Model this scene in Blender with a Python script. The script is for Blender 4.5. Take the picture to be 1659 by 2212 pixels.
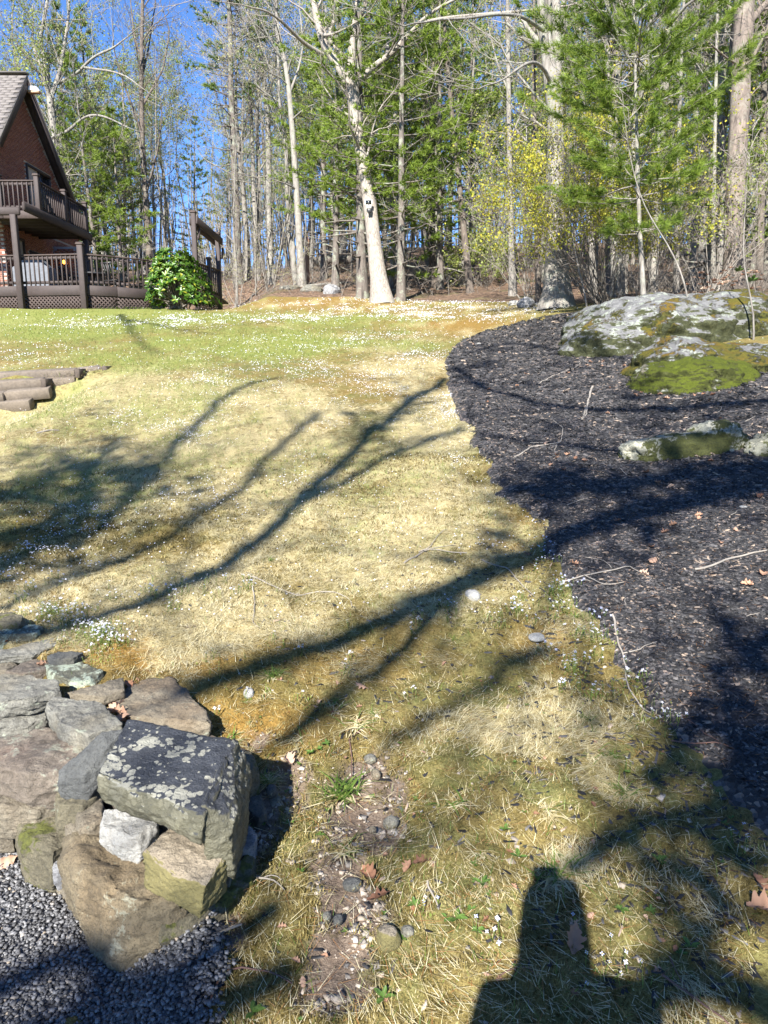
import bpy, bmesh, math, random
import numpy as np
from mathutils import Vector, Matrix

for _o in list(bpy.data.objects):
    bpy.data.objects.remove(_o)
SC = bpy.context.scene
COL = SC.collection
R = math.radians

# ------------------------------------------------------------------ camera, sky, sun, exposure
PITCH = R(11.0)
CP, SP_ = math.cos(PITCH), math.sin(PITCH)
CAMZ = 1.6
cam = bpy.data.cameras.new('camera')
cam.sensor_width = 36.0
cam.lens = 24.95
cam.clip_start = 0.05
cam.clip_end = 600
camo = bpy.data.objects.new('camera', cam)
COL.objects.link(camo)
camo.location = (0, 0, CAMZ)
camo.rotation_euler = (R(90) - PITCH, 0, 0)
SC.camera = camo

LIGHT = Vector((0.2250, 0.885, -0.6865)).normalized()      # direction the sunlight travels
SUN = -LIGHT
world = bpy.data.worlds.new('World')
SC.world = world
world.use_nodes = True
nt = world.node_tree
bg = nt.nodes['Background']
sky = nt.nodes.new('ShaderNodeTexSky')
sky.sky_type = 'NISHITA'
sky.sun_disc = False
sky.sun_elevation = math.asin(SUN.z)
sky.sun_rotation = math.atan2(SUN.x, SUN.y) % (2 * math.pi)
sky.altitude = 1500
sky.air_density = 0.8
sky.dust_density = 0.0
sky.ozone_density = 10.0
nt.links.new(sky.outputs[0], bg.inputs[0])
bg.inputs[1].default_value = 0.095
sl = bpy.data.lights.new('sun', 'SUN')
sl.energy = 5.0
sl.angle = R(0.53)
sl.color = (1.0, 0.955, 0.88)
so = bpy.data.objects.new('sun', sl)
COL.objects.link(so)
so.rotation_euler = LIGHT.to_track_quat('-Z', 'Y').to_euler()
SC.view_settings.view_transform = 'Standard'
SC.view_settings.look = 'None'
SC.view_settings.exposure = 1.72
SC.view_settings.gamma = 1.0
SC.view_settings.use_curve_mapping = False
SC.cycles.max_bounces = 6
SC.cycles.diffuse_bounces = 3
SC.cycles.transparent_max_bounces = 8

# ------------------------------------------------------------------ picture <-> place helpers
F0 = 1533.0
CAM = np.array([0, 0, CAMZ])
def ray(px, py):
    u = (np.asarray(px, float) - 829.5) / F0
    v = (1106.0 - np.asarray(py, float)) / F0
    return np.stack([u, CP + v * SP_, v * CP - SP_], -1)
def at(px, py, D):
    return CAM + ray(px, py) * np.asarray(D, float)[..., None]
def proj(x, y, z):
    D = y * CP - (z - CAMZ) * SP_
    D = np.where(D < 0.05, 0.05, D)
    v = (y * SP_ + (z - CAMZ) * CP) / D
    return 829.5 + F0 * x / D, 1106.0 - F0 * v, D
def on_z(px, py, z):
    r = ray(px, py)
    return CAM + r * (z - CAMZ) / r[2]
def on_x(px, py, x):
    r = ray(px, py)
    return CAM + r * x / r[0]

# ------------------------------------------------------------------ noise
def _hash(ix, iy, iz, s):
    n = (ix * 374761393 + iy * 668265263 + iz * 2147483647 + s * 144665) & 0xFFFFFFFF
    n = ((n ^ (n >> 13)) * 1274126177) & 0xFFFFFFFF
    n = n ^ (n >> 16)
    return (n & 0xFFFF) / 65535.0
def vnoise(x, y, z=None, s=0):
    x = np.asarray(x, float); y = np.asarray(y, float)
    ix = np.floor(x).astype(np.int64); iy = np.floor(y).astype(np.int64)
    fx = x - ix; fy = y - iy
    fx = fx * fx * (3 - 2 * fx); fy = fy * fy * (3 - 2 * fy)
    def plane(k):
        a = _hash(ix, iy, k, s); b = _hash(ix + 1, iy, k, s)
        c = _hash(ix, iy + 1, k, s); d = _hash(ix + 1, iy + 1, k, s)
        return (a + (b - a) * fx) * (1 - fy) + (c + (d - c) * fx) * fy
    if z is None:
        return plane(np.zeros_like(ix))
    z = np.asarray(z, float)
    iz = np.floor(z).astype(np.int64); fz = z - iz; fz = fz * fz * (3 - 2 * fz)
    return plane(iz) * (1 - fz) + plane(iz + 1) * fz
def fbm(x, y, z=None, o=4, s=0):
    a = 0.5; t = 0; tot = 0; f = 1.0
    for k in range(o):
        t = t + a * vnoise(x * f + 17.3 * k, y * f - 9.1 * k, None if z is None else z * f + 3.7 * k, s + k)
        tot += a; a *= 0.5; f *= 2.03
    return t / tot
def sstep(t, a, b):
    t = np.clip((np.asarray(t, float) - a) / (b - a), 0, 1)
    return t * t * (3 - 2 * t)
def splus(t, k):
    t = np.asarray(t, float) / k
    return k * np.where(t > 30, t, np.log1p(np.exp(np.minimum(t, 30))))

# ------------------------------------------------------------------ the lie of the land
def seg_dist(x, y, pts, closed=False):
    d = np.full(np.shape(x), 1e9)
    n = len(pts)
    for i in range(n if closed else n - 1):
        ax, ay = pts[i][:2]; bx, by = pts[(i + 1) % n][:2]
        dx, dy = bx - ax, by - ay
        t = np.clip(((x - ax) * dx + (y - ay) * dy) / (dx * dx + dy * dy + 1e-12), 0, 1)
        d = np.minimum(d, np.hypot(x - ax - t * dx, y - ay - t * dy))
    return d
def inside(x, y, pts):
    c = np.zeros(np.shape(x), bool)
    n = len(pts)
    for i in range(n):
        ax, ay = pts[i][:2]; bx, by = pts[(i + 1) % n][:2]
        if ay == by: continue
        c ^= ((ay > y) != (by > y)) & (x < (bx - ax) * (y - ay) / (by - ay) + ax)
    return c
def sdf(x, y, pts):
    d = seg_dist(x, y, pts, True)
    return np.where(inside(x, y, pts), d, -d)

GRAVEL = [(-0.40, 0.0), (-0.41, 1.2), (-0.43, 1.6), (-0.55, 1.82), (-0.78, 1.80), (-1.05, 2.02), (-1.42, 2.38), (-2.1, 2.95),
          (-3.4, 3.9), (-7, 6.0), (-14, 7), (-14, -6), (-0.6, -6)]
WALLIN = [(-0.62, 1.2), (-0.66, 2.0), (-0.98, 2.22), (-1.35, 2.62), (-1.95, 3.15), (-3.3, 4.05), (-6.9, 6.2), (-14, 7.3), (-14, -6), (-0.5, -6)]
def h(x, y):
    x = np.asarray(x, float); y = np.asarray(y, float)
    z = 0.167 * splus(y - 1.3, 0.35)
    z = z + 0.065 * splus(y - 29, 1.2) * sstep(x, -10, 0) * (1 - sstep(y, 50, 80) * .5) - 0.20 * splus(y - 70, 4)
    z = z + 0.15 * (splus(x - 2.0, 0.6) - splus(x - 8.0, 1.0)) * sstep(y, 0.5, 4) * (1 - 0.6 * sstep(y, 16, 26))
    yt = 10.62 + .10 * (x + 5.2)
    z = z - .46 * sstep(-x, 3.6, 5.3) * (1 - sstep(-x, 9, 14)) * sstep(y, 4.5, 9.8) * (1 - sstep(y - yt, -.12, .42))
    w = (1 - sstep(x, -6.4, -4.2)) * sstep(y, 21.0, 23.0) * (1 - sstep(y, 28.5, 40))
    z = z * (1 - w) + 3.58 * w
    z = z + 0.16 * (fbm(x * 0.22, y * 0.22, o=3, s=3) - 0.5) * sstep(np.hypot(x, y), 4, 12)
    near = (1 - sstep(np.hypot(x + 1.5, y - 2.9), 0.3, 1.5))
    z = z + 0.09 * near
    d = sdf(x, y, WALLIN)
    g = sstep(d, -0.12, 0.10)
    z = z * (1 - g) + (-0.045 + 0.012 * np.maximum(y, 0)) * g
    return z
def ground(px, py, lift=0.0):
    px = float(px); py = float(py)
    r = ray(px, py)
    D = np.concatenate([np.linspace(0.8, 60, 3000)])
    P = CAM + r * D[:, None]
    f = P[:, 2] - h(P[:, 0], P[:, 1]) - lift
    k = np.argmax(f < 0) if (f < 0).any() else len(D) - 1
    k = max(k, 1)
    t = f[k - 1] / (f[k - 1] - f[k] + 1e-9)
    d = D[k - 1] + (D[k] - D[k - 1]) * min(max(t, 0), 1)
    return CAM + r * d
def depth(p):
    return p[1] * CP - (p[2] - CAMZ) * SP_

# ------------------------------------------------------------------ mesh and object helpers
def mesh(name, V, Fc, mats=None, smooth=False, attrs=None, midx=None):
    V = np.asarray(V, np.float32); Fc = np.asarray(Fc, np.int32)
    me = bpy.data.meshes.new(name)
    n, k = Fc.shape
    me.vertices.add(len(V)); me.vertices.foreach_set('co', V.ravel())
    me.loops.add(n * k); me.loops.foreach_set('vertex_index', Fc.ravel())
    me.polygons.add(n)
    me.polygons.foreach_set('loop_start', np.arange(0, n * k, k, dtype=np.int32))
    me.polygons.foreach_set('loop_total', np.full(n, k, np.int32))
    if smooth: me.polygons.foreach_set('use_smooth', np.ones(n, bool))
    for m in (mats if isinstance(mats, (list, tuple)) else [mats]):
        if m: me.materials.append(m)
    if midx is not None: me.polygons.foreach_set('material_index', np.asarray(midx, np.int32))
    for a, (typ, dom, data) in (attrs or {}).items():
        at_ = me.attributes.new(a, typ, dom)
        at_.data.foreach_set('color' if 'COLOR' in typ else 'value', np.asarray(data, np.float32).ravel())
    me.update(calc_edges=True)
    return me
def link(name, me, parent=None, loc=None, rz=None):
    o = bpy.data.objects.new(name, me)
    COL.objects.link(o)
    if parent is not None: o.parent = parent
    if loc is not None: o.location = loc
    if rz is not None: o.rotation_euler = (0, 0, rz)
    return o
def tag(o, label=None, cat=None, group=None, kind=None):
    if label: o['label'] = label
    if cat: o['category'] = cat
    if group: o['group'] = group
    if kind: o['kind'] = kind
    return o
def empty(name, loc, label=None, cat=None, group=None, rz=0):
    o = bpy.data.objects.new(name, None)
    o.empty_display_size = 0.2
    COL.objects.link(o); o.location = loc; o.rotation_euler = (0, 0, rz)
    return tag(o, label, cat, group)
def childmesh(name, me, parent, mw=None):
    """world-space mesh placed under a parent that sits at its own location"""
    o = link(name, me, parent)
    o.matrix_parent_inverse = Matrix.Translation(parent_base(parent)).inverted()
    return o
def parent_base(p):
    v = Vector(p.location)
    while p.parent is not None:
        p = p.parent
        v = v + Vector(p.location)
    return v
def orig(p):
    return np.array(parent_base(p))
def copy_thing(o, name=None):
    c = o.copy(); COL.objects.link(c)
    for ch in o.children:
        d = ch.copy(); COL.objects.link(d); d.parent = c
        for g in ch.children:
            e = g.copy(); COL.objects.link(e); e.parent = d
    return c

BOXF = np.array([[0, 1, 3, 2], [4, 6, 7, 5], [0, 4, 5, 1], [2, 3, 7, 6], [0, 2, 6, 4], [1, 5, 7, 3]])
def boxv(c, s):
    c = np.asarray(c, float); s = np.asarray(s, float) / 2
    return np.array([c + s * np.array([i, j, k]) for i in (-1, 1) for j in (-1, 1) for k in (-1, 1)])
def beamv(p, q, w, t, up=(0, 0, 1), taper=1.0):
    """box from p to q, w wide (sideways), t tall (along up)"""
    p = np.asarray(p, float); q = np.asarray(q, float)
    d = q - p; d = d / np.linalg.norm(d)
    s = np.cross(d, up); s /= np.linalg.norm(s) + 1e-9
    u = np.cross(s, d)
    out = []
    for e, k in ((p, 1.0), (q, taper)):
        for i in (-1, 1):
            for j in (-1, 1):
                out.append(e + s * i * w / 2 * k + u * j * t / 2 * k)
    return np.array(out)
class Soup:
    def __init__(s): s.V = []; s.F = []; s.n = 0
    def add(s, V, Fc):
        s.V.append(np.asarray(V, float)); s.F.append(np.asarray(Fc) + s.n); s.n += len(V); return s
    def box(s, c, sz): return s.add(boxv(c, sz), BOXF)
    def beam(s, p, q, w, t, up=(0, 0, 1), taper=1.0): return s.add(beamv(p, q, w, t, up, taper), BOXF)
    def mesh(s, name, mat, off=(0, 0, 0), smooth=False, bev=0):
        me = mesh(name, np.concatenate(s.V) - np.asarray(off), np.concatenate(s.F), mat, smooth)
        if bev:
            bm = bmesh.new(); bm.from_mesh(me)
            bmesh.ops.recalc_face_normals(bm, faces=bm.faces)
            bmesh.ops.bevel(bm, geom=list(bm.edges), offset=bev, segments=1, affect='EDGES', clamp_overlap=True)
            bm.to_mesh(me); bm.free()
        else:
            fix(me)
        return me
def fix(me):
    bm = bmesh.new(); bm.from_mesh(me)
    bmesh.ops.recalc_face_normals(bm, faces=bm.faces)
    bm.to_mesh(me); bm.free()
def wmesh(name, me, parent):
    """mesh given in world coordinates, parented to a thing: shift it to the thing's base"""
    b = orig(parent)
    n = len(me.vertices); a = np.empty(n * 3, np.float32); me.vertices.foreach_get('co', a)
    a = a.reshape(-1, 3) - b.astype(np.float32); me.vertices.foreach_set('co', a.ravel()); me.update()
    return link(name, me, parent)

# ------------------------------------------------------------------ materials
def M(name):
    m = bpy.data.materials.new(name); m.use_nodes = True
    n = m.node_tree.nodes; l = m.node_tree.links
    return m, n, l, n['Principled BSDF']
def ramp(n, stops, interp='LINEAR'):
    r = n.new('ShaderNodeValToRGB'); cr = r.color_ramp; cr.interpolation = interp
    while len(cr.elements) < len(stops): cr.elements.new(0.5)
    for e, (p, c) in zip(cr.elements, stops):
        e.position = p; e.color = (c[0], c[1], c[2], 1) if not isinstance(c, (int, float)) else (c, c, c, 1)
    return r
def tc(n, l, sc=(1, 1, 1), out='Object', rot=(0, 0, 0)):
    t = n.new('ShaderNodeTexCoord'); mp = n.new('ShaderNodeMapping')
    mp.inputs['Scale'].default_value = sc; mp.inputs['Rotation'].default_value = rot
    l.new(t.outputs[out], mp.inputs[0]); return mp.outputs[0]
def geo_pos(n, l, sc=(1, 1, 1)):
    g = n.new('ShaderNodeNewGeometry'); mp = n.new('ShaderNodeMapping')
    mp.inputs['Scale'].default_value = sc; l.new(g.outputs['Position'], mp.inputs[0]); return mp.outputs[0]
def noise(n, l, vec, sc, det=4, rough=0.6, dist=0.0):
    t = n.new('ShaderNodeTexNoise'); t.inputs['Scale'].default_value = sc; t.inputs['Detail'].default_value = det
    t.inputs['Roughness'].default_value = rough; t.inputs['Distortion'].default_value = dist
    if vec is not None: l.new(vec, t.inputs['Vector'])
    return t.outputs['Fac']
def voro(n, l, vec, sc, feat='F1', out='Distance', rnd=1.0):
    t = n.new('ShaderNodeTexVoronoi'); t.feature = feat; t.inputs['Scale'].default_value = sc
    t.inputs['Randomness'].default_value = rnd
    l.new(vec, t.inputs['Vector']); return t.outputs[out]
def mixc(n, l, fac, a, b, typ='MIX'):
    m = n.new('ShaderNodeMix'); m.data_type = 'RGBA'; m.blend_type = typ
    for i, v in ((6, a), (7, b)):
        if isinstance(v, (tuple, list)): m.inputs[i].default_value = (*v[:3], 1)
        else: l.new(v, m.inputs[i])
    if isinstance(fac, (int, float)): m.inputs[0].default_value = fac
    else: l.new(fac, m.inputs[0])
    return m.outputs[2]
def mth(n, l, op, a, b=None, clamp=False):
    m = n.new('ShaderNodeMath'); m.operation = op; m.use_clamp = clamp
    for i, v in ((0, a), (1, b)):
        if v is None: continue
        if isinstance(v, (int, float)): m.inputs[i].default_value = v
        else: l.new(v, m.inputs[i])
    return m.outputs[0]
def mapr(n, l, v, a, b, c=0.0, d=1.0, smooth=True):
    m = n.new('ShaderNodeMapRange'); m.interpolation_type = 'SMOOTHSTEP' if smooth else 'LINEAR'
    l.new(v, m.inputs[0])
    for i, x in zip((1, 2, 3, 4), (a, b, c, d)): m.inputs[i].default_value = x
    return m.outputs[0]
def bump(n, l, p, hgt, strength=0.5, dist=0.02):
    b = n.new('ShaderNodeBump'); b.inputs['Strength'].default_value = strength; b.inputs['Distance'].default_value = dist
    l.new(hgt, b.inputs['Height']); l.new(b.outputs[0], p.inputs['Normal']); return b
def attr(n, name, out='Color'):
    a = n.new('ShaderNodeAttribute'); a.attribute_name = name; return a.outputs[out]
def rnd_obj(n):
    return n.new('ShaderNodeObjectInfo').outputs['Random']

def mat_bark(name, light, dark, sx=14, lichen=None, la=0.55, vscale=0.16):
    m, n, l, p = M(name)
    v = tc(n, l, (1, 1, vscale))
    f = noise(n, l, v, sx, 5, 0.65, 0.4)
    big = noise(n, l, tc(n, l), 1.3, 3)
    r = ramp(n, [(0.36, dark), (0.50, tuple((a + b) / 2 for a, b in zip(light, dark))), (0.62, light)])
    l.new(f, r.inputs[0])
    c = mixc(n, l, mapr(n, l, big, 0.35, 0.7), r.outputs[0], tuple(x * 0.72 for x in light))
    if lichen:
        c = mixc(n, l, mth(n, l, 'MULTIPLY', mapr(n, l, noise(n, l, tc(n, l), 3.5, 5, 0.7), 0.5, 0.62), la), c, lichen)
    l.new(c, p.inputs['Base Color']); p.inputs['Roughness'].default_value = 0.9
    bump(n, l, p, f, 0.9, 0.03)
    return m
def mat_leaf(name, cols, trans=0.35, rough=0.55, spec=0.3):
    """leaves, needles: colour per face from the attribute 'tint', part of the light passes through"""
    m, n, l, p = M(name)
    r = ramp(n, [(i / (len(cols) - 1), c) for i, c in enumerate(cols)])
    l.new(attr(n, 'tint', 'Fac'), r.inputs[0])
    l.new(r.outputs[0], p.inputs['Base Color']); p.inputs['Roughness'].default_value = rough
    p.inputs['Specular IOR Level'].default_value = spec
    if trans > 0:
        t = n.new('ShaderNodeBsdfTranslucent'); mx = n.new('ShaderNodeMixShader'); mx.inputs[0].default_value = trans
        l.new(r.outputs[0], t.inputs[0]); l.new(p.outputs[0], mx.inputs[1]); l.new(t.outputs[0], mx.inputs[2])
        l.new(mx.outputs[0], n['Material Output'].inputs[0])
    return m
def mat_plain(name, c, rough=0.7, sc=20, var=0.25, bmp=0.3, dist=0.01, metallic=0.0, stretch=(1, 1, 1)):
    m, n, l, p = M(name)
    f = noise(n, l, tc(n, l, stretch), sc, 5)
    r = ramp(n, [(0.3, tuple(x * (1 - var) for x in c)), (0.7, tuple(x * (1 + var) for x in c))])
    l.new(f, r.inputs[0]); l.new(r.outputs[0], p.inputs['Base Color'])
    p.inputs['Roughness'].default_value = rough; p.inputs['Metallic'].default_value = metallic
    if bmp: bump(n, l, p, f, bmp, dist)
    return m
# ------------------------------------------------------------------ ground sheets
MULCH_PX = [(1258, 667), (1165, 690), (1130, 697), (1040, 718), (985, 745), (965, 770), (962, 800), (985, 860), (1010, 920), (1030, 970),
            (1060, 1020), (1105, 1080), (1165, 1140), (1200, 1210), (1240, 1290), (1280, 1350), (1340, 1405), (1355, 1450), (1400, 1510),
            (1480, 1600), (1570, 1690), (1680, 1790), (2000, 1950), (2500, 1500), (2300, 1000), (2000, 860), (1700, 820), (1500, 770),
            (1400, 740), (1290, 700), (1290, 676)]
MULCH = [tuple(ground(a, b)[:2]) for a, b in MULCH_PX]
def forest_sd(x, y):
    """> 0 where the woods' leaf litter lies"""
    e = np.interp(x, [-40, -14, -7, -5, -2, 1.5, 4.4, 4.8, 6.2, 7.5, 20, 60], [31, 31, 31, 28.5, 27.5, 25.6, 24.0, 19.6, 15.2, 11.6, 10.5, 8])
    return y - e - 1.4 * (fbm(x * 0.5, y * 0.5, o=3, s=41) - 0.5)

def blobs(px, py, lst):
    t = np.zeros(np.shape(px))
    for cx, cy, rx, ry, a in lst:
        t = np.maximum(t, a * np.exp(-(((px - cx) / rx) ** 2 + ((py - cy) / ry) ** 2)))
    return t
STRAW = [(560, 1000, 520, 190, .95), (900, 1010, 200, 260, .9), (830, 1240, 260, 80, .85), (600, 1350, 150, 50, .95), (1080, 1570, 230, 80, .95),
         (1240, 1860, 60, 50, .8), (1300, 1700, 120, 60, .4), (330, 860, 330, 80, .8), (250, 1290, 250, 40, .6), (960, 1420, 110, 40, .6), (760, 1450, 90, 50, .5), (950, 1640, 90, 40, .5),
         (60, 930, 300, 90, .8)]
GREEN = [(200, 695, 420, 38, .85), (560, 735, 330, 42, .75), (700, 690, 250, 12, .5), (90, 845, 110, 40, .7), (150, 1080, 230, 90, .5), (430, 900, 260, 90, .35),
         (800, 740, 300, 20, .4), (300, 780, 200, 30, .6), (260, 1240, 200, 50, .35), (690, 1615, 40, 20, .6)]
SOIL = [(770, 1690, 80, 60, .7), (620, 1640, 60, 40, .5), (800, 1780, 110, 90, .95), (745, 1880, 80, 70, 1.0), (760, 1960, 90, 70, 1.0), (730, 2060, 80, 60, .9), (740, 2140, 120, 70, 1.0), (800, 2260, 220, 60, .9),
        (850, 1720, 60, 60, .7), (560, 1590, 50, 40, .5), (630, 1700, 50, 90, .5), (560, 1760, 50, 120, .8), (480, 1990, 60, 60, .7), (530, 1480, 40, 25, .4), (1000, 1990, 60, 40, .35), (450, 2120, 60, 60, .6)]
GOLD = [(330, 1390, 240, 70, 1), (60, 1270, 140, 40, .9), (560, 1580, 150, 90, .8), (1130, 1160, 90, 60, .9), (640, 920, 90, 30, .9), (900, 830, 200, 40, .6), (1180, 1380, 120, 70, .6), (700, 650, 300, 30, .6),
        (1000, 700, 150, 20, .8), (760, 1420, 200, 60, .5), (60, 950, 200, 20, .6), (950, 1060, 120, 40, .5)]
def zones(x, y):
    z = h(x, y)
    px, py, D = proj(x, y, z)
    n1 = fbm(x * 1.1, y * 1.1, o=4, s=5); n2 = fbm(x * 4.2, y * 4.2, o=3, s=6); n3 = fbm(x * .5, y * .5, o=3, s=7)
    mid = sstep(py, 760, 880) * (1 - sstep(py, 1330, 1500))
    straw = np.maximum(blobs(px, py, STRAW), 0.45 * mid + 0.22 * sstep(-py, -760, -680))
    straw = np.clip(straw * 1.15 + (n1 - .5) * 1.5 + (n2 - .5) * .9, 0, 1)
    green = np.clip(blobs(px, py, GREEN) + .22 * sstep(-py, -1250, -900) + (n3 - .5) * .9 + (n2 - .5) * .7 - .04, 0, 1)
    soil = np.clip(blobs(px, py, SOIL) * 1.5 + (n2 - .5) * 1.5 + (n1 - .5) * .4 - .22, 0, 1)
    gold = np.clip(blobs(px, py, GOLD) + (n1 - .5) * .8 + .1, 0, 1)
    out = (y < 0.3) | (np.abs(x) > 60)
    return np.where(out, .3, straw), np.where(out, .4, green), np.where(out, 0, soil), np.where(out, .2, gold)

# polar grid, fine inside the view
AZ = np.unique(np.concatenate([np.linspace(-180, -40, 60), np.linspace(-40, -31, 10), np.linspace(-31, 31, 430), np.linspace(31, 40, 10), np.linspace(40, 180, 60)]))
rr = [0.35]
while rr[-1] < 260:
    r_ = rr[-1]
    rr.append(r_ + (min(max(0.0042 * r_ * r_, 0.014), 0.05 * r_) if r_ > 1.2 else 0.1))
RR = np.array(rr)
GA, GR = np.meshgrid(np.radians(AZ), RR, indexing='xy')
GX = GR * np.sin(GA); GY = GR * np.cos(GA)
GH = h(GX, GY)
NA, NR = len(AZ), len(RR)
idx = np.arange(NA * NR).reshape(NR, NA)
QUADS = np.stack([idx[:-1, :-1], idx[:-1, 1:], idx[1:, 1:], idx[1:, :-1]], -1).reshape(-1, 4)
fade = 1 - sstep(GR, 5, 12)
S_, G_, B_, O_ = zones(GX, GY)
lump = (fbm(GX * 14, GY * 14, o=3, s=11) - .5) * .045 * (1 - .7 * B_) + (fbm(GX * 4, GY * 4, o=3, s=12) - .5) * .07
lump = lump * (1 - sstep(GR, 6, 14)) - 0.022 * B_ * fade
LAWNZ = GH + lump
def hz(x, y):
    """height of the lawn with its small relief"""
    x = np.asarray(x, float); y = np.asarray(y, float)
    r = np.hypot(x, y)
    l = (fbm(x * 14, y * 14, o=3, s=11) - .5) * .045 + (fbm(x * 4, y * 4, o=3, s=12) - .5) * .07
    return h(x, y) + l * (1 - sstep(r, 6, 14))

def sheet(name, z, keep, mat, attrs=None):
    kv = keep.ravel()
    q = QUADS[kv[QUADS].any(1)]
    used = np.zeros(NA * NR, bool); used[q.ravel()] = True
    remap = np.cumsum(used) - 1
    V = np.stack([GX.ravel(), GY.ravel(), z.ravel()], -1)[used]
    at_ = {k: (t, d, v.reshape(NA * NR, -1)[used]) for k, (t, d, v) in (attrs or {}).items()}
    me = mesh(name, V, remap[q], mat, True, at_)
    return tag(link(name, me), kind='structure')

# lawn material: moss with straw, green grass and bare soil
m, n, l, p = M('lawn')
zc = n.new('ShaderNodeSeparateColor'); l.new(attr(n, 'zone'), zc.inputs[0])
gp = geo_pos(n, l)
nf = noise(n, l, gp, 90, 4, 0.7); nm = noise(n, l, gp, 17, 5, 0.65); nl = noise(n, l, gp, 3.0, 4, 0.6)
streak = noise(n, l, geo_pos(n, l, (1, .35, 1)), 55, 4, 0.7, 1.2)
moss = ramp(n, [(0.22, (.032, .026, .008)), (0.42, (.110, .084, .028)), (0.6, (.22, .172, .065)), (0.78, (.33, .275, .13))])
l.new(mth(n, l, 'ADD', mth(n, l, 'MULTIPLY', nf, .62), mth(n, l, 'MULTIPLY', nm, .42)), moss.inputs[0])
mossg = mixc(n, l, mapr(n, l, nl, .4, .62), moss.outputs[0], mixc(n, l, 1.0, moss.outputs[0], (.72, .92, .9), 'MULTIPLY'))
gold = mixc(n, l, attr(n, 'gold', 'Fac'), mossg, mixc(n, l, 1.0, moss.outputs[0], (1.25, .92, .6), 'MULTIPLY'))
straw = ramp(n, [(0.25, (.11, .085, .038)), (0.45, (.30, .25, .125)), (0.7, (.50, .435, .26))])
l.new(mth(n, l, 'ADD', mth(n, l, 'MULTIPLY', streak, .7), mth(n, l, 'MULTIPLY', nm, .35)), straw.inputs[0])
green = ramp(n, [(0.3, (.06, .080, .012)), (0.5, (.17, .20, .045)), (0.75, (.33, .345, .13))])
l.new(mth(n, l, 'ADD', mth(n, l, 'MULTIPLY', nf, .5), mth(n, l, 'MULTIPLY', nm, .5)), green.inputs[0])
soil = ramp(n, [(0.3, (.05, .036, .027)), (0.5, (.16, .12, .09)), (0.75, (.32, .26, .20))])
l.new(mth(n, l, 'ADD', mth(n, l, 'MULTIPLY', nf, .6), mth(n, l, 'MULTIPLY', nm, .4)), soil.inputs[0])
def soft(v, w=.35):
    return mapr(n, l, mth(n, l, 'ADD', v, mth(n, l, 'MULTIPLY', mth(n, l, 'SUBTRACT', nm, .5), 1.3)), .5 - w, .5 + w)
c = mixc(n, l, soft(zc.outputs[0]), gold, straw.outputs[0])
c = mixc(n, l, mth(n, l, 'MULTIPLY', soft(zc.outputs[1]), .8), c, green.outputs[0])
c = mixc(n, l, soft(zc.outputs[2], .22), c, soil.outputs[0])
l.new(c, p.inputs['Base Color']); p.inputs['Roughness'].default_value = 0.95; p.inputs['Specular IOR Level'].default_value = .15
bump(n, l, p, mth(n, l, 'ADD', nf, mth(n, l, 'MULTIPLY', nm, .8)), .8, .018)
MLAWN = m
zone = np.stack([S_, G_, B_, np.ones_like(S_)], -1)
lawn = sheet('lawn', LAWNZ, np.ones_like(GX, bool), MLAWN,
             {'zone': ('FLOAT_COLOR', 'POINT', zone), 'gold': ('FLOAT', 'POINT', O_)})

# mulch bed
MSD = sdf(GX, GY, MULCH)
def mulch_top(x, y, sd=None):
    sd = sdf(x, y, MULCH) if sd is None else sd
    sd = sd + .30 * (fbm(x * 2.6, y * 2.6, o=5, s=21) - .5)
    return h(x, y) + np.clip(sd * .45, -.12, .05) + (fbm(x * 6, y * 6, o=4, s=22) - .5) * .035 + (fbm(x * 30, y * 30, o=2, s=23) - .5) * .012
m, n, l, p = M('mulch')
gp = geo_pos(n, l)
v1 = voro(n, l, geo_pos(n, l, (1, 1.0, 1)), 55, 'F1', 'Color'); sv = n.new('ShaderNodeSeparateColor'); l.new(v1, sv.inputs[0])
nf = noise(n, l, gp, 60, 5, .7); nm = noise(n, l, gp, 4, 4, .6)
r1 = ramp(n, [(0.0, (.011, .011, .0115)), (0.5, (.034, .033, .034)), (0.8, (.085, .081, .08)), (0.96, (.20, .155, .12))]); l.new(sv.outputs[0], r1.inputs[0])
c = mixc(n, l, mapr(n, l, nm, .35, .65, 0, .55), r1.outputs[0], mixc(n, l, 1.0, r1.outputs[0], (2.0, 1.9, 1.95), 'MULTIPLY'))
l.new(c, p.inputs['Base Color']); p.inputs['Roughness'].default_value = .75
bump(n, l, p, mth(n, l, 'ADD', nf, voro(n, l, gp, 55)), .9, .03)
MMULCH = m
sheet('mulch_bed', mulch_top(GX, GY, MSD), MSD > -.22, MMULCH)

# gravel drive
GSD = sdf(GX, GY, GRAVEL)
m, n, l, p = M('gravel_base')
gp = geo_pos(n, l)
v1 = voro(n, l, gp, 95, 'F1', 'Color'); sv = n.new('ShaderNodeSeparateColor'); l.new(v1, sv.inputs[0])
r1 = ramp(n, [(0, (.02, .021, .026)), (.6, (.06, .063, .075)), (.95, (.15, .15, .16)), (1, (.24, .2, .16))]); l.new(sv.outputs[0], r1.inputs[0])
l.new(r1.outputs[0], p.inputs['Base Color']); p.inputs['Roughness'].default_value = .8
bump(n, l, p, voro(n, l, gp, 95), .9, .01)
sheet('gravel_drive', h(GX, GY) + np.clip((GSD + .1 * (fbm(GX * 7, GY * 7, s=31) - .5)) * .35, -.1, .022) + .006 * (fbm(GX * 40, GY * 40, o=2) - .5), GSD > -.2, m)

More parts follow.
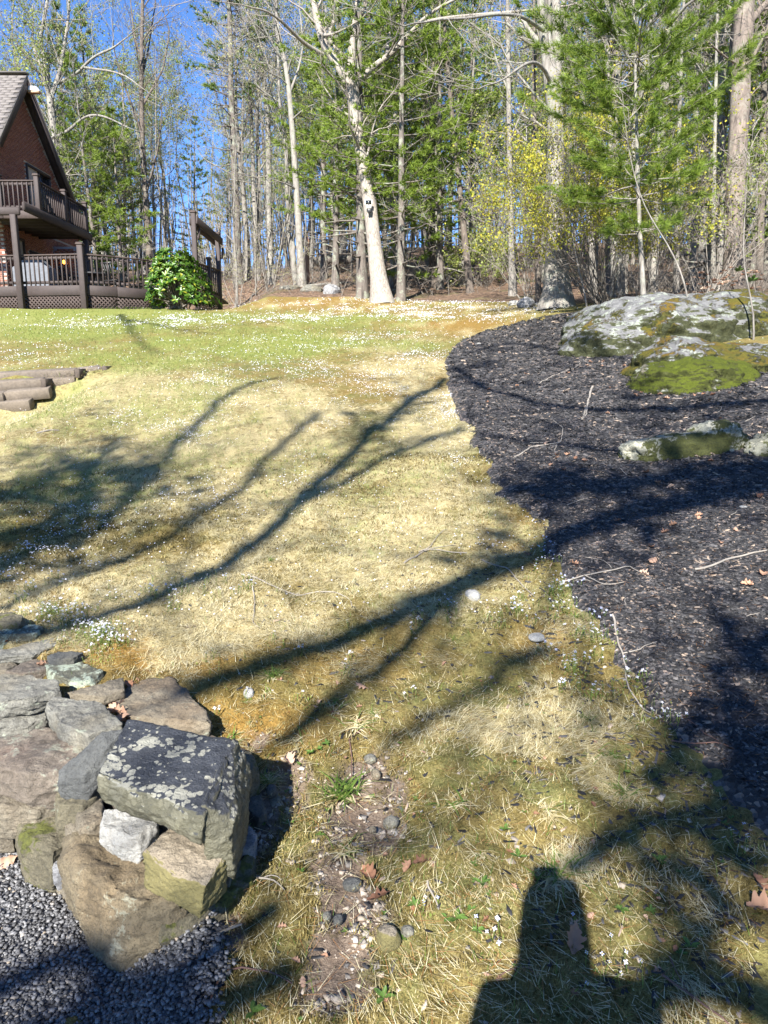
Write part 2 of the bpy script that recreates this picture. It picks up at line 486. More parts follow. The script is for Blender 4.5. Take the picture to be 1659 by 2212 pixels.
# leaf litter under the trees
FSD = forest_sd(GX, GY)
m, n, l, p = M('leaf_litter')
gp = geo_pos(n, l)
v1 = voro(n, l, gp, 9, 'F1', 'Color'); sv = n.new('ShaderNodeSeparateColor'); l.new(v1, sv.inputs[0])
r1 = ramp(n, [(0, (.035, .021, .014)), (.4, (.10, .06, .038)), (.75, (.19, .12, .075)), (1, (.33, .235, .165))])
l.new(mth(n, l, 'ADD', mth(n, l, 'MULTIPLY', sv.outputs[0], .65), mth(n, l, 'MULTIPLY', noise(n, l, gp, 4, 5, .7), .35)), r1.inputs[0])
c = mixc(n, l, mapr(n, l, noise(n, l, gp, .5, 4), .52, .66, 0, .6), r1.outputs[0], (.09, .10, .025))
l.new(c, p.inputs['Base Color']); p.inputs['Roughness'].default_value = .85
bump(n, l, p, voro(n, l, gp, 9), .9, .12)
litter = h(GX, GY) + np.clip(FSD * .1, -.15, .05) + (fbm(GX * 2.2, GY * 2.2, o=4, s=33) - .5) * .22 * sstep(FSD, 0, 2)
sheet('forest_floor', litter, FSD > -1.2, m)

# ------------------------------------------------------------------ ground cover that nobody could count
rng = np.random.default_rng(7)
def polar_pts(n, r0, r1, az=31.5, power=0.0):
    """n points in the wedge of ground in front, denser near by; returns x, y, r"""
    u = rng.random(n)
    if power == 0: r = r0 * (r1 / r0) ** u
    else: r = (r0 ** power + u * (r1 ** power - r0 ** power)) ** (1 / power)
    a = np.radians(rng.uniform(-az, az, n))
    return r * np.sin(a), r * np.cos(a), r
def lawn_ok(x, y, edge=.02):
    return (sdf(x, y, MULCH) < edge - .30 * (fbm(x * 2.6, y * 2.6, o=5, s=21) - .5) - .02) & (sdf(x, y, GRAVEL) < -.02) & (sdf(x, y, WALLIN) < -.02) & (forest_sd(x, y) < .3) & \
           ~((x < -5.6) & (y > 23.2))
def blades(name, x, y, z, L, Wd, yaw, pitch, tint, mat, bend=0.0, lift=0.0):
    """one thin leaf-blade triangle pair each"""
    k = len(x)
    d = np.stack([np.cos(yaw) * np.cos(pitch), np.sin(yaw) * np.cos(pitch), np.sin(pitch)], -1)
    s = np.stack([-np.sin(yaw), np.cos(yaw), np.zeros(k)], -1)
    b = np.stack([x, y, z + lift], -1)
    tip = b + d * L[:, None]; tip[:, 2] -= bend * L
    V = np.stack([b - s * Wd[:, None] / 2, b + s * Wd[:, None] / 2, tip], 1).reshape(-1, 3)
    Fc = np.arange(k * 3).reshape(k, 3)
    return mesh(name, V, Fc, mat, False, {'tint': ('FLOAT', 'FACE', tint)})
MSTRAW = mat_leaf('dry_blade', [(.16, .12, .05), (.38, .315, .155), (.57, .50, .30), (.68, .63, .44)], .25, .7, .2)
MGREEN = mat_leaf('green_blade', [(.05, .09, .015), (.11, .18, .03), (.20, .26, .06)], .3, .5, .3)
MMOSS = mat_leaf('moss_sprig', [(.04, .032, .011), (.125, .096, .030), (.245, .195, .072), (.38, .33, .16)], .2, .8, .1)

x, y, r = polar_pts(520000, 1.35, 21)
S, G, B, O = zones(x, y)
ok = lawn_ok(x, y) & (rng.random(len(x)) < np.clip(S * 1.4 - .10, 0.06, 1) * (1 - B * .9))
x, y, r = x[ok], y[ok], r[ok]
k = len(x)
flow = fbm(x * .9, y * .9, o=2, s=51) * 9 + fbm(x * 3, y * 3, o=2, s=52) * 4
sc = np.maximum(1, r / 4.5)
tag(link('dry_grass', blades('dry_grass', x, y, hz(x, y), rng.uniform(.03, .085, k) * np.minimum(sc, 1.6), rng.uniform(.0014, .0026, k) * sc, flow + rng.normal(0, .7, k),
    np.abs(rng.normal(.18, .22, k)), rng.random(k) ** .8, MSTRAW, .12, .004)), kind='stuff')
x, y, r = polar_pts(190000, 1.35, 24)
S, G, B, O = zones(x, y)
ok = lawn_ok(x, y) & (rng.random(len(x)) < np.clip(G * 1.1 - .12, 0.03, .8) * (1 - B * .7))
x, y, r = x[ok], y[ok], r[ok]; k = len(x); sc = np.maximum(1, r / 4.5)
tag(link('green_grass', blades('green_grass', x, y, hz(x, y), rng.uniform(.02, .06, k) * np.minimum(sc, 1.5), rng.uniform(.0015, .003, k) * sc, rng.uniform(0, 6.3, k),
    rng.uniform(.4, 1.3, k), rng.random(k), MGREEN, .1)), kind='stuff')
x, y, r = polar_pts(330000, 1.3, 6.5, 31.5, .5)
S, G, B, O = zones(x, y)
ok = lawn_ok(x, y) & (rng.random(len(x)) < np.clip(1.15 - S * .95, 0.05, 1) * np.clip(1.1 - B * 1.25, 0, 1))
x, y, r = x[ok], y[ok], r[ok]; k = len(x); sc = np.maximum(1, r / 3)
clump = fbm(x * 22, y * 22, o=2, s=61)
tag(link('moss', blades('moss', x, y, hz(x, y) - .002, rng.uniform(.007, .017, k) * sc, rng.uniform(.0025, .005, k) * sc, rng.uniform(0, 6.3, k), rng.uniform(.15, 1.3, k),
    np.clip(clump * 1.1 + rng.normal(0, .17, k) - .08 + .1 * O[ok], 0, 1), MMOSS)), kind='stuff')

def chips(name, x, y, z, L, Wd, T, yaw, tilt, roll, tint, mat):
    """splintered slivers: a ridge-topped body with pointed ends, six corners"""
    k = len(x)
    loc = np.array([[-.5, -.35, 0], [.42, -.5, 0], [.5, .4, .1], [-.38, .5, 0], [-.3, -.05, 1], [.34, .08, .9]])
    loc = loc[None] + rng.uniform(-.12, .12, (k, 6, 3))
    P = loc * np.stack([L, Wd, T], -1)[:, None, :]
    cr, sr = np.cos(roll), np.sin(roll)
    y1 = P[..., 1] * cr[:, None] - P[..., 2] * sr[:, None]; z1 = P[..., 1] * sr[:, None] + P[..., 2] * cr[:, None]
    ct, st = np.cos(tilt), np.sin(tilt)
    x1 = P[..., 0] * ct[:, None] - z1 * st[:, None]; z1 = P[..., 0] * st[:, None] + z1 * ct[:, None]
    cy, sy = np.cos(yaw), np.sin(yaw)
    X = x1 * cy[:, None] - y1 * sy[:, None] + x[:, None]; Y = x1 * sy[:, None] + y1 * cy[:, None] + y[:, None]
    V = np.stack([X, Y, z1 + z[:, None]], -1).reshape(-1, 3)
    f = np.array([[0, 1, 5], [0, 5, 4], [1, 2, 5], [2, 3, 4], [2, 4, 5], [3, 0, 4]])
    Fc = (np.arange(k)[:, None, None] * 6 + f[None]).reshape(-1, 3)
    return mesh(name, V, Fc, mat, False, {'tint': ('FLOAT', 'FACE', np.repeat(tint, 6))})
MCHIP = mat_leaf('mulch_chip', [(.008, .008, .0085), (.021, .0205, .0215), (.046, .045, .046), (.105, .10, .10), (.27, .21, .16)], 0, .62, .45)
x, y, r = polar_pts(150000, 1.6, 17, 31.5)
sd = sdf(x, y, MULCH)
spill = rng.random(len(x)) < .13 * np.exp(-np.maximum(-sd, 0) * 2.0) * (r < 4.5)
ok = (sd > .02) | (spill & (sd > -2.4) & lawn_ok(x, y))
x, y, r, sd = x[ok], y[ok], r[ok], sd[ok]; k = len(x); sc = np.maximum(1, (r / 4.5) ** .8)
t = np.clip(rng.beta(1.2, 3.0, k) + .14 * (fbm(x * 1.4, y * 1.4, o=3, s=71) - .35), 0, .93); t[rng.random(k) < .035] = 1
zt = np.where(sd > .05, mulch_top(x, y), np.maximum(hz(x, y), mulch_top(x, y))) - .001
tag(link('mulch_chips', chips('mulch_chips', x, y, zt, rng.uniform(.012, .055, k) * sc, rng.uniform(.005, .014, k) * sc, rng.uniform(.003, .010, k) * sc,
    rng.uniform(0, 6.3, k), rng.normal(0, .22, k), rng.normal(0, .3, k), t, MCHIP)), kind='stuff')

def pebble_soup(name, x, y, z, size, tint, mat, flat=.7):
    k = len(x)
    c = np.array([[i, j, m_] for i in (-1, 1) for j in (-1, 1) for m_ in (-1, 1)], float) * .5
    P = c[None] * (1 + rng.uniform(-.45, .3, (k, 8, 3)))
    P = P * (size[:, None] * np.stack([rng.uniform(.8, 1.3, k), rng.uniform(.6, 1, k), rng.uniform(.45, .9, k) * flat], -1))[:, None, :]
    a = rng.uniform(0, 6.3, k); t = rng.normal(0, .35, k)
    ct, st = np.cos(t)[:, None], np.sin(t)[:, None]
    X = P[..., 0] * ct - P[..., 2] * st; Z = P[..., 0] * st + P[..., 2] * ct; Y = P[..., 1]
    ca, sa = np.cos(a)[:, None], np.sin(a)[:, None]
    V = np.stack([X * ca - Y * sa + x[:, None], X * sa + Y * ca + y[:, None], Z + z[:, None]], -1).reshape(-1, 3)
    Fc = (np.arange(k)[:, None, None] * 8 + BOXF[None]).reshape(-1, 4)
    me = mesh(name, V, Fc, mat, False, {'tint': ('FLOAT', 'FACE', np.repeat(tint, 6))})
    return me
MGRAV = mat_leaf('gravel_stone', [(.036, .036, .038), (.075, .075, .079), (.135, .135, .14), (.22, .22, .225), (.30, .25, .19)], 0, .7, .4)
MPEB = mat_leaf('pebble', [(.07, .07, .073), (.17, .155, .14), (.30, .25, .20), (.38, .32, .26), (.46, .42, .37)], 0, .75, .3)
x = rng.uniform(-2.2, -.3, 74000); y = rng.uniform(1.2, 3.0, 74000)
ok = (sdf(x, y, GRAVEL) > .02 - .06 * rng.random(len(x))) & (x > -.62 * y - .15)
x, y = x[ok], y[ok]; k = len(x)
tt = np.clip(rng.beta(1.6, 2.6, k), 0, .86); tt[rng.random(k) < .015] = 1
tag(link('gravel', pebble_soup('gravel', x, y, h(x, y) + .018 + rng.uniform(0, .012, k), rng.uniform(.006, .0125, k), tt, MGRAV, .85)), kind='stuff')
x, y, r = polar_pts(60000, 1.3, 4.2, 31.5, .5)
S, G, B, O = zones(x, y)
ok = lawn_ok(x, y) & (rng.random(len(x)) < np.where(B > .35, .62 * B, .015))
x, y, B = x[ok], y[ok], B[ok]; k = len(x)
tag(link('pebbles', pebble_soup('pebbles', x, y, hz(x, y) - .022 * B - .006 + rng.uniform(0, .006, k), .005 + .020 * rng.random(k) ** 5, np.clip(rng.beta(1.6, 1.4, k), 0, 1), MPEB)), kind='stuff')
# ------------------------------------------------------------------ the brick house, its balcony and the deck
rnd = random.Random(11)
def mat_wood(name, c, var=.3, rough=.75):
    m, n, l, p = M(name)
    f = noise(n, l, tc(n, l, (30, 30, 30)), 1.0, 4, .6); g = noise(n, l, geo_pos(n, l, (6, 6, 6)), 1, 3)
    r = ramp(n, [(.3, tuple(x * (1 - var) for x in c)), (.7, tuple(x * (1 + var) for x in c))])
    l.new(mth(n, l, 'ADD', mth(n, l, 'MULTIPLY', f, .5), mth(n, l, 'MULTIPLY', g, .5)), r.inputs[0])
    l.new(r.outputs[0], p.inputs['Base Color']); p.inputs['Roughness'].default_value = rough
    bump(n, l, p, f, .3, .004)
    return m
MDECK = mat_wood('brown_stain', (.040, .029, .027))
MDECK2 = mat_wood('brown_stain_worn', (.052, .036, .031), .35)
m, n, l, p = M('brick'); MBRICK = m
r1 = ramp(n, [(0, (.15, .052, .034)), (.35, (.23, .085, .055)), (.7, (.28, .115, .075)), (.93, (.33, .155, .11)), (1, (.10, .048, .04))])
g = geo_pos(n, l, (4.9, 4.9, 15)); vv = voro(n, l, g, 1.0, 'F1', 'Color'); sv = n.new('ShaderNodeSeparateColor'); l.new(vv, sv.inputs[0])
l.new(mth(n, l, 'ADD', mth(n, l, 'MULTIPLY', rnd_obj(n), .5), mth(n, l, 'MULTIPLY', sv.outputs[0], .5)), r1.inputs[0])
c = mixc(n, l, mapr(n, l, noise(n, l, geo_pos(n, l), 60, 4), .35, .7, 0, .35), r1.outputs[0], (.25, .13, .09))
l.new(c, p.inputs['Base Color']); p.inputs['Roughness'].default_value = .85
bump(n, l, p, noise(n, l, geo_pos(n, l), 80, 3), .3, .004)
MMORT = mat_plain('mortar', (.38, .34, .30), .9, 40, .2, .3)
m, n, l, p = M('glass_pane'); MGLASS = m
p.inputs['Base Color'].default_value = (.02, .022, .022, 1); p.inputs['Roughness'].default_value = .04; p.inputs['Specular IOR Level'].default_value = .9
MSHING = mat_plain('asphalt_shingle', (.15, .135, .125), .9, 60, .35, .5, .006)
MWHITE = mat_plain('white_enamel', (.75, .74, .70), .4, 5, .04, 0)
MBLACK = mat_plain('black_metal', (.02, .02, .021), .45, 30, .2, .1)

X0, XB = -12.7, -11.0
YC, YA, YR = 25.0, 26.95, 30.9           # house corner, apex, far eave
ZA, ZE_L, ZE_R = 11.6, 9.35, 7.55
ZF, ZB, ZG = 4.33, 6.72, 3.5             # deck floor, balcony floor, ground
def rake(y):
    return np.where(y < YA, ZA - (YA - y) * (ZA - ZE_L) / (YA - YC), ZA - (y - YA) * (ZA - ZE_R) / (YR - YA))
house = empty('brick_house', (X0, YC, ZG), 'brick house with steep shingled gable behind a dark brown deck', 'house')
hb = orig(house)
wl = Soup()
# gable wall as an upright prism of one brick thickness
ys = [YC, YA, YR]; pts = [(YC, ZG - .6), (YR, ZG - .6), (YR, ZE_R), (YA, ZA), (YC, ZE_L)]
V = [(X0 - .008, a, b) for a, b in pts] + [(X0 - .25, a, b) for a, b in pts]
F_ = [[0, 1, 2, 3, 4], [9, 8, 7, 6, 5]] + [[i, i + 5, (i + 1) % 5 + 5, (i + 1) % 5] for i in range(5)]
me = bpy.data.meshes.new('wall'); me.from_pydata([Vector(v) - Vector(hb) for v in V], [], F_); me.materials.append(MMORT); me.update(); fix(me)
wall = link('wall', me, house)
# the lit south wall goes off beside it, and the bay at the far end stands out under the balcony
s_ = Soup(); s_.box((X0 - 3.258, YC + .13, (ZG - .6 + ZE_L) / 2), (6.0, .244, ZE_L - ZG + .6))
south = link('south_wall', s_.mesh('south_wall', MMORT, hb), house)
YBAY = 28.7
s_ = Soup(); s_.box((X0 + .47, YBAY + .7, (ZG + 6.4) / 2), (.94, 1.4, 6.4 - ZG))
bay = link('bay_wall', s_.mesh('bay_wall', MMORT, hb), house)

bl, bh, bd = .20, .058, .05
def brick_me(axis):
    s = Soup(); s.box((0, 0, 0), (bd, bl, bh) if axis == 'x' else (bl, bd, bh))
    me = s.mesh('brick', MBRICK, bev=.004); return me
BX, BY = brick_me('x'), brick_me('y')
OPEN = [  # window and door openings on the east wall: y0, y1, z0, z1
    (27.02, 28.85, ZB + .05, 8.95), (26.75, 28.2, ZF + .05, 5.95), (25.7, 26.35, ZF + .02, 6.25)]
cand = []
for i in range(110):
    z = ZG + .1 + i * .069
    for j in range(32):
        y = YC + .1 + (j + .5 * (i % 2)) * .211
        if z > rake(np.array([y - .1, y + .1])).min() - .10: continue
        if any(a - .11 < y < b + .11 and c_ - .04 < z < d_ + .04 for a, b, c_, d_ in OPEN): continue
        if ZB - .07 < z < ZB + .0: continue
        if y > YBAY - .1 and z < 6.4: continue
        px, py, D = proj(X0, y, z)
        if -25 < px and py > 130: cand.append((D if z > ZB else D + 1.2, (X0 + .012 - bd / 2 + .0, y, z), BX, wall))
for i in range(60):
    z = ZG + .1 + i * .069
    for j in range(8):
        x_ = X0 - .10 - (j + .5 * (i % 2)) * .211
        px, py, D = proj(x_, YC, z)
        if -30 < px: cand.append((D - 8, (x_, YC - .012 + bd / 2, z), BY, south))
    for j in range(7):
        x_ = X0 + .13 + (j + .5 * (i % 2)) * .211
        if z < ZF or z > 6.3 or x_ > X0 + .85: continue
        cand.append((40, (x_, YBAY - .012 + bd / 2, z), BY, bay))
cand.sort(key=lambda t: t[0])
done = 0
rest = {}
for D, p3, me, par in cand:
    if done < 300:
        done += 1
        o = link('brick', me, par); o.location = Vector(p3) - Vector(hb) + Vector((rnd.uniform(-.003, .003) if par == wall else 0, rnd.uniform(-.002, .002), 0))
    else:
        s = rest.setdefault(par.name, (Soup(), par))[0]
        s.box(np.array(p3) + np.array([rnd.uniform(-.003, .003), 0, 0]), (bd, bl, bh) if me is BX else (bl, bd, bh))
for s, par in rest.values():
    o = link('brick', s.mesh('brick', MBRICK, hb), par); tag(o, kind='stuff')
# windows and doors of the east wall
def opening(kind, y0, y1, z0, z1, n_sash):
    fr = Soup()
    fr.box((X0 - .02, (y0 + y1) / 2, z1 - .04), (.16, y1 - y0, .08)); fr.box((X0 - .02, (y0 + y1) / 2, z0 + .03), (.16, y1 - y0, .06))
    for k in range(n_sash + 1):
        yy = y0 + .035 + (y1 - y0 - .07) * k / n_sash
        fr.box((X0 - .02, yy, (z0 + z1) / 2 + .01), (.14, .065, z1 - z0 - .15))
    w = link(kind, fr.mesh(kind, MDECK, hb), house)
    for k in range(n_sash):
        a = y0 + .07 + (y1 - y0 - .07) * k / n_sash; b = a + (y1 - y0 - .07) / n_sash - .07
        g_ = Soup(); g_.box((X0 - .03 + .02 * (k % 2), (a + b) / 2, (z0 + z1) / 2), (.02, b - a, z1 - z0 - .15)); link('pane', g_.mesh('pane', MGLASS, hb), w)
    return w
opening('window', *OPEN[0], 2); opening('window', *OPEN[1], 2); opening('door', *OPEN[2], 1)
# roof: two slopes, the near one shingled piece by piece where it shows
rf = Soup()
OV = .38
for sgn, ye, ze in ((-1, YC - .35, ZE_L - .35 * (ZA - ZE_L) / (YA - YC)), (1, YR + .45, ZE_R - .45 * (ZA - ZE_R) / (YR - YA))):
    a = np.array([X0 + OV, YA, ZA + .16]); b = np.array([X0 + OV, ye, ze + .16]); c_ = np.array([X0 - 7, ye, ze + .16]); d_ = np.array([X0 - 7, YA, ZA + .16])
    t = np.array([0, 0, -.14])
    rf.add(np.array([a, b, c_, d_, a + t, b + t, c_ + t, d_ + t]), np.array([[0, 1, 2, 3], [7, 6, 5, 4], [0, 4, 5, 1], [1, 5, 6, 2], [2, 6, 7, 3], [3, 7, 4, 0]]))
roof = link('roof', rf.mesh('roof', MSHING, hb), house)
sl_ = np.array([0, YC - YA, ZE_L - ZA]); L_ = np.linalg.norm(sl_); sl_ /= L_
nrm = np.cross([1, 0, 0], sl_); nrm *= np.sign(nrm[2])
sm_cache = {}
for i in range(22):
    for j in range(5):
        wv = .30
        x_ = X0 + OV - .15 - (j + .5 * (i % 2)) * .31 + (0.0)
        cpt = np.array([x_, YA, ZA + .16]) + sl_ * (.16 + i * .145) + nrm * (.012 + .002 * ((i + j) % 3))
        if i * .145 > L_ + .3: continue
        v = beamv(cpt - sl_ * .075 - nrm * .004, cpt + sl_ * .085 + nrm * .006, .302, .012, nrm)
        link('shingle', Soup().add(v, BOXF).mesh('shingle', MSHING, hb), roof)
cap = Soup(); cap.beam((X0 + OV, YA, ZA + .20), (X0 - 7, YA, ZA + .20), .26, .05); link('ridge_cap', cap.mesh('ridge_cap', MSHING, hb), roof)
for a, b in (((YA, ZA), (YC - .35, ZE_L - .35 * (ZA - ZE_L) / (YA - YC))), ((YA, ZA), (YR + .45, ZE_R - .45 * (ZA - ZE_R) / (YR - YA)))):
    s = Soup(); s.beam((X0 + OV - .03, a[0], a[1] - .08), (X0 + OV - .03, b[0], b[1] - .08), .04, .26)
    link('rake_board', s.mesh('rake_board', MDECK, hb), house)
    s = Soup(); s.beam((X0 + OV / 2 - .03, a[0], a[1] - .01), (X0 + OV / 2 - .03, b[0], b[1] - .01), OV - .05, .02)
    link('soffit', s.mesh('soffit', MDECK2, hb), house)
# floodlight under the gable peak
fl = empty('floodlight', (X0 + .5, YA + .1, ZA - .33), 'white floodlight fixture under the peak of the brick gable', 'lamp')
s = Soup(); s.add(np.array([[-.22, -.13, 0], [-.22, .13, 0], [.26, .13, -.03], [.26, -.13, -.03], [-.12, -.07, .15], [-.12, .07, .15], [.12, .07, .13], [.12, -.07, .13]]),
                  np.array([[0, 1, 2, 3], [4, 5, 6, 7], [0, 1, 5, 4], [1, 2, 6, 5], [2, 3, 7, 6], [3, 0, 4, 7]]))
link('housing', s.mesh('housing', MWHITE, bev=.01), fl)
s = Soup(); s.box((.03, 0, -.05), (.40, .2, .06)); link('lamp_head', s.mesh('lamp_head', mat_plain('tan_enamel', (.4, .25, .15), .5, 5, .1, 0), bev=.01), fl)
s = Soup(); s.box((-.3, 0, .02), (.2, .06, .06)); link('bracket', s.mesh('bracket', MBLACK), fl)
# wall lantern, lit
wlan = empty('wall_lantern', (X0 + .42, YBAY - .13, 5.82), 'small black wall lantern with lit amber bulb on the shaded brick', 'lantern')
s = Soup(); s.box((0, .06, .02), (.08, .12, .03)); s.box((0, .11, -.02), (.09, .03, .22)); s.box((0, 0, .12), (.15, .15, .03)); s.box((0, 0, .15), (.08, .08, .04)); s.box((0, 0, -.10), (.12, .12, .02))
for i in (-1, 1):
    for j in (-1, 1): s.box((i * .055, j * .055, .01), (.012, .012, .2))
link('frame', s.mesh('frame', MBLACK), wlan)
m, n, l, p = M('lit_bulb'); p.inputs['Base Color'].default_value = (.9, .5, .1, 1); p.inputs['Emission Color'].default_value = (1, .42, .06, 1); p.inputs['Emission Strength'].default_value = 2.2
s = Soup(); s.box((0, 0, 0), (.085, .085, .14)); link('bulb', s.mesh('bulb', m, bev=.02), wlan)

# ---- shared pieces of the railings
def post(par, x, y, z0, z1, w=.14, cap=True, lean=None, base=None):
    b = orig(par); s = Soup(); s.box((x, y, (z0 + z1) / 2), (w, w, z1 - z0))
    o = link('post', s.mesh('post', MDECK, b, bev=.008), par)
    if cap:
        s = Soup(); s.box((x, y, z1 + .02), (w + .05, w + .05, .04)); s.box((x, y, z1 + .055), (w + .02, w + .02, .03)); link('cap', s.mesh('cap', MDECK2, b, bev=.006), o)
    return o
BAL = {}
def railing(par, p, q, z, hgt=.92, out=None, step=.155, zq=None, under=.10):
    """top rail, bottom rail and balusters between two plan points; z is the floor"""
    b = orig(par); p = np.array(p, float); q = np.array(q, float); zq = z if zq is None else zq
    d = q - p; L = np.linalg.norm(d); d /= L; o_ = np.array([d[1], -d[0]]) if out is None else np.array(out)
    def P3(t, zz, off=0): xy = p + d * t + o_ * off; return (xy[0], xy[1], z + (zq - z) * t / L + zz)
    s = Soup(); s.beam(P3(0, hgt), P3(L, hgt), .13, .038); link('top_rail', s.mesh('top_rail', MDECK2, b, bev=.004), par)
    s = Soup(); s.beam(P3(0, hgt - .095), P3(L, hgt - .095), .036, .085); link('upper_rail', s.mesh('upper_rail', MDECK, b), par)
    s = Soup(); s.beam(P3(0, under), P3(L, under), .036, .085); link('lower_rail', s.mesh('lower_rail', MDECK, b), par)
    n_ = max(1, int(round(L / step)))
    key = round(hgt, 2)
    if key not in BAL:
        ss = Soup(); ss.box((0, 0, 0), (.036, .036, hgt - .04)); BAL[key] = ss.mesh('baluster', MDECK, bev=.003)
    for i in range(n_):
        t = (i + .5) * L / n_
        c3 = P3(t, hgt / 2 - .02, .037)
        oo = link('baluster', BAL[key], par); oo.location = Vector(c3) - Vector(b); oo.rotation_euler = (0, 0, math.atan2(d[1], d[0]))

# ---- deck
FRONT = []
for px, D in ((-75, 22.6), (42, 22.4), (181, 22.15), (250, 22.6), (322, 23.3), (385, 23.9), (424, 23.5)):
    q = at(px, 590, D); FRONT.append((q[0], q[1]))
deck = empty('wooden_deck', (-9.5, 25.5, ZG), 'low dark brown wooden deck with lattice skirt and tall gate posts', 'deck')
db = orig(deck)
NEARP, FARP = at(424, 600, 23.5), at(474, 620, 25.3)
NEARP[2] = FARP[2] = 0
fl_pts = FRONT + [(FARP[0], FARP[1]), (FARP[0] - .2, YBAY), (X0 + 1.0, YBAY), (X0 + .02, YBAY - .02), (X0 + .02, YC + .02), (X0 - 3, YC - .02)]
V = [(a, b, ZF) for a, b in fl_pts] + [(a, b, ZF - .06) for a, b in fl_pts]; k = len(fl_pts)
me = bpy.data.meshes.new('floor_boards'); me.from_pydata([Vector(v) - Vector(db) for v in V], [], [list(range(k)), list(range(2 * k - 1, k - 1, -1))] + [[i, i + k, (i + 1) % k + k, (i + 1) % k] for i in range(k)])
me.materials.append(MDECK2); me.update(); fix(me); link('floor_boards', me, deck)
EDGE = FRONT + [(FARP[0], FARP[1])]
for i in range(len(EDGE) - 1):
    p, q = np.array(EDGE[i]), np.array(EDGE[i + 1]); d = (q - p) / np.linalg.norm(q - p); o_ = np.array([d[1], -d[0]])
    s = Soup(); a = p + o_ * .03; b = q + o_ * .03
    zt, zb = ZF - .0, ZF - .30
    s.beam((a[0], a[1], (zt + zb) / 2), (b[0], b[1], (zt + zb) / 2), .045, zt - zb); link('fascia_board', s.mesh('fascia_board', MDECK, db, bev=.004), deck)
    # lattice panel under it: crossing slats, each a piece of its own
    L = np.linalg.norm(q - p); z1 = zb + .02; zlo = min(float(h(*p)), float(h(*q))) - .05
    fr = Soup(); fr.beam((p[0], p[1], z1 - .03), (q[0], q[1], z1 - .03), .03, .05)
    pan = link('lattice_panel', fr.mesh('lattice_panel', MDECK, db), deck)
    H_ = z1 - zlo
    if i >= 4 and i < 6: continue
    for lay, sg in ((0, 1), (1, -1)):
        t0 = -H_
        while t0 < L + H_:
            # slat line: t = t0 + sg*(z - zlo)
            za, zb2 = zlo, z1
            ta, tb = t0 + sg * 0, t0 + sg * H_
            lo, hi = 0.0, 1.0
            dt = tb - ta
            if dt > 0: lo = max(lo, (0 - ta) / dt); hi = min(hi, (L - ta) / dt)
            else: lo = max(lo, (L - ta) / dt); hi = min(hi, (0 - ta) / dt)
            if hi - lo > .12:
                A = p + d * (ta + dt * lo) + o_ * (.004 + .011 * lay); B2 = p + d * (ta + dt * hi) + o_ * (.004 + .011 * lay)
                v = beamv((A[0], A[1], za + H_ * lo), (B2[0], B2[1], za + H_ * hi), .009, .042, (d[0] * -sg, d[1] * -sg, 1))
                link('slat', Soup().add(v, BOXF).mesh('slat', MDECK2, db), pan)
            t0 += .125
# posts with their railings
zt_p = 6.35
def xy_at(px, D): q = at(px, 600, D); return q[0], q[1]
for (px, D, top) in ((181, 22.15, ZF + 1.18),):
    x_, y_ = xy_at(px, D); post(deck, x_, y_ - .1, float(h(x_, y_)) - .1, top, .17)
xp, yp = xy_at(45, 22.3)
post(deck, xp, yp - .1, float(h(xp, yp)) - .1, 6.42, .17, cap=False)
post(deck, NEARP[0], NEARP[1], float(h(NEARP[0], NEARP[1])) - .1, 6.75, .15)
post(deck, FARP[0], FARP[1], float(h(FARP[0], FARP[1])) - .2, 6.42, .15)
MIDP = (NEARP + FARP) / 2
post(deck, MIDP[0] + .05, MIDP[1], ZF - .3, ZF + 1.12, .12)
s = Soup(); s.beam((NEARP[0] + .12, NEARP[1] - .1, 6.52), (FARP[0] + .12, FARP[1] + .2, 6.2), .06, .24); link('beam', s.mesh('beam', MDECK, db, bev=.01), deck)
s = Soup(); s.beam((NEARP[0] - .1, NEARP[1] - .1, 6.48), (FARP[0] - .1, FARP[1] + .2, 6.16), .06, .22); link('beam', s.mesh('beam', MDECK, db, bev=.01), deck)
# braces below the beam on the tall posts
for P_, zz in ((NEARP, 6.3), (FARP, 5.98)):
    s = Soup(); s.beam((P_[0] + .12, P_[1] + .03, zz - .35), (P_[0] + .12, P_[1] + .3, zz), .05, .10, (0, -1, 1)); link('brace', s.mesh('brace', MDECK, db), deck)
for i in range(6):
    railing(deck, EDGE[i], EDGE[i + 1], ZF)
railing(deck, (NEARP[0], NEARP[1]), (FARP[0], FARP[1]), ZF - .04)
# carved front beam on the tall post, and the rounded beam end
s = Soup(); s.beam((X0 - 1.2, yp - .1, 6.52), (xp + .22, yp - .1, 6.52), .10, .25); link('beam', s.mesh('beam', MDECK, db, bev=.04), deck)

# ---- balcony
YB0, YB1 = 24.05, 27.75
balc = empty('balcony', (XB, YB0, ZB - .3), 'upper brown wooden balcony with baluster railing on the brick gable', 'balcony')
bb = orig(balc)
s = Soup(); s.box(((X0 + XB) / 2 - .6, (YB0 + YB1) / 2, ZB - .04), (XB - X0 + 1.2, YB1 - YB0, .06)); link('floor_boards', s.mesh('floor_boards', MDECK2, bb), balc)
for i in range(7):
    y_ = YB0 + .3 + i * (YB1 - YB0 - .6) / 6
    s = Soup(); s.box(((X0 + XB) / 2 + .0, y_, ZB - .17), (XB - X0 - .1, .05, .19)); link('joist', s.mesh('joist', MDECK, bb), balc)
s = Soup(); s.beam((XB + .03, yp - .35, ZB - .10), (XB + .03, YB1 + .35, ZB - .10), .11, .30); link('beam', s.mesh('beam', MDECK, bb, bev=.05), balc)
s = Soup(); s.beam((XB - .02, YB1 + .1, ZB - .30), (XB - .02, YB1 + .4, ZB - .30), .11, .15); link('beam_end', s.mesh('beam_end', MDECK, bb, bev=.05), balc)
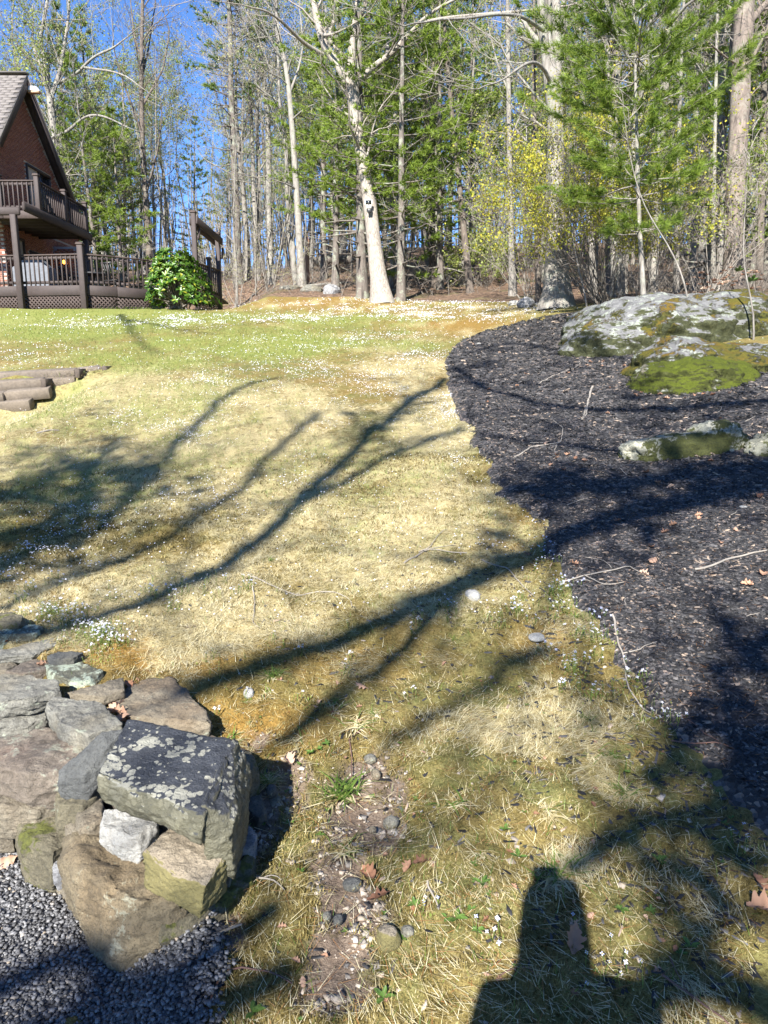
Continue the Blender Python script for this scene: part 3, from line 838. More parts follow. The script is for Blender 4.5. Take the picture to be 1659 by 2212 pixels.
s = Soup(); s.box(((X0 + XB) / 2 - .6, YB0 - .03, ZB - .13), (XB - X0 + 1.2, .05, .24)); link('fascia_board', s.mesh('fascia_board', MDECK2, bb, bev=.006), balc)
for (x_, y_) in ((XB, YB0), (XB, (YB0 + YB1) / 2 + .1), (XB, YB1), (X0 + .50, YB0)):
    post(balc, x_, y_, ZB - .25, ZB + 1.02, .14)
railing(balc, (X0 + .57, YB0), (XB - .07, YB0), ZB, .88)
railing(balc, (X0 - 1.2, YB0), (X0 + .43, YB0), ZB, .88)
railing(balc, (XB, YB0 + .07), (XB, (YB0 + YB1) / 2 + .03), ZB, .88)
railing(balc, (XB, (YB0 + YB1) / 2 + .17), (XB, YB1 - .07), ZB, .88)
for z0_, z1_ in ((float(h(XB, YB1)) - .1, ZB - .25),):
    post(balc, XB - .02, YB1 - .1, z0_, z1_, .17, cap=False)

# ---- furniture seen through the railing
def chair(px, D, rz, label):
    q = at(px, 600, D); c_ = empty('deck_chair', (q[0], q[1], ZF), label, 'chair', 'dark chairs on the deck', rz)
    mt = MBLACK
    s = Soup(); s.box((0, 0, .43), (.52, .5, .04)); link('seat', s.mesh('seat', mt, bev=.01), c_)
    s = Soup()
    for i in range(5): s.beam((-.2 + i * .1, .24, .45), (-.2 + i * .1, .36, 1.0), .035, .02, (0, 1, 0))
    s.beam((-.25, .355, .99), (.25, .355, .99), .03, .06); link('backrest', s.mesh('backrest', mt), c_)
    for i in (-1, 1):
        s = Soup(); s.beam((i * .27, -.25, .66), (i * .27, .3, .68), .05, .03); s.beam((i * .27, -.22, .45), (i * .27, -.25, .66), .03, .03, (1, 0, 0)); link('armrest', s.mesh('armrest', mt), c_)
        for j in (-1, 1):
            s = Soup(); s.beam((i * .23, j * .21, .42), (i * .27, j * .26, 0), .04, .04, (1, 0, 0)); link('leg', s.mesh('leg', mt), c_)
    return c_
chair(247, 24.6, R(155), 'dark slatted armchair on the deck behind the curved railing')
chair(152, 25.2, R(70), 'dark armchair on the deck below the lit wall lantern')
q = at(203, 600, 25.0)
tb = empty('patio_table', (q[0], q[1], ZF), 'round dark patio table between the two deck chairs', 'table')
a = np.linspace(0, 2 * np.pi, 24, endpoint=False)
V = np.concatenate([np.stack([.5 * np.cos(a), .5 * np.sin(a), np.full(24, zz)], -1) for zz in (.74, .70)])
me = bpy.data.meshes.new('table_top'); me.from_pydata([tuple(v) for v in V], [], [list(range(24)), list(range(47, 23, -1))] + [[i, i + 24, (i + 1) % 24 + 24, (i + 1) % 24] for i in range(24)]); me.materials.append(MBLACK); me.update(); fix(me)
link('table_top', me, tb)
s = Soup(); s.box((0, 0, .36), (.06, .06, .7)); link('stem', s.mesh('stem', MBLACK), tb)
s = Soup(); s.box((0, 0, .02), (.5, .06, .04)); s.box((0, 0, .02), (.06, .5, .035)); link('base', s.mesh('base', MBLACK), tb)
q = at(76, 600, 23.9)
gr = empty('grill', (q[0], q[1], ZF), 'covered grill on the deck with pale grey cover behind balusters', 'grill')
MCOVER = mat_plain('grey_cover', (.12, .13, .15), .7, 6, .15, .6, .03)
prof = [(-.62, .12), (-.60, .75), (-.42, .86), (-.30, 1.02), (.30, 1.02), (.42, .86), (.60, .75), (.62, .12)]
V = [(a * (1.0 if b < .9 else .95), y_, b) for y_ in (-.28, .28) for a, b in prof]; k = len(prof)
me = bpy.data.meshes.new('cover'); me.from_pydata(V, [], [list(range(k)), list(range(2 * k - 1, k - 1, -1))] + [[i, i + k, (i + 1) % k + k, (i + 1) % k] for i in range(k)]); me.materials.append(MCOVER); me.update(); fix(me)
link('cover', me, gr)
s = Soup()
for i in (-.5, .5):
    for j in (-.2, .2): s.box((i, j, .06), (.06, .06, .12))
link('leg', s.mesh('leg', MBLACK), gr)

# ------------------------------------------------------------------ timber retaining wall at the lawn
MTIMB = mat_wood('weathered_timber', (.14, .115, .09), .4, .9)
MTIMBE = mat_wood('dark_end_grain', (.07, .055, .045), .4, .9)
tw = empty('timber_wall', (-5.2, 10.7, float(h(-5.2, 10.7))), 'low stepped retaining wall of weathered grey timbers in the lawn', 'retaining wall')
def timb(px0, py0, px1, py1, D0, D1, hh=.15, ww=.19, m_=MTIMB):
    A = at(px0, py0, D0); B2 = at(px1, py1, D1)
    A[2] -= hh / 2; B2[2] -= hh / 2
    d = B2 - A; s_ = np.array([-d[1], d[0], 0]); s_ /= np.linalg.norm(s_)
    A = A + s_ * ww / 2; B2 = B2 + s_ * ww / 2
    up = np.array([0, -.22, 1.0])
    s = Soup(); s.beam(A, B2, ww, hh, up)
    o = link('timber', s.mesh('timber', m_, orig(tw), bev=.005), tw); return o
timb(-170, 813, 160, 796, 10.6, 10.8)
timb(172, 795.5, 220, 790, 10.95, 11.1)
timb(-170, 833, 88, 817, 10.4, 10.5)
timb(98, 818, 161, 813, 10.65, 10.75)
timb(-170, 857, 5, 846, 10.2, 10.25)
timb(8, 845, 105, 836, 10.3, 10.4)
timb(-170, 878, 62, 862, 10.18, 10.25)
for px, py, D in ((166, 795.5, 10.72), (93, 817, 10.46), (225, 790, 11.05)):
    A = at(px, py, D); A[2] -= .075
    s = Soup(); s.box(A + np.array([0, .12, 0]), (.075, .26, .145)); link('timber', s.mesh('timber', MTIMBE, orig(tw), bev=.01), tw)['label'] = 'dark end of a cross timber'
# ------------------------------------------------------------------ stones
def mat_stone(name, base, dark, lichen=(.34, .37, .29), la=.5, moss=None, ma=0., lsc=9, spots=0.0, spotc=(.29, .285, .235), rough=.85, warm=None, lsoft=.06, th=.58, side_c=None):
    m, n, l, p = M(name)
    v = tc(n, l)
    f = noise(n, l, v, 9, 6, .68); g = noise(n, l, v, 45, 5, .7); bg_ = noise(n, l, v, 2.6, 3, .55)
    r = ramp(n, [(.3, dark), (.52, base), (.72, tuple(min(1, x * 1.35) for x in base))])
    l.new(mth(n, l, 'ADD', mth(n, l, 'MULTIPLY', f, .55), mth(n, l, 'MULTIPLY', g, .45)), r.inputs[0])
    c = r.outputs[0]
    if warm: c = mixc(n, l, mapr(n, l, bg_, .45, .62, 0, .8), c, mixc(n, l, 1.0, c, warm, 'MULTIPLY'))
    fine = noise(n, l, v, 170, 4, .75)
    c = mixc(n, l, mapr(n, l, fine, .38, .50, .75, 0), c, dark)
    c = mixc(n, l, mapr(n, l, noise(n, l, tc(n, l, (1, 1, 3)), 14, 5, .8, 1.0), .30, .40, .7, 0), c, tuple(x * .6 for x in dark))
    hgt = mth(n, l, 'ADD', f, mth(n, l, 'ADD', mth(n, l, 'MULTIPLY', g, .6), mth(n, l, 'MULTIPLY', fine, .35)))
    if la:
        # lichen in crusty patches
        lf = mth(n, l, 'ADD', mth(n, l, 'MULTIPLY', noise(n, l, v, lsc, 5, .75), .75), mth(n, l, 'MULTIPLY', g, .25))
        k = mapr(n, l, lf, th, th + lsoft, 0, la)
        c = mixc(n, l, k, c, mixc(n, l, g, lichen, tuple(x * .7 for x in lichen)))
    if spots:
        d = voro(n, l, v, 52, 'F1', 'Distance'); cc = voro(n, l, v, 52, 'F1', 'Color'); sc_ = n.new('ShaderNodeSeparateColor'); l.new(cc, sc_.inputs[0])
        d2 = mth(n, l, 'ADD', d, mth(n, l, 'MULTIPLY', mth(n, l, 'SUBTRACT', noise(n, l, v, 90, 3, .7), .5), .6))
        rad = mth(n, l, 'MULTIPLY', mth(n, l, 'POWER', sc_.outputs[0], .7), .90)
        big = mapr(n, l, noise(n, l, v, 7.0, 3), .40, .55, .22, 1)
        k = mapr(n, l, mth(n, l, 'SUBTRACT', d2, mth(n, l, 'MULTIPLY', rad, big)), -.03, .03, spots, 0)
        c = mixc(n, l, k, c, mixc(n, l, g, tuple(x * 1.3 for x in spotc), tuple(x * .5 for x in spotc)))
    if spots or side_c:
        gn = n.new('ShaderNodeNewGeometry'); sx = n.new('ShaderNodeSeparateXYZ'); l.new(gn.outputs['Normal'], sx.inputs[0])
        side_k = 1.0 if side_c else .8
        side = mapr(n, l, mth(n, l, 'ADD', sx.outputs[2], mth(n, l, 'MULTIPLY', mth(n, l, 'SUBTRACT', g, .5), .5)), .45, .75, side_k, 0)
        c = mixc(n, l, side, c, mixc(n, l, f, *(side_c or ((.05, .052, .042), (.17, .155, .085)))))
    if moss:
        mf = mth(n, l, 'ADD', mth(n, l, 'MULTIPLY', noise(n, l, v, 3.2, 5, .7), .8), mth(n, l, 'MULTIPLY', g, .2))
        mfine = ramp(n, [(.3, tuple(x * .35 for x in moss)), (.5, moss), (.72, tuple(x * 1.6 for x in moss))]); l.new(noise(n, l, v, 70, 4, .7), mfine.inputs[0])
        k = mapr(n, l, mf, .62 - .3 * ma, .66 - .3 * ma)
        c = mixc(n, l, k, c, mfine.outputs[0])
    l.new(c, p.inputs['Base Color']); p.inputs['Roughness'].default_value = rough
    bump(n, l, p, hgt, 1.0, .016)
    return m
MS = {
 'slab': mat_stone('dark_lichen_stone', (.034, .038, .047), (.013, .015, .02), la=.25, spots=.92, rough=.55, th=.66),
 'tan': mat_stone('tan_stone', (.175, .152, .112), (.078, .064, .045), la=.7, warm=(1.08, .92, .78)),
 'grey': mat_stone('grey_stone', (.18, .175, .15), (.075, .072, .06), la=.75, warm=(1.05, .95, .78), lsc=14),
 'pink': mat_stone('pinkish_stone', (.165, .137, .108), (.072, .058, .044), la=.6, warm=(1.06, .86, .80), th=.54),
 'blue': mat_stone('bluish_stone', (.085, .088, .086), (.034, .036, .036), la=.6, warm=(1.1, 1.0, .8)),
 'lich': mat_stone('lichen_stone', (.14, .14, .105), (.06, .06, .04), lichen=(.40, .46, .36), la=.9, th=.47),
 'white': mat_stone('white_stone', (.36, .355, .33), (.22, .21, .19), la=.3, lichen=(.3, .3, .2)),
 'block': mat_stone('tan_block', (.25, .215, .165), (.12, .10, .072), la=.2, warm=(.92, .88, .8), side_c=((.10, .09, .03), (.22, .19, .08))),
 'boulder': mat_stone('corner_boulder', (.165, .135, .085), (.07, .055, .032), la=.6, warm=(1.0, .9, .82), lichen=(.40, .40, .30)),
 'granite': mat_stone('grey_granite', (.27, .27, .275), (.10, .10, .105), la=.3),
 'dark': mat_stone('dark_mossy_stone', (.13, .115, .075), (.055, .048, .03), la=.4, moss=(.07, .075, .012), ma=.35),
}
def stone_mesh(top, thick, seed, mat, cuts=5, amp=.012, bulge=1.03, base=.92, round_=0, squash=None):
    """rough block: the given corner ring on top, a belly and a foot; broken faces, worn edges"""
    r = np.random.default_rng(seed)
    top = np.asarray(top, float); c = top.mean(0)
    top = c + (top - c) * .975
    k = len(top); ring = []
    for f_, sc_ in ((0, .985), (.10, 1.02), (.55, bulge), (1, base)):
        P = c + (top - c) * sc_ * (1 + r.normal(0, .025, (k, 1))); P[:, 2] -= thick * f_; P += r.normal(0, thick * .05, P.shape); ring.append(P)
    P = np.concatenate(ring)
    bm = bmesh.new()
    for q in P: bm.verts.new(q)
    bmesh.ops.convex_hull(bm, input=bm.verts)
    for v_ in [v_ for v_ in bm.verts if not v_.link_faces]: bm.verts.remove(v_)
    bmesh.ops.triangulate(bm, faces=bm.faces)
    size = np.ptp(P, axis=0).max()
    for it in range(cuts):
        lim = size / (5 * 2 ** (it + .2)) if it < cuts else 0
        es = [e for e in bm.edges if e.calc_length() > max(size / 34, .008)]
        if not es: break
        bmesh.ops.subdivide_edges(bm, edges=es, cuts=1)
        bmesh.ops.triangulate(bm, faces=[f for f in bm.faces if len(f.verts) > 3])
    for _ in range(round_): bmesh.ops.smooth_vert(bm, verts=bm.verts, factor=.5, use_axis_x=True, use_axis_y=True, use_axis_z=True)
    bm.normal_update()
    V = np.array([v_.co[:] for v_ in bm.verts]); N = np.array([v_.normal[:] for v_ in bm.verts])
    s = 1.0 / max(size, .05)
    o = seed * 3.7
    dsp = (fbm(V[:, 0] * 4 * s + o, V[:, 1] * 4 * s, V[:, 2] * 4 * s, 3, seed) - .5) * 2.2 + (fbm(V[:, 0] * 14 * s + o, V[:, 1] * 14 * s, V[:, 2] * 30 * s, 4, seed + 9) - .5) * 1.9
    V = V + N * (dsp * amp * size / .35)[:, None]
    Fc = np.array([[v_.index for v_ in f.verts] for f in bm.faces]) if not bm.verts.index_update() else None
    bm.free()
    me = mesh('stone', V, Fc, mat, True)
    return me
def z4(x, y): return (x * .39993, 1271.9 + y * .39993)      # wall close-up -> picture
sw = empty('stone_wall', (-.9, 2.3, 0), 'dry laid stone wall of mixed lichen covered stones beside the gravel', 'stone wall')
swb = orig(sw)
_ns = 0
def wall_stone(kind, outl, z, thick, label=None, dz=None, amp=.010, **k):
    """outl: corner ring of the upper face as seen, laid on the plane at height z (dz: height change per corner)"""
    global _ns
    _ns += 1
    pts = []
    for i, (x_, y_) in enumerate(outl):
        px, py = z4(x_, y_); pts.append(on_z(px, py, z + (dz[i] if dz else 0)))
    me = stone_mesh(np.array(pts), thick, 100 + _ns, MS[kind], amp=amp, **k)
    o = wmesh('stone', me, sw)
    if label: o['label'] = label
    return o
wall_stone('slab', [(690, 712), (980, 740), (1265, 808), (1180, 1040), (1095, 1228), (800, 1110), (520, 1008), (610, 850)], .50, .085, 'dark slab spotted with round pale lichen, topmost', dz=[.03, .02, .0, -.02, -.03, -.02, 0, .02], amp=.007, bulge=1.0, base=.95)
wall_stone('slab', [(1255, 815), (1300, 860), (1345, 965), (1322, 1080), (1250, 1275), (1115, 1215), (1185, 1030)], .485, .17, 'broken end of the dark slab', amp=.009, dz=[0, -.03, -.08, -.09, -.07, -.02, 0])
wall_stone('tan', [(735, 492), (940, 480), (1010, 555), (1120, 660), (1145, 715), (900, 720), (690, 690), (630, 600)], .335, .15)
wall_stone('grey', [(285, 582), (535, 602), (625, 690), (655, 740), (480, 790), (335, 740), (255, 640)], .40, .09)
wall_stone('tan', [(350, 565), (560, 512), (665, 478), (668, 545), (560, 580)], .37, .045)
wall_stone('lich', [(250, 415), (400, 376), (558, 448), (490, 490), (400, 500), (262, 452)], .37, .08, 'block crusted with pale green lichen')
wall_stone('grey', [(-120, 470), (70, 450), (210, 480), (312, 502), (328, 540), (180, 590), (-120, 625)], .41, .075)
wall_stone('grey', [(-120, 690), (120, 660), (245, 635), (255, 680), (150, 720), (-120, 745)], .325, .085)
wall_stone('pink', [(-30, 800), (120, 770), (240, 745), (330, 800), (465, 845), (430, 920), (330, 985), (150, 1010), (10, 960)], .33, .16, 'pinkish rounded stone with flat top')
wall_stone('blue', [(655, 755), (560, 780), (440, 900), (325, 985), (335, 1030), (450, 1000), (590, 860)], .40, .10, dz=[.06, .05, 0, -.06, -.07, -.04, .02])
wall_stone('grey', [(-60, 345), (150, 292), (295, 268), (312, 292), (175, 352), (-60, 368)], .40, .045)
wall_stone('lich', [(-60, 205), (120, 190), (235, 198), (200, 232), (-60, 245)], .43, .10)
wall_stone('dark', [(-60, 135), (60, 122), (130, 150), (100, 172), (-60, 180)], .47, .09)
wall_stone('pink', [(20, 445), (180, 380), (285, 372), (265, 425), (120, 460)], .37, .08)
wall_stone('blue', [(255, 362), (320, 336), (450, 342), (400, 372), (290, 385)], .40, .07)
wall_stone('tan', [(-60, 395), (60, 380), (95, 405), (40, 440), (-60, 450)], .36, .10)
# lower courses and the corner
wall_stone('boulder', [(390, 1335), (545, 1265), (720, 1340), (880, 1500), (990, 1640), (850, 1700), (620, 1720), (450, 1560), (365, 1430)], .20, .40, 'big tan corner boulder at the foot of the wall', bulge=1.06, base=.86, amp=.013)
wall_stone('white', [(555, 1195), (700, 1195), (850, 1240), (830, 1290), (740, 1345), (640, 1340), (545, 1290)], .29, .085, 'whitish flat faced stone under the dark slab')
wall_stone('block', [(935, 1248), (1080, 1320), (1222, 1418), (1160, 1510), (1085, 1590), (930, 1525), (768, 1415)], .325, .115, 'clean tan block leaning out below the slab', dz=[.02, .01, 0, -.01, -.02, 0, .01])
wall_stone('granite', [(1262, 1290), (1340, 1270), (1392, 1325), (1370, 1395), (1290, 1400), (1248, 1350)], .17, .11, round_=4)
wall_stone('granite', [(282, 1385), (345, 1362), (372, 1410), (355, 1480), (285, 1490)], .12, .11, round_=4)
wall_stone('dark', [(60, 1190), (230, 1180), (385, 1245), (370, 1350), (270, 1400), (130, 1330)], .17, .20)
wall_stone('tan', [(-60, 1090), (120, 1100), (290, 1080), (310, 1130), (180, 1180), (-40, 1180)], .22, .12)
wall_stone('dark', [(305, 1065), (430, 1050), (530, 1030), (540, 1130), (430, 1190), (320, 1170)], .26, .17)
wall_stone('tan', [(430, 1120), (530, 1050), (570, 1170), (550, 1250), (450, 1290), (400, 1230)], .25, .15)
wall_stone('tan', [(330, 1190), (420, 1190), (450, 1300), (380, 1330)], .20, .14)
wall_stone('tan', [(-60, 1180), (40, 1190), (60, 1260), (-60, 1270)], .14, .12)
wall_stone('tan', [(180, 1430), (290, 1500), (400, 1590), (380, 1640), (270, 1560), (190, 1480)], .03, .10)
wall_stone('dark', [(1010, 1660), (1180, 1560), (1370, 1440), (1380, 1540), (1200, 1700), (1020, 1810), (860, 1850)], .13, .16, 'long low dark stone along the foot of the corner')
wall_stone('blue', [(1160, 1310), (1260, 1290), (1290, 1420), (1230, 1480), (1200, 1400)], .19, .14)
wall_stone('blue', [(1335, 1130), (1400, 1118), (1440, 1190), (1400, 1230), (1345, 1190)], .18, .09)
wall_stone('grey', [(1435, 1085), (1500, 1082), (1522, 1140), (1470, 1165)], .155, .07)
wall_stone('blue', [(1225, 1180), (1290, 1150), (1330, 1220), (1290, 1290), (1230, 1270)], .22, .13)
wall_stone('dark', [(1310, 860), (1370, 860), (1385, 960), (1340, 1010), (1310, 960)], .27, .15)
wall_stone('pink', [(1310, 1045), (1355, 1032), (1372, 1060), (1330, 1090)], .21, .06)
wall_stone('blue', [(840, 1240), (935, 1250), (1100, 1330), (1240, 1400), (1250, 1300), (1050, 1230)], .26, .20)
# soil and rubble packed behind the stones
pk = Soup()
core = [(-.52, 1.95), (-.75, 1.98), (-1.02, 2.2), (-1.45, 2.7), (-2.1, 3.25), (-2.0, 3.5), (-1.3, 3.0), (-.85, 2.6), (-.5, 2.35)]
V = [(a, b, .24 if i < 5 else .27) for i, (a, b) in enumerate(core)] + [(a, b, -.1) for a, b in core]; k = len(core)
me = bpy.data.meshes.new('earth_core'); me.from_pydata([Vector(v) - Vector(swb) for v in V], [], [list(range(k)), list(range(2 * k - 1, k - 1, -1))] + [[i, i + k, (i + 1) % k + k, (i + 1) % k] for i in range(k)])
me.materials.append(mat_plain('packed_earth', (.05, .04, .032), .95, 30, .5, .6, .02)); me.update(); fix(me); link('earth_core', me, sw)

# ---- boulders and rocks lying about
def blob(center, axes, seed, mat, rot=0., amp=.12, freq=1.2, sub=3, flat=None, ridge=.0):
    bm = bmesh.new(); bmesh.ops.create_icosphere(bm, subdivisions=sub, radius=1.0)
    V = np.array([v.co[:] for v in bm.verts]); Fc = np.array([[v.index for v in f.verts] for f in bm.faces]); bm.free()
    o = seed * 5.3
    d = 1 + amp * ((fbm(V[:, 0] * freq + o, V[:, 1] * freq, V[:, 2] * freq, 3, seed) - .5) * 3) + amp * .35 * ((fbm(V[:, 0] * freq * 4 + o, V[:, 1] * freq * 4, V[:, 2] * freq * 4, 4, seed + 5) - .5) * 2.2)
    d = d + amp * .5 * np.abs(fbm(V[:, 0] * freq * 2.3 + o, V[:, 1] * freq * 2.3, V[:, 2] * freq * 3.5, 3, seed + 2) - .5) * -2 * ridge
    V = V * d[:, None]
    V = np.sign(V) * np.abs(V) ** .92
    V = V * np.asarray(axes)
    c, s = math.cos(rot), math.sin(rot)
    V = np.stack([V[:, 0] * c - V[:, 1] * s, V[:, 0] * s + V[:, 1] * c, V[:, 2]], -1)
    return V + np.asarray(center), Fc
# the big ledge: moss where water lies, grey rock with white lichen between
def mat_ledge(name, thr, rock=(.135, .135, .135), mossc=(.11, .105, .010), gs=1.0, shift=1.0):
    m, n, l, p = M(name)
    gp = geo_pos(n, l)
    f = noise(n, l, gp, 2.0, 6, .68); g = noise(n, l, gp, 24, 5, .72); b_ = noise(n, l, gp, 5.5, 5, .7)
    rk = ramp(n, [(.32, tuple(x * .4 for x in rock)), (.48, rock), (.66, tuple(x * 1.45 for x in rock))]); l.new(mth(n, l, 'ADD', mth(n, l, 'MULTIPLY', b_, .5), mth(n, l, 'MULTIPLY', g, .5)), rk.inputs[0])
    lich = mixc(n, l, mapr(n, l, noise(n, l, gp, 7, 5, .75), .52, .60, 0, .75), rk.outputs[0], (.30, .33, .27))
    ms = ramp(n, [(.25, tuple(x * .25 for x in mossc)), (.45, mossc), (.62, tuple(x * 1.5 for x in mossc)), (.8, tuple(x * 2.3 for x in mossc))])
    l.new(mth(n, l, 'ADD', mth(n, l, 'MULTIPLY', noise(n, l, gp, 60, 4, .75), .6), mth(n, l, 'MULTIPLY', noise(n, l, gp, 4, 4, .7), .4)), ms.inputs[0])
    k = mapr(n, l, mth(n, l, 'ADD', mth(n, l, 'MULTIPLY', f, .75), mth(n, l, 'MULTIPLY', g, .25)), thr - .02, thr + .02)
    msc = mixc(n, l, mapr(n, l, noise(n, l, gp, 1.3, 3, .6), .45, .62, 0, shift), ms.outputs[0], mixc(n, l, 1.0, ms.outputs[0], (1.5, 1.1, 1.2), 'MULTIPLY'))
    c = mixc(n, l, k, lich, msc)
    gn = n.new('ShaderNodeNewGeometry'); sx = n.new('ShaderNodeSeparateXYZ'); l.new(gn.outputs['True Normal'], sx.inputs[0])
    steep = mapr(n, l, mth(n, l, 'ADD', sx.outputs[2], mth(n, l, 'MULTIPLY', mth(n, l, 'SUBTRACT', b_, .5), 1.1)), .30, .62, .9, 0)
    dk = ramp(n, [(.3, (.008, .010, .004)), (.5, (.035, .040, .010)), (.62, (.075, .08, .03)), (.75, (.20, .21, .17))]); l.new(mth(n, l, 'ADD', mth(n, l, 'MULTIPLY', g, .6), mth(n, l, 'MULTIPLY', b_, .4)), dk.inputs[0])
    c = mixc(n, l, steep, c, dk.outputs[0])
    l.new(c, p.inputs['Base Color']); p.inputs['Roughness'].default_value = .92; p.inputs['Specular IOR Level'].default_value = .2
    bump(n, l, p, mth(n, l, 'ADD', g, mth(n, l, 'MULTIPLY', k, .8)), .9, .04)
    return m
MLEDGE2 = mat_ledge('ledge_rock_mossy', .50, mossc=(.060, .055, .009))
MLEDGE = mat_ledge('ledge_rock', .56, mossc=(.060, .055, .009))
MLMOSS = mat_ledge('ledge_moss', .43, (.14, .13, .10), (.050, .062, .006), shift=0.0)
def rock(name, label, parts, mat, cat='rock', group=None):
    """one rock from one or several overlapping lobes, joined in one mesh"""
    s = Soup(); idx_ = []
    for (c_, ax, sd, rot, amp, mi) in parts:
        V, Fc = blob(c_, ax, sd, None, rot, amp, sub=6 if ax[0] > .6 else 5 if ax[0] > .2 else 4 if ax[0] > .06 else 3, ridge=1.0 if amp < .2 else 1.6, freq=1.8 if ax[0] > .6 else 1.5); s.add(V, Fc); idx_ += [mi] * len(Fc)
    base = np.asarray(parts[0][0])
    me = mesh(name, np.concatenate(s.V) - base, np.concatenate(s.F), mat, True, midx=idx_)
    return tag(link(name, me, loc=base), label, cat, group)
def gp_(px, py): return ground(px, py)
G1 = gp_(1330, 775); G2 = gp_(1480, 865)
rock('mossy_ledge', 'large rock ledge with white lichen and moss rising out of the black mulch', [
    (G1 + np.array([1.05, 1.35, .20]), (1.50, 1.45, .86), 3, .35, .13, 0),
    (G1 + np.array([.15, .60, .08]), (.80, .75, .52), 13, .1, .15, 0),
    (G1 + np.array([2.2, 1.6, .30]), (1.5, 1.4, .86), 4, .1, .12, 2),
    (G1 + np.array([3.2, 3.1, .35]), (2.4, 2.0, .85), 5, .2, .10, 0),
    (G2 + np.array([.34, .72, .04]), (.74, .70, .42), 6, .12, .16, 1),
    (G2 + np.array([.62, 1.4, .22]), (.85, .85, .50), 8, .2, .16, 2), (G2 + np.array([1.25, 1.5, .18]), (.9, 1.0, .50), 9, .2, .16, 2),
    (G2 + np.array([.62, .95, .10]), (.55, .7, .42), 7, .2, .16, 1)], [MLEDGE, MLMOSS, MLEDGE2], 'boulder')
MROCKM = mat_ledge('rock_moss_lichen', .52, (.26, .26, .20), (.075, .075, .008))
g = gp_(1490, 1000)
rock('mossy_rock', 'long low rock patched with moss and cream lichen in the black mulch', [
    (g + np.array([-.22, .16, .06]), (.34, .18, .15), 21, .15, .2, 0), (g + np.array([.04, .18, .08]), (.38, .19, .165), 25, .1, .2, 0), (g + np.array([.30, .20, .13]), (.26, .19, .22), 22, -.2, .2, 0), (g + np.array([.42, .22, .08]), (.18, .17, .17), 26, .3, .2, 0)],
    [mat_stone('cream_lichen_rock', (.25, .25, .2), (.1, .1, .07), lichen=(.62, .58, .44), la=.9, moss=(.040, .045, .007), ma=.50, lsc=7, th=.50)])
g = gp_(1655, 1000)
rock('mossy_rock', 'dark lichen spotted rock beside the long low mossy rock', [(g + np.array([.16, .16, .06]), (.26, .22, .19), 23, .1, .3, 0), (g + np.array([.36, .2, .05]), (.22, .2, .2), 27, .4, .3, 0)],
     [mat_stone('cream_lichen_rock2', (.2, .2, .16), (.08, .08, .05), lichen=(.62, .58, .44), la=.9, moss=(.035, .040, .007), ma=.55, lsc=7, th=.50)])
def small(px, py, wpx, hpx, lab, kind='white', seed=1, cat='rock', amp=.14):
    g = gp_(px, py); D = depth(g); w = wpx * D / F0 / 2; hh = hpx * D / F0
    return rock('rock', lab, [(g + np.array([0, w * .6, hh * .30]), (w, w * .8, hh * .62), seed, .2 * seed, amp, 0)], [MS[kind]], cat)
small(1610, 1112, 34, 20, 'small white rock lying in the black mulch below the mossy rocks', 'white', 31)
small(1648, 1108, 26, 16, 'smaller cream rock beside the white one in the black mulch', 'white', 32)
small(1034, 749, 18, 9, 'tiny white rock at the far end of the mulch bed', 'white', 33)
small(1349, 1052 - 147, 10, 10, 'pale pebble in the mulch below the mossy ledge', 'white', 34)
small(625, 629, 50, 16, 'flat grey rock at the foot of the two pale trunks', 'grey', 35)
small(672, 633, 56, 20, 'rounded grey rock between two others at the edge of the woods', 'grey', 36)
small(716, 637, 46, 26, 'sharp grey rock with pale top at the edge of the woods', 'granite', 37)
small(1140, 664, 50, 24, 'grey rock against the flared base of the big trunk', 'granite', 38)
small(1112, 660, 30, 13, 'low pale rock beside the flared trunk on the moss', 'white', 39)
small(1300, 655, 34, 22, 'moss topped rock behind the flared trunk', 'dark', 40)
small(1022, 1300, 40, 26, 'flat pale stone sunk in the straw coloured lawn', 'white', 41)
small(536, 1508, 28, 22, 'white quartz stone on the moss behind the wall', 'white', 42)
small(1600, 700, 110, 34, 'flat grey rock in the leaves behind the ledge', 'granite', 43)
small(800, 1649, 30, 18, 'flat grey stone beside the thin twig in the bare soil', 'grey', 44)
small(812, 1683, 22, 22, 'rounded tan pebble by the grass tuft', 'tan', 45)
small(838, 1990 + 60, 52, 46, 'square tan stone in the bare soil path', 'block', 46, amp=.2)
small(880, 1985 + 40, 30, 22, 'grey stone beside the square tan one', 'grey', 47)
small(762, 1925, 44, 20, 'dark lichen stone among the oak leaves', 'blue', 48)
small(845, 1790, 34, 26, 'pale grey stone in the gravelly soil', 'grey', 49)
small(805, 1800, 18, 14, 'little tan stone in the gravelly soil', 'tan', 50)
small(705, 1990, 22, 18, 'grey pebble just below the curled oak leaves', 'grey', 51)
small(730, 1998, 26, 20, 'bluish pebble touching the grey one below the oak leaves', 'blue', 52)
small(1162, 1385, 44, 12, 'thin pale stone sliver on the moss by the mulch edge', 'white', 53)
small(585, 1720, 30, 22, 'dark stone by the wall in the shade of the slab', 'blue', 54)
small(462, 2070, 34, 24, 'flat bluish stone at the gravel edge', 'granite', 55)
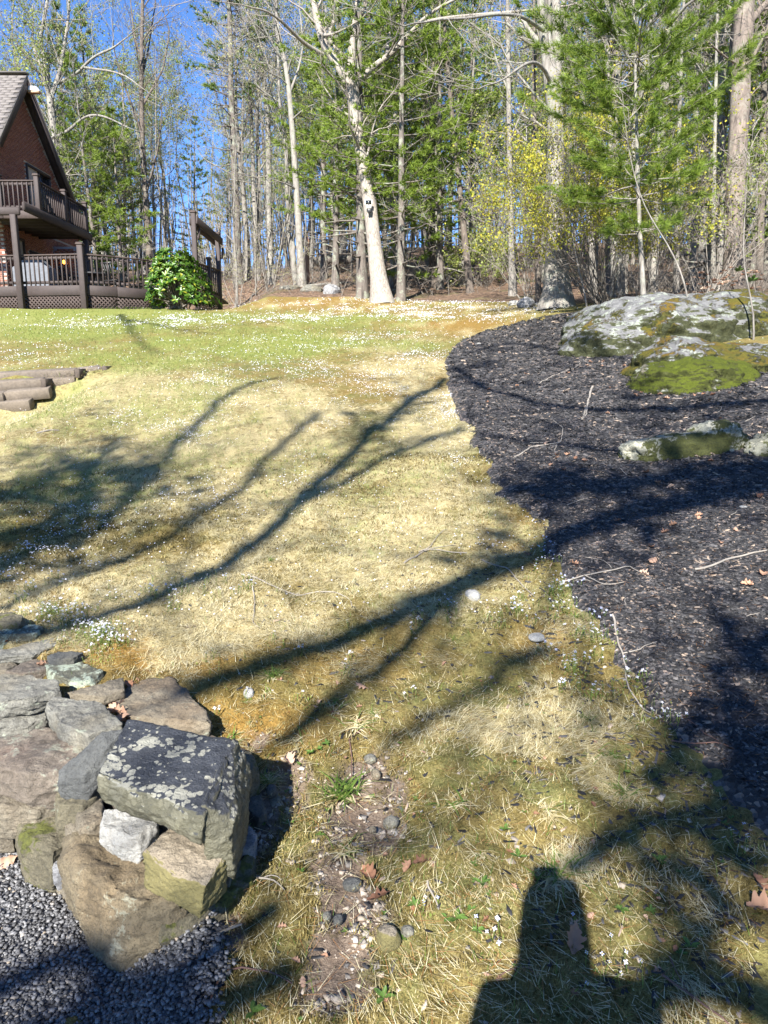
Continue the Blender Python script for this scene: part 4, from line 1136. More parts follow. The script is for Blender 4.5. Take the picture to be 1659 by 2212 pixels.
# ------------------------------------------------------------------ trees
BARK_PALE = mat_bark('bark_pale_grey', (.27, .25, .22), (.10, .088, .074), 18, (.25, .27, .215), .5)
BARK_OAK = mat_bark('bark_white_oak', (.36, .32, .275), (.13, .108, .09), 24, (.26, .27, .22), .3, .3)
BARK_GREY = mat_bark('bark_grey', (.25, .23, .205), (.08, .07, .06), 16, (.23, .24, .19), .45)
BARK_DARK = mat_bark('bark_dark', (.135, .108, .088), (.035, .029, .024), 14, (.28, .28, .22), .2)
BARK_PINE = mat_bark('bark_pine', (.17, .145, .125), (.052, .044, .038), 14, (.30, .34, .26), .5)
BARK_TWIG = mat_plain('twig_bark', (.15, .13, .11), .9, 10, .3, 0)
BARK_LTWIG = mat_plain('pale_twig_bark', (.24, .215, .185), .9, 10, .25, 0)
NEEDLE = mat_leaf('pine_needles', [(.050, .090, .016), (.135, .215, .030), (.24, .33, .048), (.33, .41, .085)], .5, .5, .3)
NEEDLE_D = mat_leaf('dark_pine_needles', [(.034, .070, .019), (.095, .165, .034), (.175, .255, .048), (.26, .33, .075)], .48, .5, .3)
BUDS = mat_leaf('opening_buds', [(.20, .19, .11), (.28, .28, .13), (.34, .34, .18), (.30, .23, .16)], .4, .7, .2)
BUDS_G = mat_leaf('spring_leaves', [(.13, .17, .03), (.22, .27, .06), (.30, .35, .10), (.36, .36, .14)], .45, .6, .2)
YELLOW = mat_leaf('yellow_flowers', [(.22, .28, .05), (.36, .36, .04), (.46, .40, .05), (.28, .33, .07)], .4, .6, .2)

def frames(P):
    T = np.gradient(P, axis=0); T /= np.linalg.norm(T, axis=1)[:, None] + 1e-9
    ref = np.where(np.abs(T[:, 2:3]) > .9, [[1., 0, 0]], [[0, 0, 1.]])
    if np.abs(T[:, 2]).max() > .9: ref = np.tile([[.94, .33, .05]], (len(P), 1))
    S = np.cross(T, ref); S /= np.linalg.norm(S, axis=1)[:, None] + 1e-9
    return T, S, np.cross(S, T)
class Wood:
    """gathers limbs as tubes, and twigs in bulk"""
    def __init__(s, seed): s.V = []; s.F = []; s.n = 0; s.r = np.random.default_rng(seed); s.tips = []; s.tw = []
    def tube(s, P, Rd, sides=6, rough=0.0, seed=0):
        P = np.asarray(P, float); Rd = np.asarray(Rd, float); k = len(P)
        T, S, B = frames(P)
        a = np.linspace(0, 2 * np.pi, sides, endpoint=False)
        rr_ = np.tile(Rd[:, None], (1, sides))
        if rough:
            L = np.cumsum(np.r_[0, np.linalg.norm(np.diff(P, axis=0), axis=1)])
            rr_ = rr_ * (1 + rough * (fbm(np.cos(a)[None] * 2.2 + seed, np.sin(a)[None] * 2.2 + L[:, None] * 1.7, L[:, None] * .6 + np.zeros((1, sides)), 3, seed) - .5) * 2)
        V = P[:, None] + rr_[..., None] * (np.cos(a)[None, :, None] * S[:, None] + np.sin(a)[None, :, None] * B[:, None])
        i = np.arange(k * sides).reshape(k, sides)
        q = np.stack([i[:-1], np.roll(i[:-1], -1, 1), np.roll(i[1:], -1, 1), i[1:]], -1).reshape(-1, 4)
        s.V.append(V.reshape(-1, 3)); s.F.append(q + s.n); s.n += k * sides
    def twigs(s, A, B, r0):
        """bulk straight twigs, three-sided and pointed"""
        s.tw.append((np.asarray(A), np.asarray(B), np.broadcast_to(r0, (len(A),)).copy()))
    def limb(s, p, d, L, r0, depth_, maxd, up=.25, wig=.22, kids=(4, 7), sides=None, r1f=.35, spread=(.6, 1.1), start=.25):
        r = s.r
        nseg = max(4, int(L / .45)) if depth_ < 2 else 4
        nseg = min(nseg, 16)
        P = [np.asarray(p, float)]; d = np.asarray(d, float); d = d / np.linalg.norm(d); dirs = [d]
        for i in range(nseg):
            d = d + r.normal(0, wig, 3) * .6 + np.array([0, 0, up * .25]); d /= np.linalg.norm(d)
            P.append(P[-1] + d * L / nseg); dirs.append(d)
        P = np.array(P); t = np.linspace(0, 1, nseg + 1)
        Rd = r0 * (1 - t * (1 - r1f))
        s.tube(P, Rd, sides or (8 if r0 > .06 else 5 if r0 > .02 else 3))
        s.sub(P, dirs, Rd, L, depth_, maxd, up, wig, kids, spread, start)
        return P
    def sub(s, P, dirs, Rd, L, depth_, maxd, up=.25, wig=.22, kids=(4, 7), spread=(.6, 1.1), start=.25):
        r = s.r; nseg = len(P) - 1
        if depth_ >= maxd:
            k = r.integers(5, 9)
            f = r.uniform(.15, 1, k); j = np.minimum((f * nseg).astype(int), nseg - 1); w = f * nseg - j
            A = P[j] * (1 - w)[:, None] + P[j + 1] * w[:, None]
            D = np.array(dirs)[j] + r.normal(0, .6, (k, 3)) + np.array([0, 0, up * .5]); D /= np.linalg.norm(D, axis=1)[:, None]
            B = A + D * (L * r.uniform(.25, .6, k))[:, None]
            s.twigs(A, B, np.maximum(Rd[-1] * .6, .006)); s.tips.append(B); s.tips.append((A + B) / 2)
            return
        for c in range(r.integers(*kids)):
            f = r.uniform(start, 1.0) if c else 1.0
            j = min(int(f * nseg), nseg - 1); w = f * nseg - j
            q = P[j] * (1 - w) + P[j + 1] * w; dd = np.asarray(dirs[min(j + 1, nseg)])
            a = r.normal(0, 1, 3); a -= dd * a.dot(dd); a /= np.linalg.norm(a) + 1e-9
            an = r.uniform(*spread) * (.45 if c == 0 else 1)
            nd = dd * math.cos(an) + a * math.sin(an)
            rq = Rd[j] * (.85 if c == 0 else r.uniform(.4, .65))
            s.limb(q, nd, L * r.uniform(.42, .72), rq, depth_ + 1, maxd, up, wig, kids, None, .35, spread, start)
    def arrays(s):
        V, F_ = list(s.V), list(s.F); n = s.n
        for A, B, r0 in s.tw:
            k = len(A); D = B - A; D /= np.linalg.norm(D, axis=1)[:, None] + 1e-9
            S = np.cross(D, [.3, .5, .8]); S /= np.linalg.norm(S, axis=1)[:, None] + 1e-9; U = np.cross(D, S)
            r_ = r0[:, None]
            M_ = (A + B) / 2 + S * (np.linalg.norm(B - A, axis=1) * s.r.uniform(-.12, .12, k))[:, None]
            ring = lambda C, f: np.stack([C + S * r_ * f, C - S * r_ * f * .5 + U * r_ * f * .87, C - S * r_ * f * .5 - U * r_ * f * .87], 1)
            VV = np.concatenate([ring(A, 1), ring(M_, .75), B[:, None]], 1).reshape(-1, 3)
            f = np.array([[0, 1, 4, 3], [1, 2, 5, 4], [2, 0, 3, 5], [3, 4, 6, 6], [4, 5, 6, 6], [5, 3, 6, 6]])
            V.append(VV); F_.append((np.arange(k)[:, None, None] * 7 + f[None]).reshape(-1, 4) + n); n += k * 7
        return np.concatenate(V), np.concatenate(F_)
    def mesh(s, name, mat, mat2=None):
        V, F_ = s.arrays()
        tri = F_[:, 2] == F_[:, 3]
        # mixed quads and triangles
        me = bpy.data.meshes.new(name)
        lt = np.where(tri, 3, 4).astype(np.int32)
        li = F_[np.arange(len(F_))[:, None].repeat(4, 1), np.arange(4)[None].repeat(len(F_), 0)][np.stack([np.ones_like(tri), np.ones_like(tri), np.ones_like(tri), ~tri], -1)]
        me.vertices.add(len(V)); me.vertices.foreach_set('co', V.astype(np.float32).ravel())
        me.loops.add(len(li)); me.loops.foreach_set('vertex_index', li.astype(np.int32))
        me.polygons.add(len(F_)); me.polygons.foreach_set('loop_start', np.r_[0, np.cumsum(lt)[:-1]].astype(np.int32)); me.polygons.foreach_set('loop_total', lt)
        me.polygons.foreach_set('use_smooth', np.ones(len(F_), bool))
        me.materials.append(mat)
        if mat2:
            me.materials.append(mat2)
            nb = sum(len(f) for f in s.F); mi = np.zeros(len(F_), np.int32); mi[nb:] = 1; me.polygons.foreach_set('material_index', mi)
        me.update(calc_edges=True)
        return me
def leaf_soup(name, P, size, mat, per=2, seed=0, aspect=.6, tint=None, spread=.08):
    """small leaves or petals: a bent pair of triangles each, turned every way"""
    r = np.random.default_rng(seed)
    P = np.repeat(P, per, 0); k = len(P); P = P + r.normal(0, spread, P.shape)
    D = r.normal(0, 1, (k, 3)); D /= np.linalg.norm(D, axis=1)[:, None]
    S = np.cross(D, r.normal(0, 1, (k, 3))); S /= np.linalg.norm(S, axis=1)[:, None] + 1e-9
    sz = (size * r.uniform(.6, 1.35, k))[:, None]
    V = np.stack([P, P + D * sz * .5 + S * sz * aspect * .5, P + D * sz, P + D * sz * .5 - S * sz * aspect * .5], 1).reshape(-1, 3)
    Fc = np.arange(k * 4).reshape(k, 4)
    t = np.clip(r.normal(.5, .25, k), 0, 1) if tint is None else np.clip(np.repeat(tint, per) + r.normal(0, .12, k), 0, 1)
    return mesh(name, V, Fc, mat, False, {'tint': ('FLOAT', 'FACE', t)})
def tufts(name, C, Dr, L, Wd, mat, per=10, seed=0, cone=.8, tint=None):
    """brushes of needles: thin triangles fanning out from each twig end"""
    r = np.random.default_rng(seed); n0 = len(C)
    C = np.repeat(C, per, 0); Dr = np.repeat(Dr, per, 0); k = len(C)
    D = Dr + r.normal(0, cone, (k, 3)); D /= np.linalg.norm(D, axis=1)[:, None] + 1e-9
    S = np.cross(D, r.normal(0, 1, (k, 3))); S /= np.linalg.norm(S, axis=1)[:, None] + 1e-9
    l_ = (L * r.uniform(.65, 1.2, k))[:, None]; w = Wd * r.uniform(.7, 1.3, k)[:, None]
    b = C - Dr * l_ * .25 * r.uniform(0, 1, (k, 1))
    V = np.stack([b - S * w / 2, b + S * w / 2, b + D * l_], 1).reshape(-1, 3)
    t = np.clip((np.repeat(tint, per) if tint is not None else .5) + r.normal(0, .16, k), 0, 1)
    return mesh(name, V, np.arange(k * 3).reshape(k, 3), mat, False, {'tint': ('FLOAT', 'FACE', t)})

# ---- forms of forest tree, each built once
def bare_form(seed, H, r0, fork, maxd=3, kids=(3, 6), lean=.04):
    w = Wood(seed); r = w.r
    n_ = 12; z = np.linspace(0, 1, n_)
    off = np.cumsum(r.normal(0, lean, (n_, 2)), 0) * H * .09; off -= off[0]
    P = np.stack([off[:, 0], off[:, 1], z * H * .82 - .15], -1)
    Rd = r0 * (1 - z * .72) * (1 + .55 * np.exp(-z * H / .35))
    w.tube(P, Rd, 9, .12, seed)
    dirs = np.gradient(P, axis=0); dirs /= np.linalg.norm(dirs, axis=1)[:, None]
    nb = 9 + int(H / 2.2)
    for i in range(nb):
        f = fork + (1 - fork) * (i + r.uniform(0, 1)) / nb; j = min(int(f * (n_ - 1)), n_ - 2); w_ = f * (n_ - 1) - j
        q = P[j] * (1 - w_) + P[j + 1] * w_; rq = Rd[j] * r.uniform(.28, .55)
        a = r.uniform(0, 6.28); el = r.uniform(.35, .95)
        L = H * r.uniform(.16, .30) * (1.15 - f * .5)
        w.limb(q, (math.cos(a) * math.cos(el), math.sin(a) * math.cos(el), math.sin(el)), L, rq, 1, maxd, .35, .25, kids)
    w.limb(P[-1], dirs[-1], H * .18, Rd[-1], 1, maxd, .4, .2, kids)
    return w
def pine_form(seed, H, r0, crown0, rad, mat, n_t=10, NL=.13, NW=.022, gap=.55, top=.3):
    w = Wood(seed); r = w.r
    n_ = 12; z = np.linspace(0, 1, n_)
    off = np.cumsum(r.normal(0, .02, (n_, 2)), 0) * H * .08; off -= off[0]
    P = np.stack([off[:, 0], off[:, 1], z * H - .15], -1); Rd = r0 * (1 - z * .93) * (1 + .3 * np.exp(-z * H / .4))
    w.tube(P, Rd, 9, .08, seed)
    C, Dr, Ti = [], [], []
    zz = crown0 * H * .55
    while zz < H * .985:
        f = zz / H
        live = f > crown0
        k = r.integers(3, 6); a0 = r.uniform(0, 6.28)
        g = (f - crown0) / (1 - crown0) if live else 0
        for i in range(k):
            if r.random() < .22: continue
            L = rad * (max(0.10, (1 - g) ** .75) * (.55 + .45 * min(1, g * 4)) if live else .45) * r.uniform(.55, 1.2)
            a = a0 + 6.28 * i / k + r.normal(0, .3); el = (.10 + .5 * g + r.normal(0, .12)) if live else r.normal(-.1, .15)
            d = np.array([math.cos(a) * math.cos(el), math.sin(a) * math.cos(el), math.sin(el)])
            j = min(int(f * (n_ - 1)), n_ - 2); t_ = f * (n_ - 1) - j; q = P[j] * (1 - t_) + P[j + 1] * t_
            m_ = 6; s_ = np.linspace(0, 1, m_)
            B = q + d * (s_ * L)[:, None]; B[:, 2] += L * (-.10 * s_ + .16 * s_ ** 2.2); B += np.cumsum(r.normal(0, .03 * L, (m_, 3)), 0) * s_[:, None]
            w.tube(B, np.maximum(Rd[j] * .26 * (1 - s_ * .8), .006), 4)
            if not live:
                kk = 4; fr = r.uniform(.3, 1, kk); A = q + d * (fr * L)[:, None]; E = A + r.normal(0, .25 * L, (kk, 3)); w.twigs(A, E, .006); continue
            ns = max(5, int(L * 6.0))
            fr = r.uniform(.22, 1, ns); jj = np.minimum((fr * (m_ - 1)).astype(int), m_ - 2); ww = (fr * (m_ - 1) - jj)[:, None]
            A = B[jj] * (1 - ww) + B[jj + 1] * ww
            side = np.cross(d, [0, 0, 1.]); side /= np.linalg.norm(side) + 1e-9
            sg = r.choice([-1, 1], ns)[:, None]
            D = d * r.uniform(.5, 1, (ns, 1)) + side * sg * r.uniform(.3, .95, (ns, 1)) + np.array([0, 0, 1.]) * r.uniform(-.05, .3, (ns, 1)); D /= np.linalg.norm(D, axis=1)[:, None]
            ll = (L * .36 * r.uniform(.5, 1.1, ns) * (1.15 - fr * .6))[:, None]
            E = A + D * ll; w.twigs(A, E, .006)
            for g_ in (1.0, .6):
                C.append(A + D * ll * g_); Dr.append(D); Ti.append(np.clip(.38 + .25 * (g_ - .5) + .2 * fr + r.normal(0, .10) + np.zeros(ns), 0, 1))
        zz += gap * r.uniform(.7, 1.25)
    C, Dr, Ti = np.concatenate(C), np.concatenate(Dr), np.concatenate(Ti)
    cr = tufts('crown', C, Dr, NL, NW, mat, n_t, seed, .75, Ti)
    return w, cr
FORMS = {}
for i, (H, r0, fork) in enumerate(((15, .15, .38), (18, .20, .42), (13, .11, .30), (16, .13, .5), (11, .08, .3))):
    w = bare_form(200 + i, H, r0, fork, 3 if i != 4 else 2, kids=(3, 7))
    tips = np.concatenate(w.tips)
    FORMS['bare%d' % i] = (w.mesh('trunk', (BARK_GREY, BARK_PALE, BARK_GREY, BARK_PALE, BARK_GREY)[i], BARK_LTWIG if i in (1, 3) else BARK_TWIG),
                           leaf_soup('crown', tips[::1 if i == 2 else 2], .085, BUDS if i in (0, 1, 3) else BUDS_G, 1 if i != 2 else 2, i, .7, spread=.10), H)
for i, (H, r0, c0, rad) in enumerate(((15, .17, .16, 3.3), (18, .20, .26, 3.5), (11, .11, .06, 2.8), (14, .14, .36, 2.8))):
    w, cr = pine_form(300 + i, H, r0, c0, rad, NEEDLE if i != 1 else NEEDLE_D, 13, .21, .036, .5)
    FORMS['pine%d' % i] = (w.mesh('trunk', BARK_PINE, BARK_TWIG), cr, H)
# bare trunk alone, for the dense stand far back
def plant(form, x, y, sc, rz, name, label, cat='tree', group=None, sz=None, tilt=(0, 0)):
    tm, cm, H = FORMS[form]
    e = empty(name, (x, y, float(h(x, y)) - .05), label, cat, group)
    e.scale = (sc, sc, sz or sc); e.rotation_euler = (tilt[0], tilt[1], rz)
    link('trunk', tm, e); link('crown', cm, e)
    return e

# ---- trees one can tell apart, limb by limb
def hero(name, label, base, D, trunk, limbs, mat, flare=.5, sides=20, seed=0, twig_mat=None, maxd=2, buds=None, L_tw=1.6, dens=1.0, flw=.45, group=None, rough=.1, tip_limb=True, budsize=.05, up=.3):
    """trunk and limbs run through seen points; `D` is the depth, each limb may come forward or go back by dz metres along its length"""
    w = Wood(seed); r = w.r
    b3 = ground(*base) if D is None else at(*base, D)
    if D is None: D = depth(b3)
    g3 = np.array([b3[0], b3[1], float(h(b3[0], b3[1])) - .12])
    def run(pts, dz0, dz1):
        k = len(pts); P = []
        for i, (a, b_, *_) in enumerate(pts): P.append(at(a, b_, D + dz0 + (dz1 - dz0) * i / max(1, k - 1)))
        return np.array(P), np.array([q[2] * D / F0 / 2 for q in pts])
    def smooth(P, Rd, step):
        L = np.r_[0, np.cumsum(np.linalg.norm(np.diff(P, axis=0), axis=1))]; k = max(4, int(L[-1] / step)); t = np.linspace(0, L[-1], k)
        Q = np.stack([np.interp(t, L, P[:, i]) for i in range(3)], -1)
        for _ in range(2): Q[1:-1] = (Q[:-2] + 2 * Q[1:-1] + Q[2:]) / 4
        return Q, np.interp(t, L, Rd)
    P, Rd = run(trunk, 0, 0)
    P = np.vstack([g3[None], P]) if P[0, 2] > g3[2] + .05 else np.vstack([g3[None], P[1:]]); Rd = np.r_[Rd[0], Rd] if len(Rd) < len(P) else Rd
    P, Rd = smooth(P, Rd, .22)
    zz = P[:, 2] - g3[2]
    P2, R2 = P, Rd * (1 + flare * np.exp(-zz / flw))
    w.tube(P2, R2, sides, rough, seed)
    def dress(P, Rd, f0, mult=1.0):
        dirs = np.gradient(P, axis=0); dirs /= np.linalg.norm(dirs, axis=1)[:, None] + 1e-9
        L = np.linalg.norm(np.diff(P, axis=0), axis=1).sum(); k = max(2, int(L * dens * mult))
        for i in range(k):
            f = f0 + (1 - f0) * (i + r.random()) / k; j = min(int(f * (len(P) - 1)), len(P) - 2)
            dd = dirs[j]; a = r.normal(0, 1, 3); a -= dd * a.dot(dd); a /= np.linalg.norm(a) + 1e-9; an = r.uniform(.5, 1.1)
            w.limb(P[j], dd * math.cos(an) + a * math.sin(an), L_tw * r.uniform(.5, 1.3), min(Rd[j] * r.uniform(.3, .5), .05), 1, maxd, up, .28, (3, 6))
        if tip_limb: w.limb(P[-1], dirs[-1], L_tw * 1.3, Rd[-1] * .9, 1, maxd, up, .2, (3, 6))
    for pts, dz0, dz1 in limbs:
        Q, Rq = run(pts, dz0, dz1); Q, Rq = smooth(Q, Rq, .25); w.tube(Q, Rq, 9 if Rq.max() > .05 else 6, .08, seed + 3); dress(Q, Rq, .25)
    if tip_limb or dens: dress(P, Rd, .62, .8)
    e = empty(name, g3, label, 'tree', group)
    tm = w.mesh('trunk', mat, twig_mat or BARK_LTWIG); wmesh('trunk', tm, e)
    if buds and w.tips:
        tips = np.concatenate(w.tips); wmesh('crown', leaf_soup('crown', tips[::2], budsize, buds, 1, seed, .7, spread=.07), e)
    return e, D
hero('oak_tree', 'large pale oak forking low with long crooked limbs behind the brick gable', (136, 640), 31, [(136, 640, 18), (130, 540, 16), (126, 400, 14), (120, 300, 14), (112, 250, 14), (108, 215, 14)],
     [([(108, 215, 12), (101, 165, 9), (96, 130, 8), (86, 85, 8), (95, 40, 7), (103, 0, 6), (108, -60, 5)], 0, .5), ([(108, 212, 9), (92, 165, 6), (70, 140, 5), (50, 110, 4), (30, 85, 3)], 0, -1.5),
      ([(110, 210, 11), (122, 180, 9), (132, 140, 8), (140, 90, 7), (148, 40, 6), (150, -40, 5)], 0, 1), ([(124, 180, 7), (155, 165, 6), (176, 152, 6), (188, 133, 5), (215, 115, 5), (245, 105, 4), (262, 90, 3)], 0, -1.5),
      ([(183, 146, 5), (210, 150, 4), (240, 153, 4), (275, 165, 3), (300, 185, 2)], -1, -2), ([(126, 294, 8), (147, 285, 7), (163, 268, 6), (178, 255, 5), (197, 247, 5), (225, 251, 4), (250, 262, 3), (275, 275, 2)], 0, -2),
      ([(126, 294, 6), (110, 298, 6), (98, 300, 5), (80, 312, 4)], 0, -1)], BARK_PALE, .3, 16, 11, maxd=2, buds=BUDS, L_tw=2.0, dens=1.1)
hero('forest_tree', 'tall dark stemmed tree beyond the deck rising clear above the pines', (325, 618), 34, [(325, 618, 14), (322, 540, 13), (316, 440, 12), (308, 330, 11), (305, 200, 10), (306, 100, 8), (308, 0, 7), (310, -60, 5)],
     [([(309, 300, 6), (290, 240, 5), (272, 195, 4), (255, 140, 3)], 0, -1), ([(307, 230, 6), (330, 190, 5), (352, 150, 4), (365, 80, 3)], 0, 1), ([(306, 130, 5), (290, 80, 4), (284, 20, 3)], 0, 1), ([(315, 420, 5), (340, 330, 4), (348, 270, 3)], 0, -1), ([(306, 170, 4), (320, 110, 4), (332, 30, 3)], 0, 1)],
     BARK_DARK, .3, 12, 12, maxd=2, buds=BUDS, L_tw=2.0, dens=1.0, twig_mat=BARK_TWIG)
hero('maple_tree', 'straight pale lichen trunk, first of the pair left of the forked oak', (586, 613), None, [(586, 613, 17), (583, 540, 14), (581, 467, 13), (580, 333, 12), (578, 250, 11), (567, 150, 9), (560, 60, 7), (552, -40, 6)],
     [([(580, 300, 5), (560, 240, 4), (535, 200, 3), (515, 185, 2)], 0, -1.5), ([(577, 230, 6), (590, 160, 5), (600, 110, 4), (590, 40, 3)], 0, 1), ([(581, 380, 4), (555, 385, 3), (530, 380, 2)], 0, -1), ([(570, 180, 5), (548, 120, 4), (530, 60, 3), (510, 20, 2)], 0, -1)], BARK_PALE, .35, 14, 13, maxd=2, buds=BUDS, L_tw=1.8, dens=1.0)
hero('maple_tree', 'slightly leaning pale lichen trunk beside the grey rocks at the wood edge', (653, 622), None, [(653, 622, 18), (649, 560, 16), (643, 450, 14), (633, 300, 12), (625, 200, 11), (616, 133, 10), (600, 66, 8), (595, 0, 7), (590, -60, 6)],
     [([(626, 200, 6), (645, 150, 5), (655, 100, 4), (650, 40, 3)], 0, 1), ([(618, 140, 6), (585, 90, 5), (560, 40, 4), (545, 0, 3)], 0, -1.5), ([(640, 410, 5), (632, 400, 4), (610, 395, 3), (590, 388, 2)], 0, -1), ([(630, 260, 4), (655, 235, 3), (680, 225, 2)], 0, -1)], BARK_PALE, .4, 14, 14, maxd=2, buds=BUDS, L_tw=1.7, dens=1.0)
OAK, OAKD = hero('oak_tree', 'pale forked oak at the lawn edge with a small solar lamp on its trunk', (826, 653), None, [(826, 653, 48), (818, 600, 36), (809, 533, 31), (798, 433, 28), (783, 350, 25), (774, 300, 25), (769, 260, 26), (763, 215, 27), (761, 187, 29)],
     [([(757, 190, 22), (740, 155, 20), (720, 127, 19), (706, 105, 18), (696, 90, 17), (688, 55, 16), (676, 0, 14), (668, -60, 11)], 0, .3), ([(766, 190, 17), (785, 165, 14), (806, 143, 13), (825, 130, 12), (843, 120, 12), (873, 87, 11), (903, 50, 8), (940, 20, 6), (990, -5, 5)], 0, -1),
      ([(750, 140, 11), (757, 100, 9), (760, 85, 9), (768, 62, 9), (780, 40, 8), (793, 0, 7), (800, -40, 6)], .3, 1.2), ([(836, 122, 8), (838, 90, 7), (842, 60, 7), (856, 20, 6), (866, -30, 5)], -.3, .5), ([(766, 185, 8), (765, 150, 8), (750, 125, 7), (722, 103, 6), (708, 85, 7), (722, 40, 7), (724, 0, 6)], .2, 1.5),
      ([(697, 118, 10), (675, 106, 9), (653, 92, 8), (633, 70, 7), (620, 57, 6), (600, 38, 5), (573, 20, 4), (550, 18, 3)], .0, -2.5), ([(690, 70, 7), (700, 78, 6), (720, 75, 5), (750, 60, 4)], 0, -1.5), ([(903, 50, 6), (960, 38, 5), (1050, 30, 5), (1150, 22, 4), (1230, 12, 3)], -1, -3),
      ([(838, 295, 6), (842, 262, 6), (865, 232, 5), (890, 217, 5), (910, 198, 4)], .6, 1.5)], BARK_OAK, .25, 28, 15, maxd=2, buds=BUDS, L_tw=1.5, dens=1.25, flw=.35, rough=.12)
BIG, BIGD = hero('oak_tree', 'massive grey trunk with widely flared base beside the end of the mulch', (1202, 664), None, [(1202, 664, 62), (1202, 610, 52), (1202, 533, 44), (1202, 430, 36), (1201, 333, 34), (1199, 250, 34), (1196, 200, 36), (1194, 175, 38)],
     [([(1201, 180, 24), (1202, 120, 22), (1203, 60, 21), (1200, 0, 19), (1198, -70, 17)], 0, .4), ([(1186, 180, 22), (1178, 120, 20), (1174, 60, 19), (1168, 0, 18), (1162, -70, 15)], 0, -.4), ([(1174, 66, 9), (1145, 45, 8), (1120, 32, 7), (1070, 30, 6), (1010, 40, 5), (950, 42, 4)], -.4, -3), ([(1204, 120, 9), (1228, 110, 8), (1243, 180, 2)], 0, .8),
      ([(1192, 190, 10), (1180, 150, 8), (1155, 130, 7), (1130, 140, 5), (1090, 170, 4)], 0, -2), ([(1204, 210, 7), (1235, 190, 6), (1270, 175, 5), (1310, 150, 4)], 0, -2)], BARK_PALE, .45, 28, 16, maxd=2, buds=BUDS, L_tw=1.8, dens=.9, flw=.45)
hero('oak_tree', 'thick dark ridged trunk rising behind the rock ledge', (1586, 640), 16.2, [(1586, 640, 46), (1586, 540, 41), (1586, 467, 40), (1590, 380, 39), (1594, 300, 38), (1602, 133, 40), (1609, 0, 40), (1615, -90, 38)],
     [([(1617, 50, 16), (1640, 25, 14), (1670, -10, 12)], 0, .5), ([(1594, 140, 5), (1560, 120, 4), (1530, 90, 3)], 0, -1), ([(1598, 240, 4), (1625, 200, 3), (1660, 170, 2)], 0, 1), ([(1612, 90, 10), (1640, 75, 9), (1680, 60, 8)], 0, 1)], mat_bark('bark_ridged', (.205, .165, .135), (.05, .04, .034), 14, (.24, .235, .19), .35, .2), .25, 30, 17, maxd=2, buds=None, L_tw=1.2, dens=.6, rough=.16, twig_mat=BARK_TWIG)
hero('forest_tree', 'pale leaning trunk seen through the young pine above the ledge', (1410, 640), 19.5, [(1410, 640, 18), (1416, 500, 18), (1423, 370, 18), (1432, 240, 18), (1440, 120, 18), (1450, 50, 17), (1462, -60, 14)], [([(1452, 45, 8), (1430, 10, 7), (1410, -40, 6)], 0, -.5), ([(1425, 350, 5), (1455, 300, 4), (1490, 280, 3)], 0, 1)], BARK_PALE, .25, 14, 18, maxd=2, buds=BUDS, L_tw=1.4, dens=.8)
hero('forest_tree', 'slim straight pale trunk between the young pine and the thick dark trunk', (1540, 640), 17.0, [(1540, 640, 11), (1541, 500, 9), (1543, 350, 8), (1546, 200, 7), (1549, 60, 6), (1552, -60, 5)], [([(1546, 200, 3), (1520, 160, 2), (1500, 130, 2)], 0, 1)], BARK_PALE, .2, 10, 19, maxd=2, buds=BUDS, L_tw=1.0, dens=.8)
hero('forest_tree', 'grey trunk standing close behind the massive flared trunk', (1108, 641), None, [(1108, 641, 17), (1105, 560, 14), (1103, 450, 12), (1100, 300, 11), (1098, 150, 10), (1096, 0, 8), (1094, -60, 6)], [([(1100, 300, 4), (1125, 250, 3), (1140, 200, 2)], 0, 1), ([(1099, 200, 5), (1075, 140, 4), (1060, 80, 3)], 0, 1)], BARK_GREY, .35, 12, 20, maxd=2, buds=BUDS, L_tw=1.5, dens=.8)
for i, (bx, by, tx, ty, w_, D, lab, bk) in enumerate([(937, 624, 929, 440, 16, None, 'dark trunk in the shade right behind the forked oak', BARK_DARK), (970, 612, 973, 440, 10, None, 'slim sunlit trunk behind the dark shaded one', BARK_PALE), (998, 618, 994, 460, 11, None, 'pale thin trunk paired with a darker leaning one', BARK_PALE),
        (1016, 634, 996, 440, 14, None, 'dark trunk leaning across the pale thin one', BARK_DARK), (1163, 640, 1158, 400, 11, 21, 'shaded trunk just behind the flared base of the big oak', BARK_DARK), (556, 608, 548, 400, 10, None, 'thin grey trunk beside the pale lichen pair', BARK_GREY), (1460, 640, 1465, 400, 11, 18, 'grey trunk rising behind the crest of the ledge', BARK_GREY),
        (1495, 640, 1500, 380, 13, 21, 'pale trunk behind the thin saplings on the ledge', BARK_PALE), (1330, 655, 1322, 420, 15, 20, 'pale trunk behind the many stemmed shrub', BARK_PALE), (1285, 655, 1270, 400, 13, 22, 'leaning grey trunk behind the many stemmed shrub', BARK_GREY), (1640, 640, 1650, 200, 14, 19, 'dark trunk beyond the thick ridged trunk', BARK_DARK), (1555, 640, 1556, 420, 17, 19, 'pale trunk half hidden by the thick ridged trunk', BARK_PALE)]):
    dx = (tx - bx) / (ty - by)
    hero('forest_tree', lab, (bx, by), D, [(bx, by, w_ * 1.1), ((bx + tx) / 2, (by + ty) / 2, w_), (tx, ty, w_ * .9), (tx + dx * -220, ty - 220, w_ * .7), (tx + dx * -480 + 6, ty - 480, w_ * .4)], [], bk, .35, 11, 60 + i, maxd=2, buds=BUDS, L_tw=1.7, dens=.9)

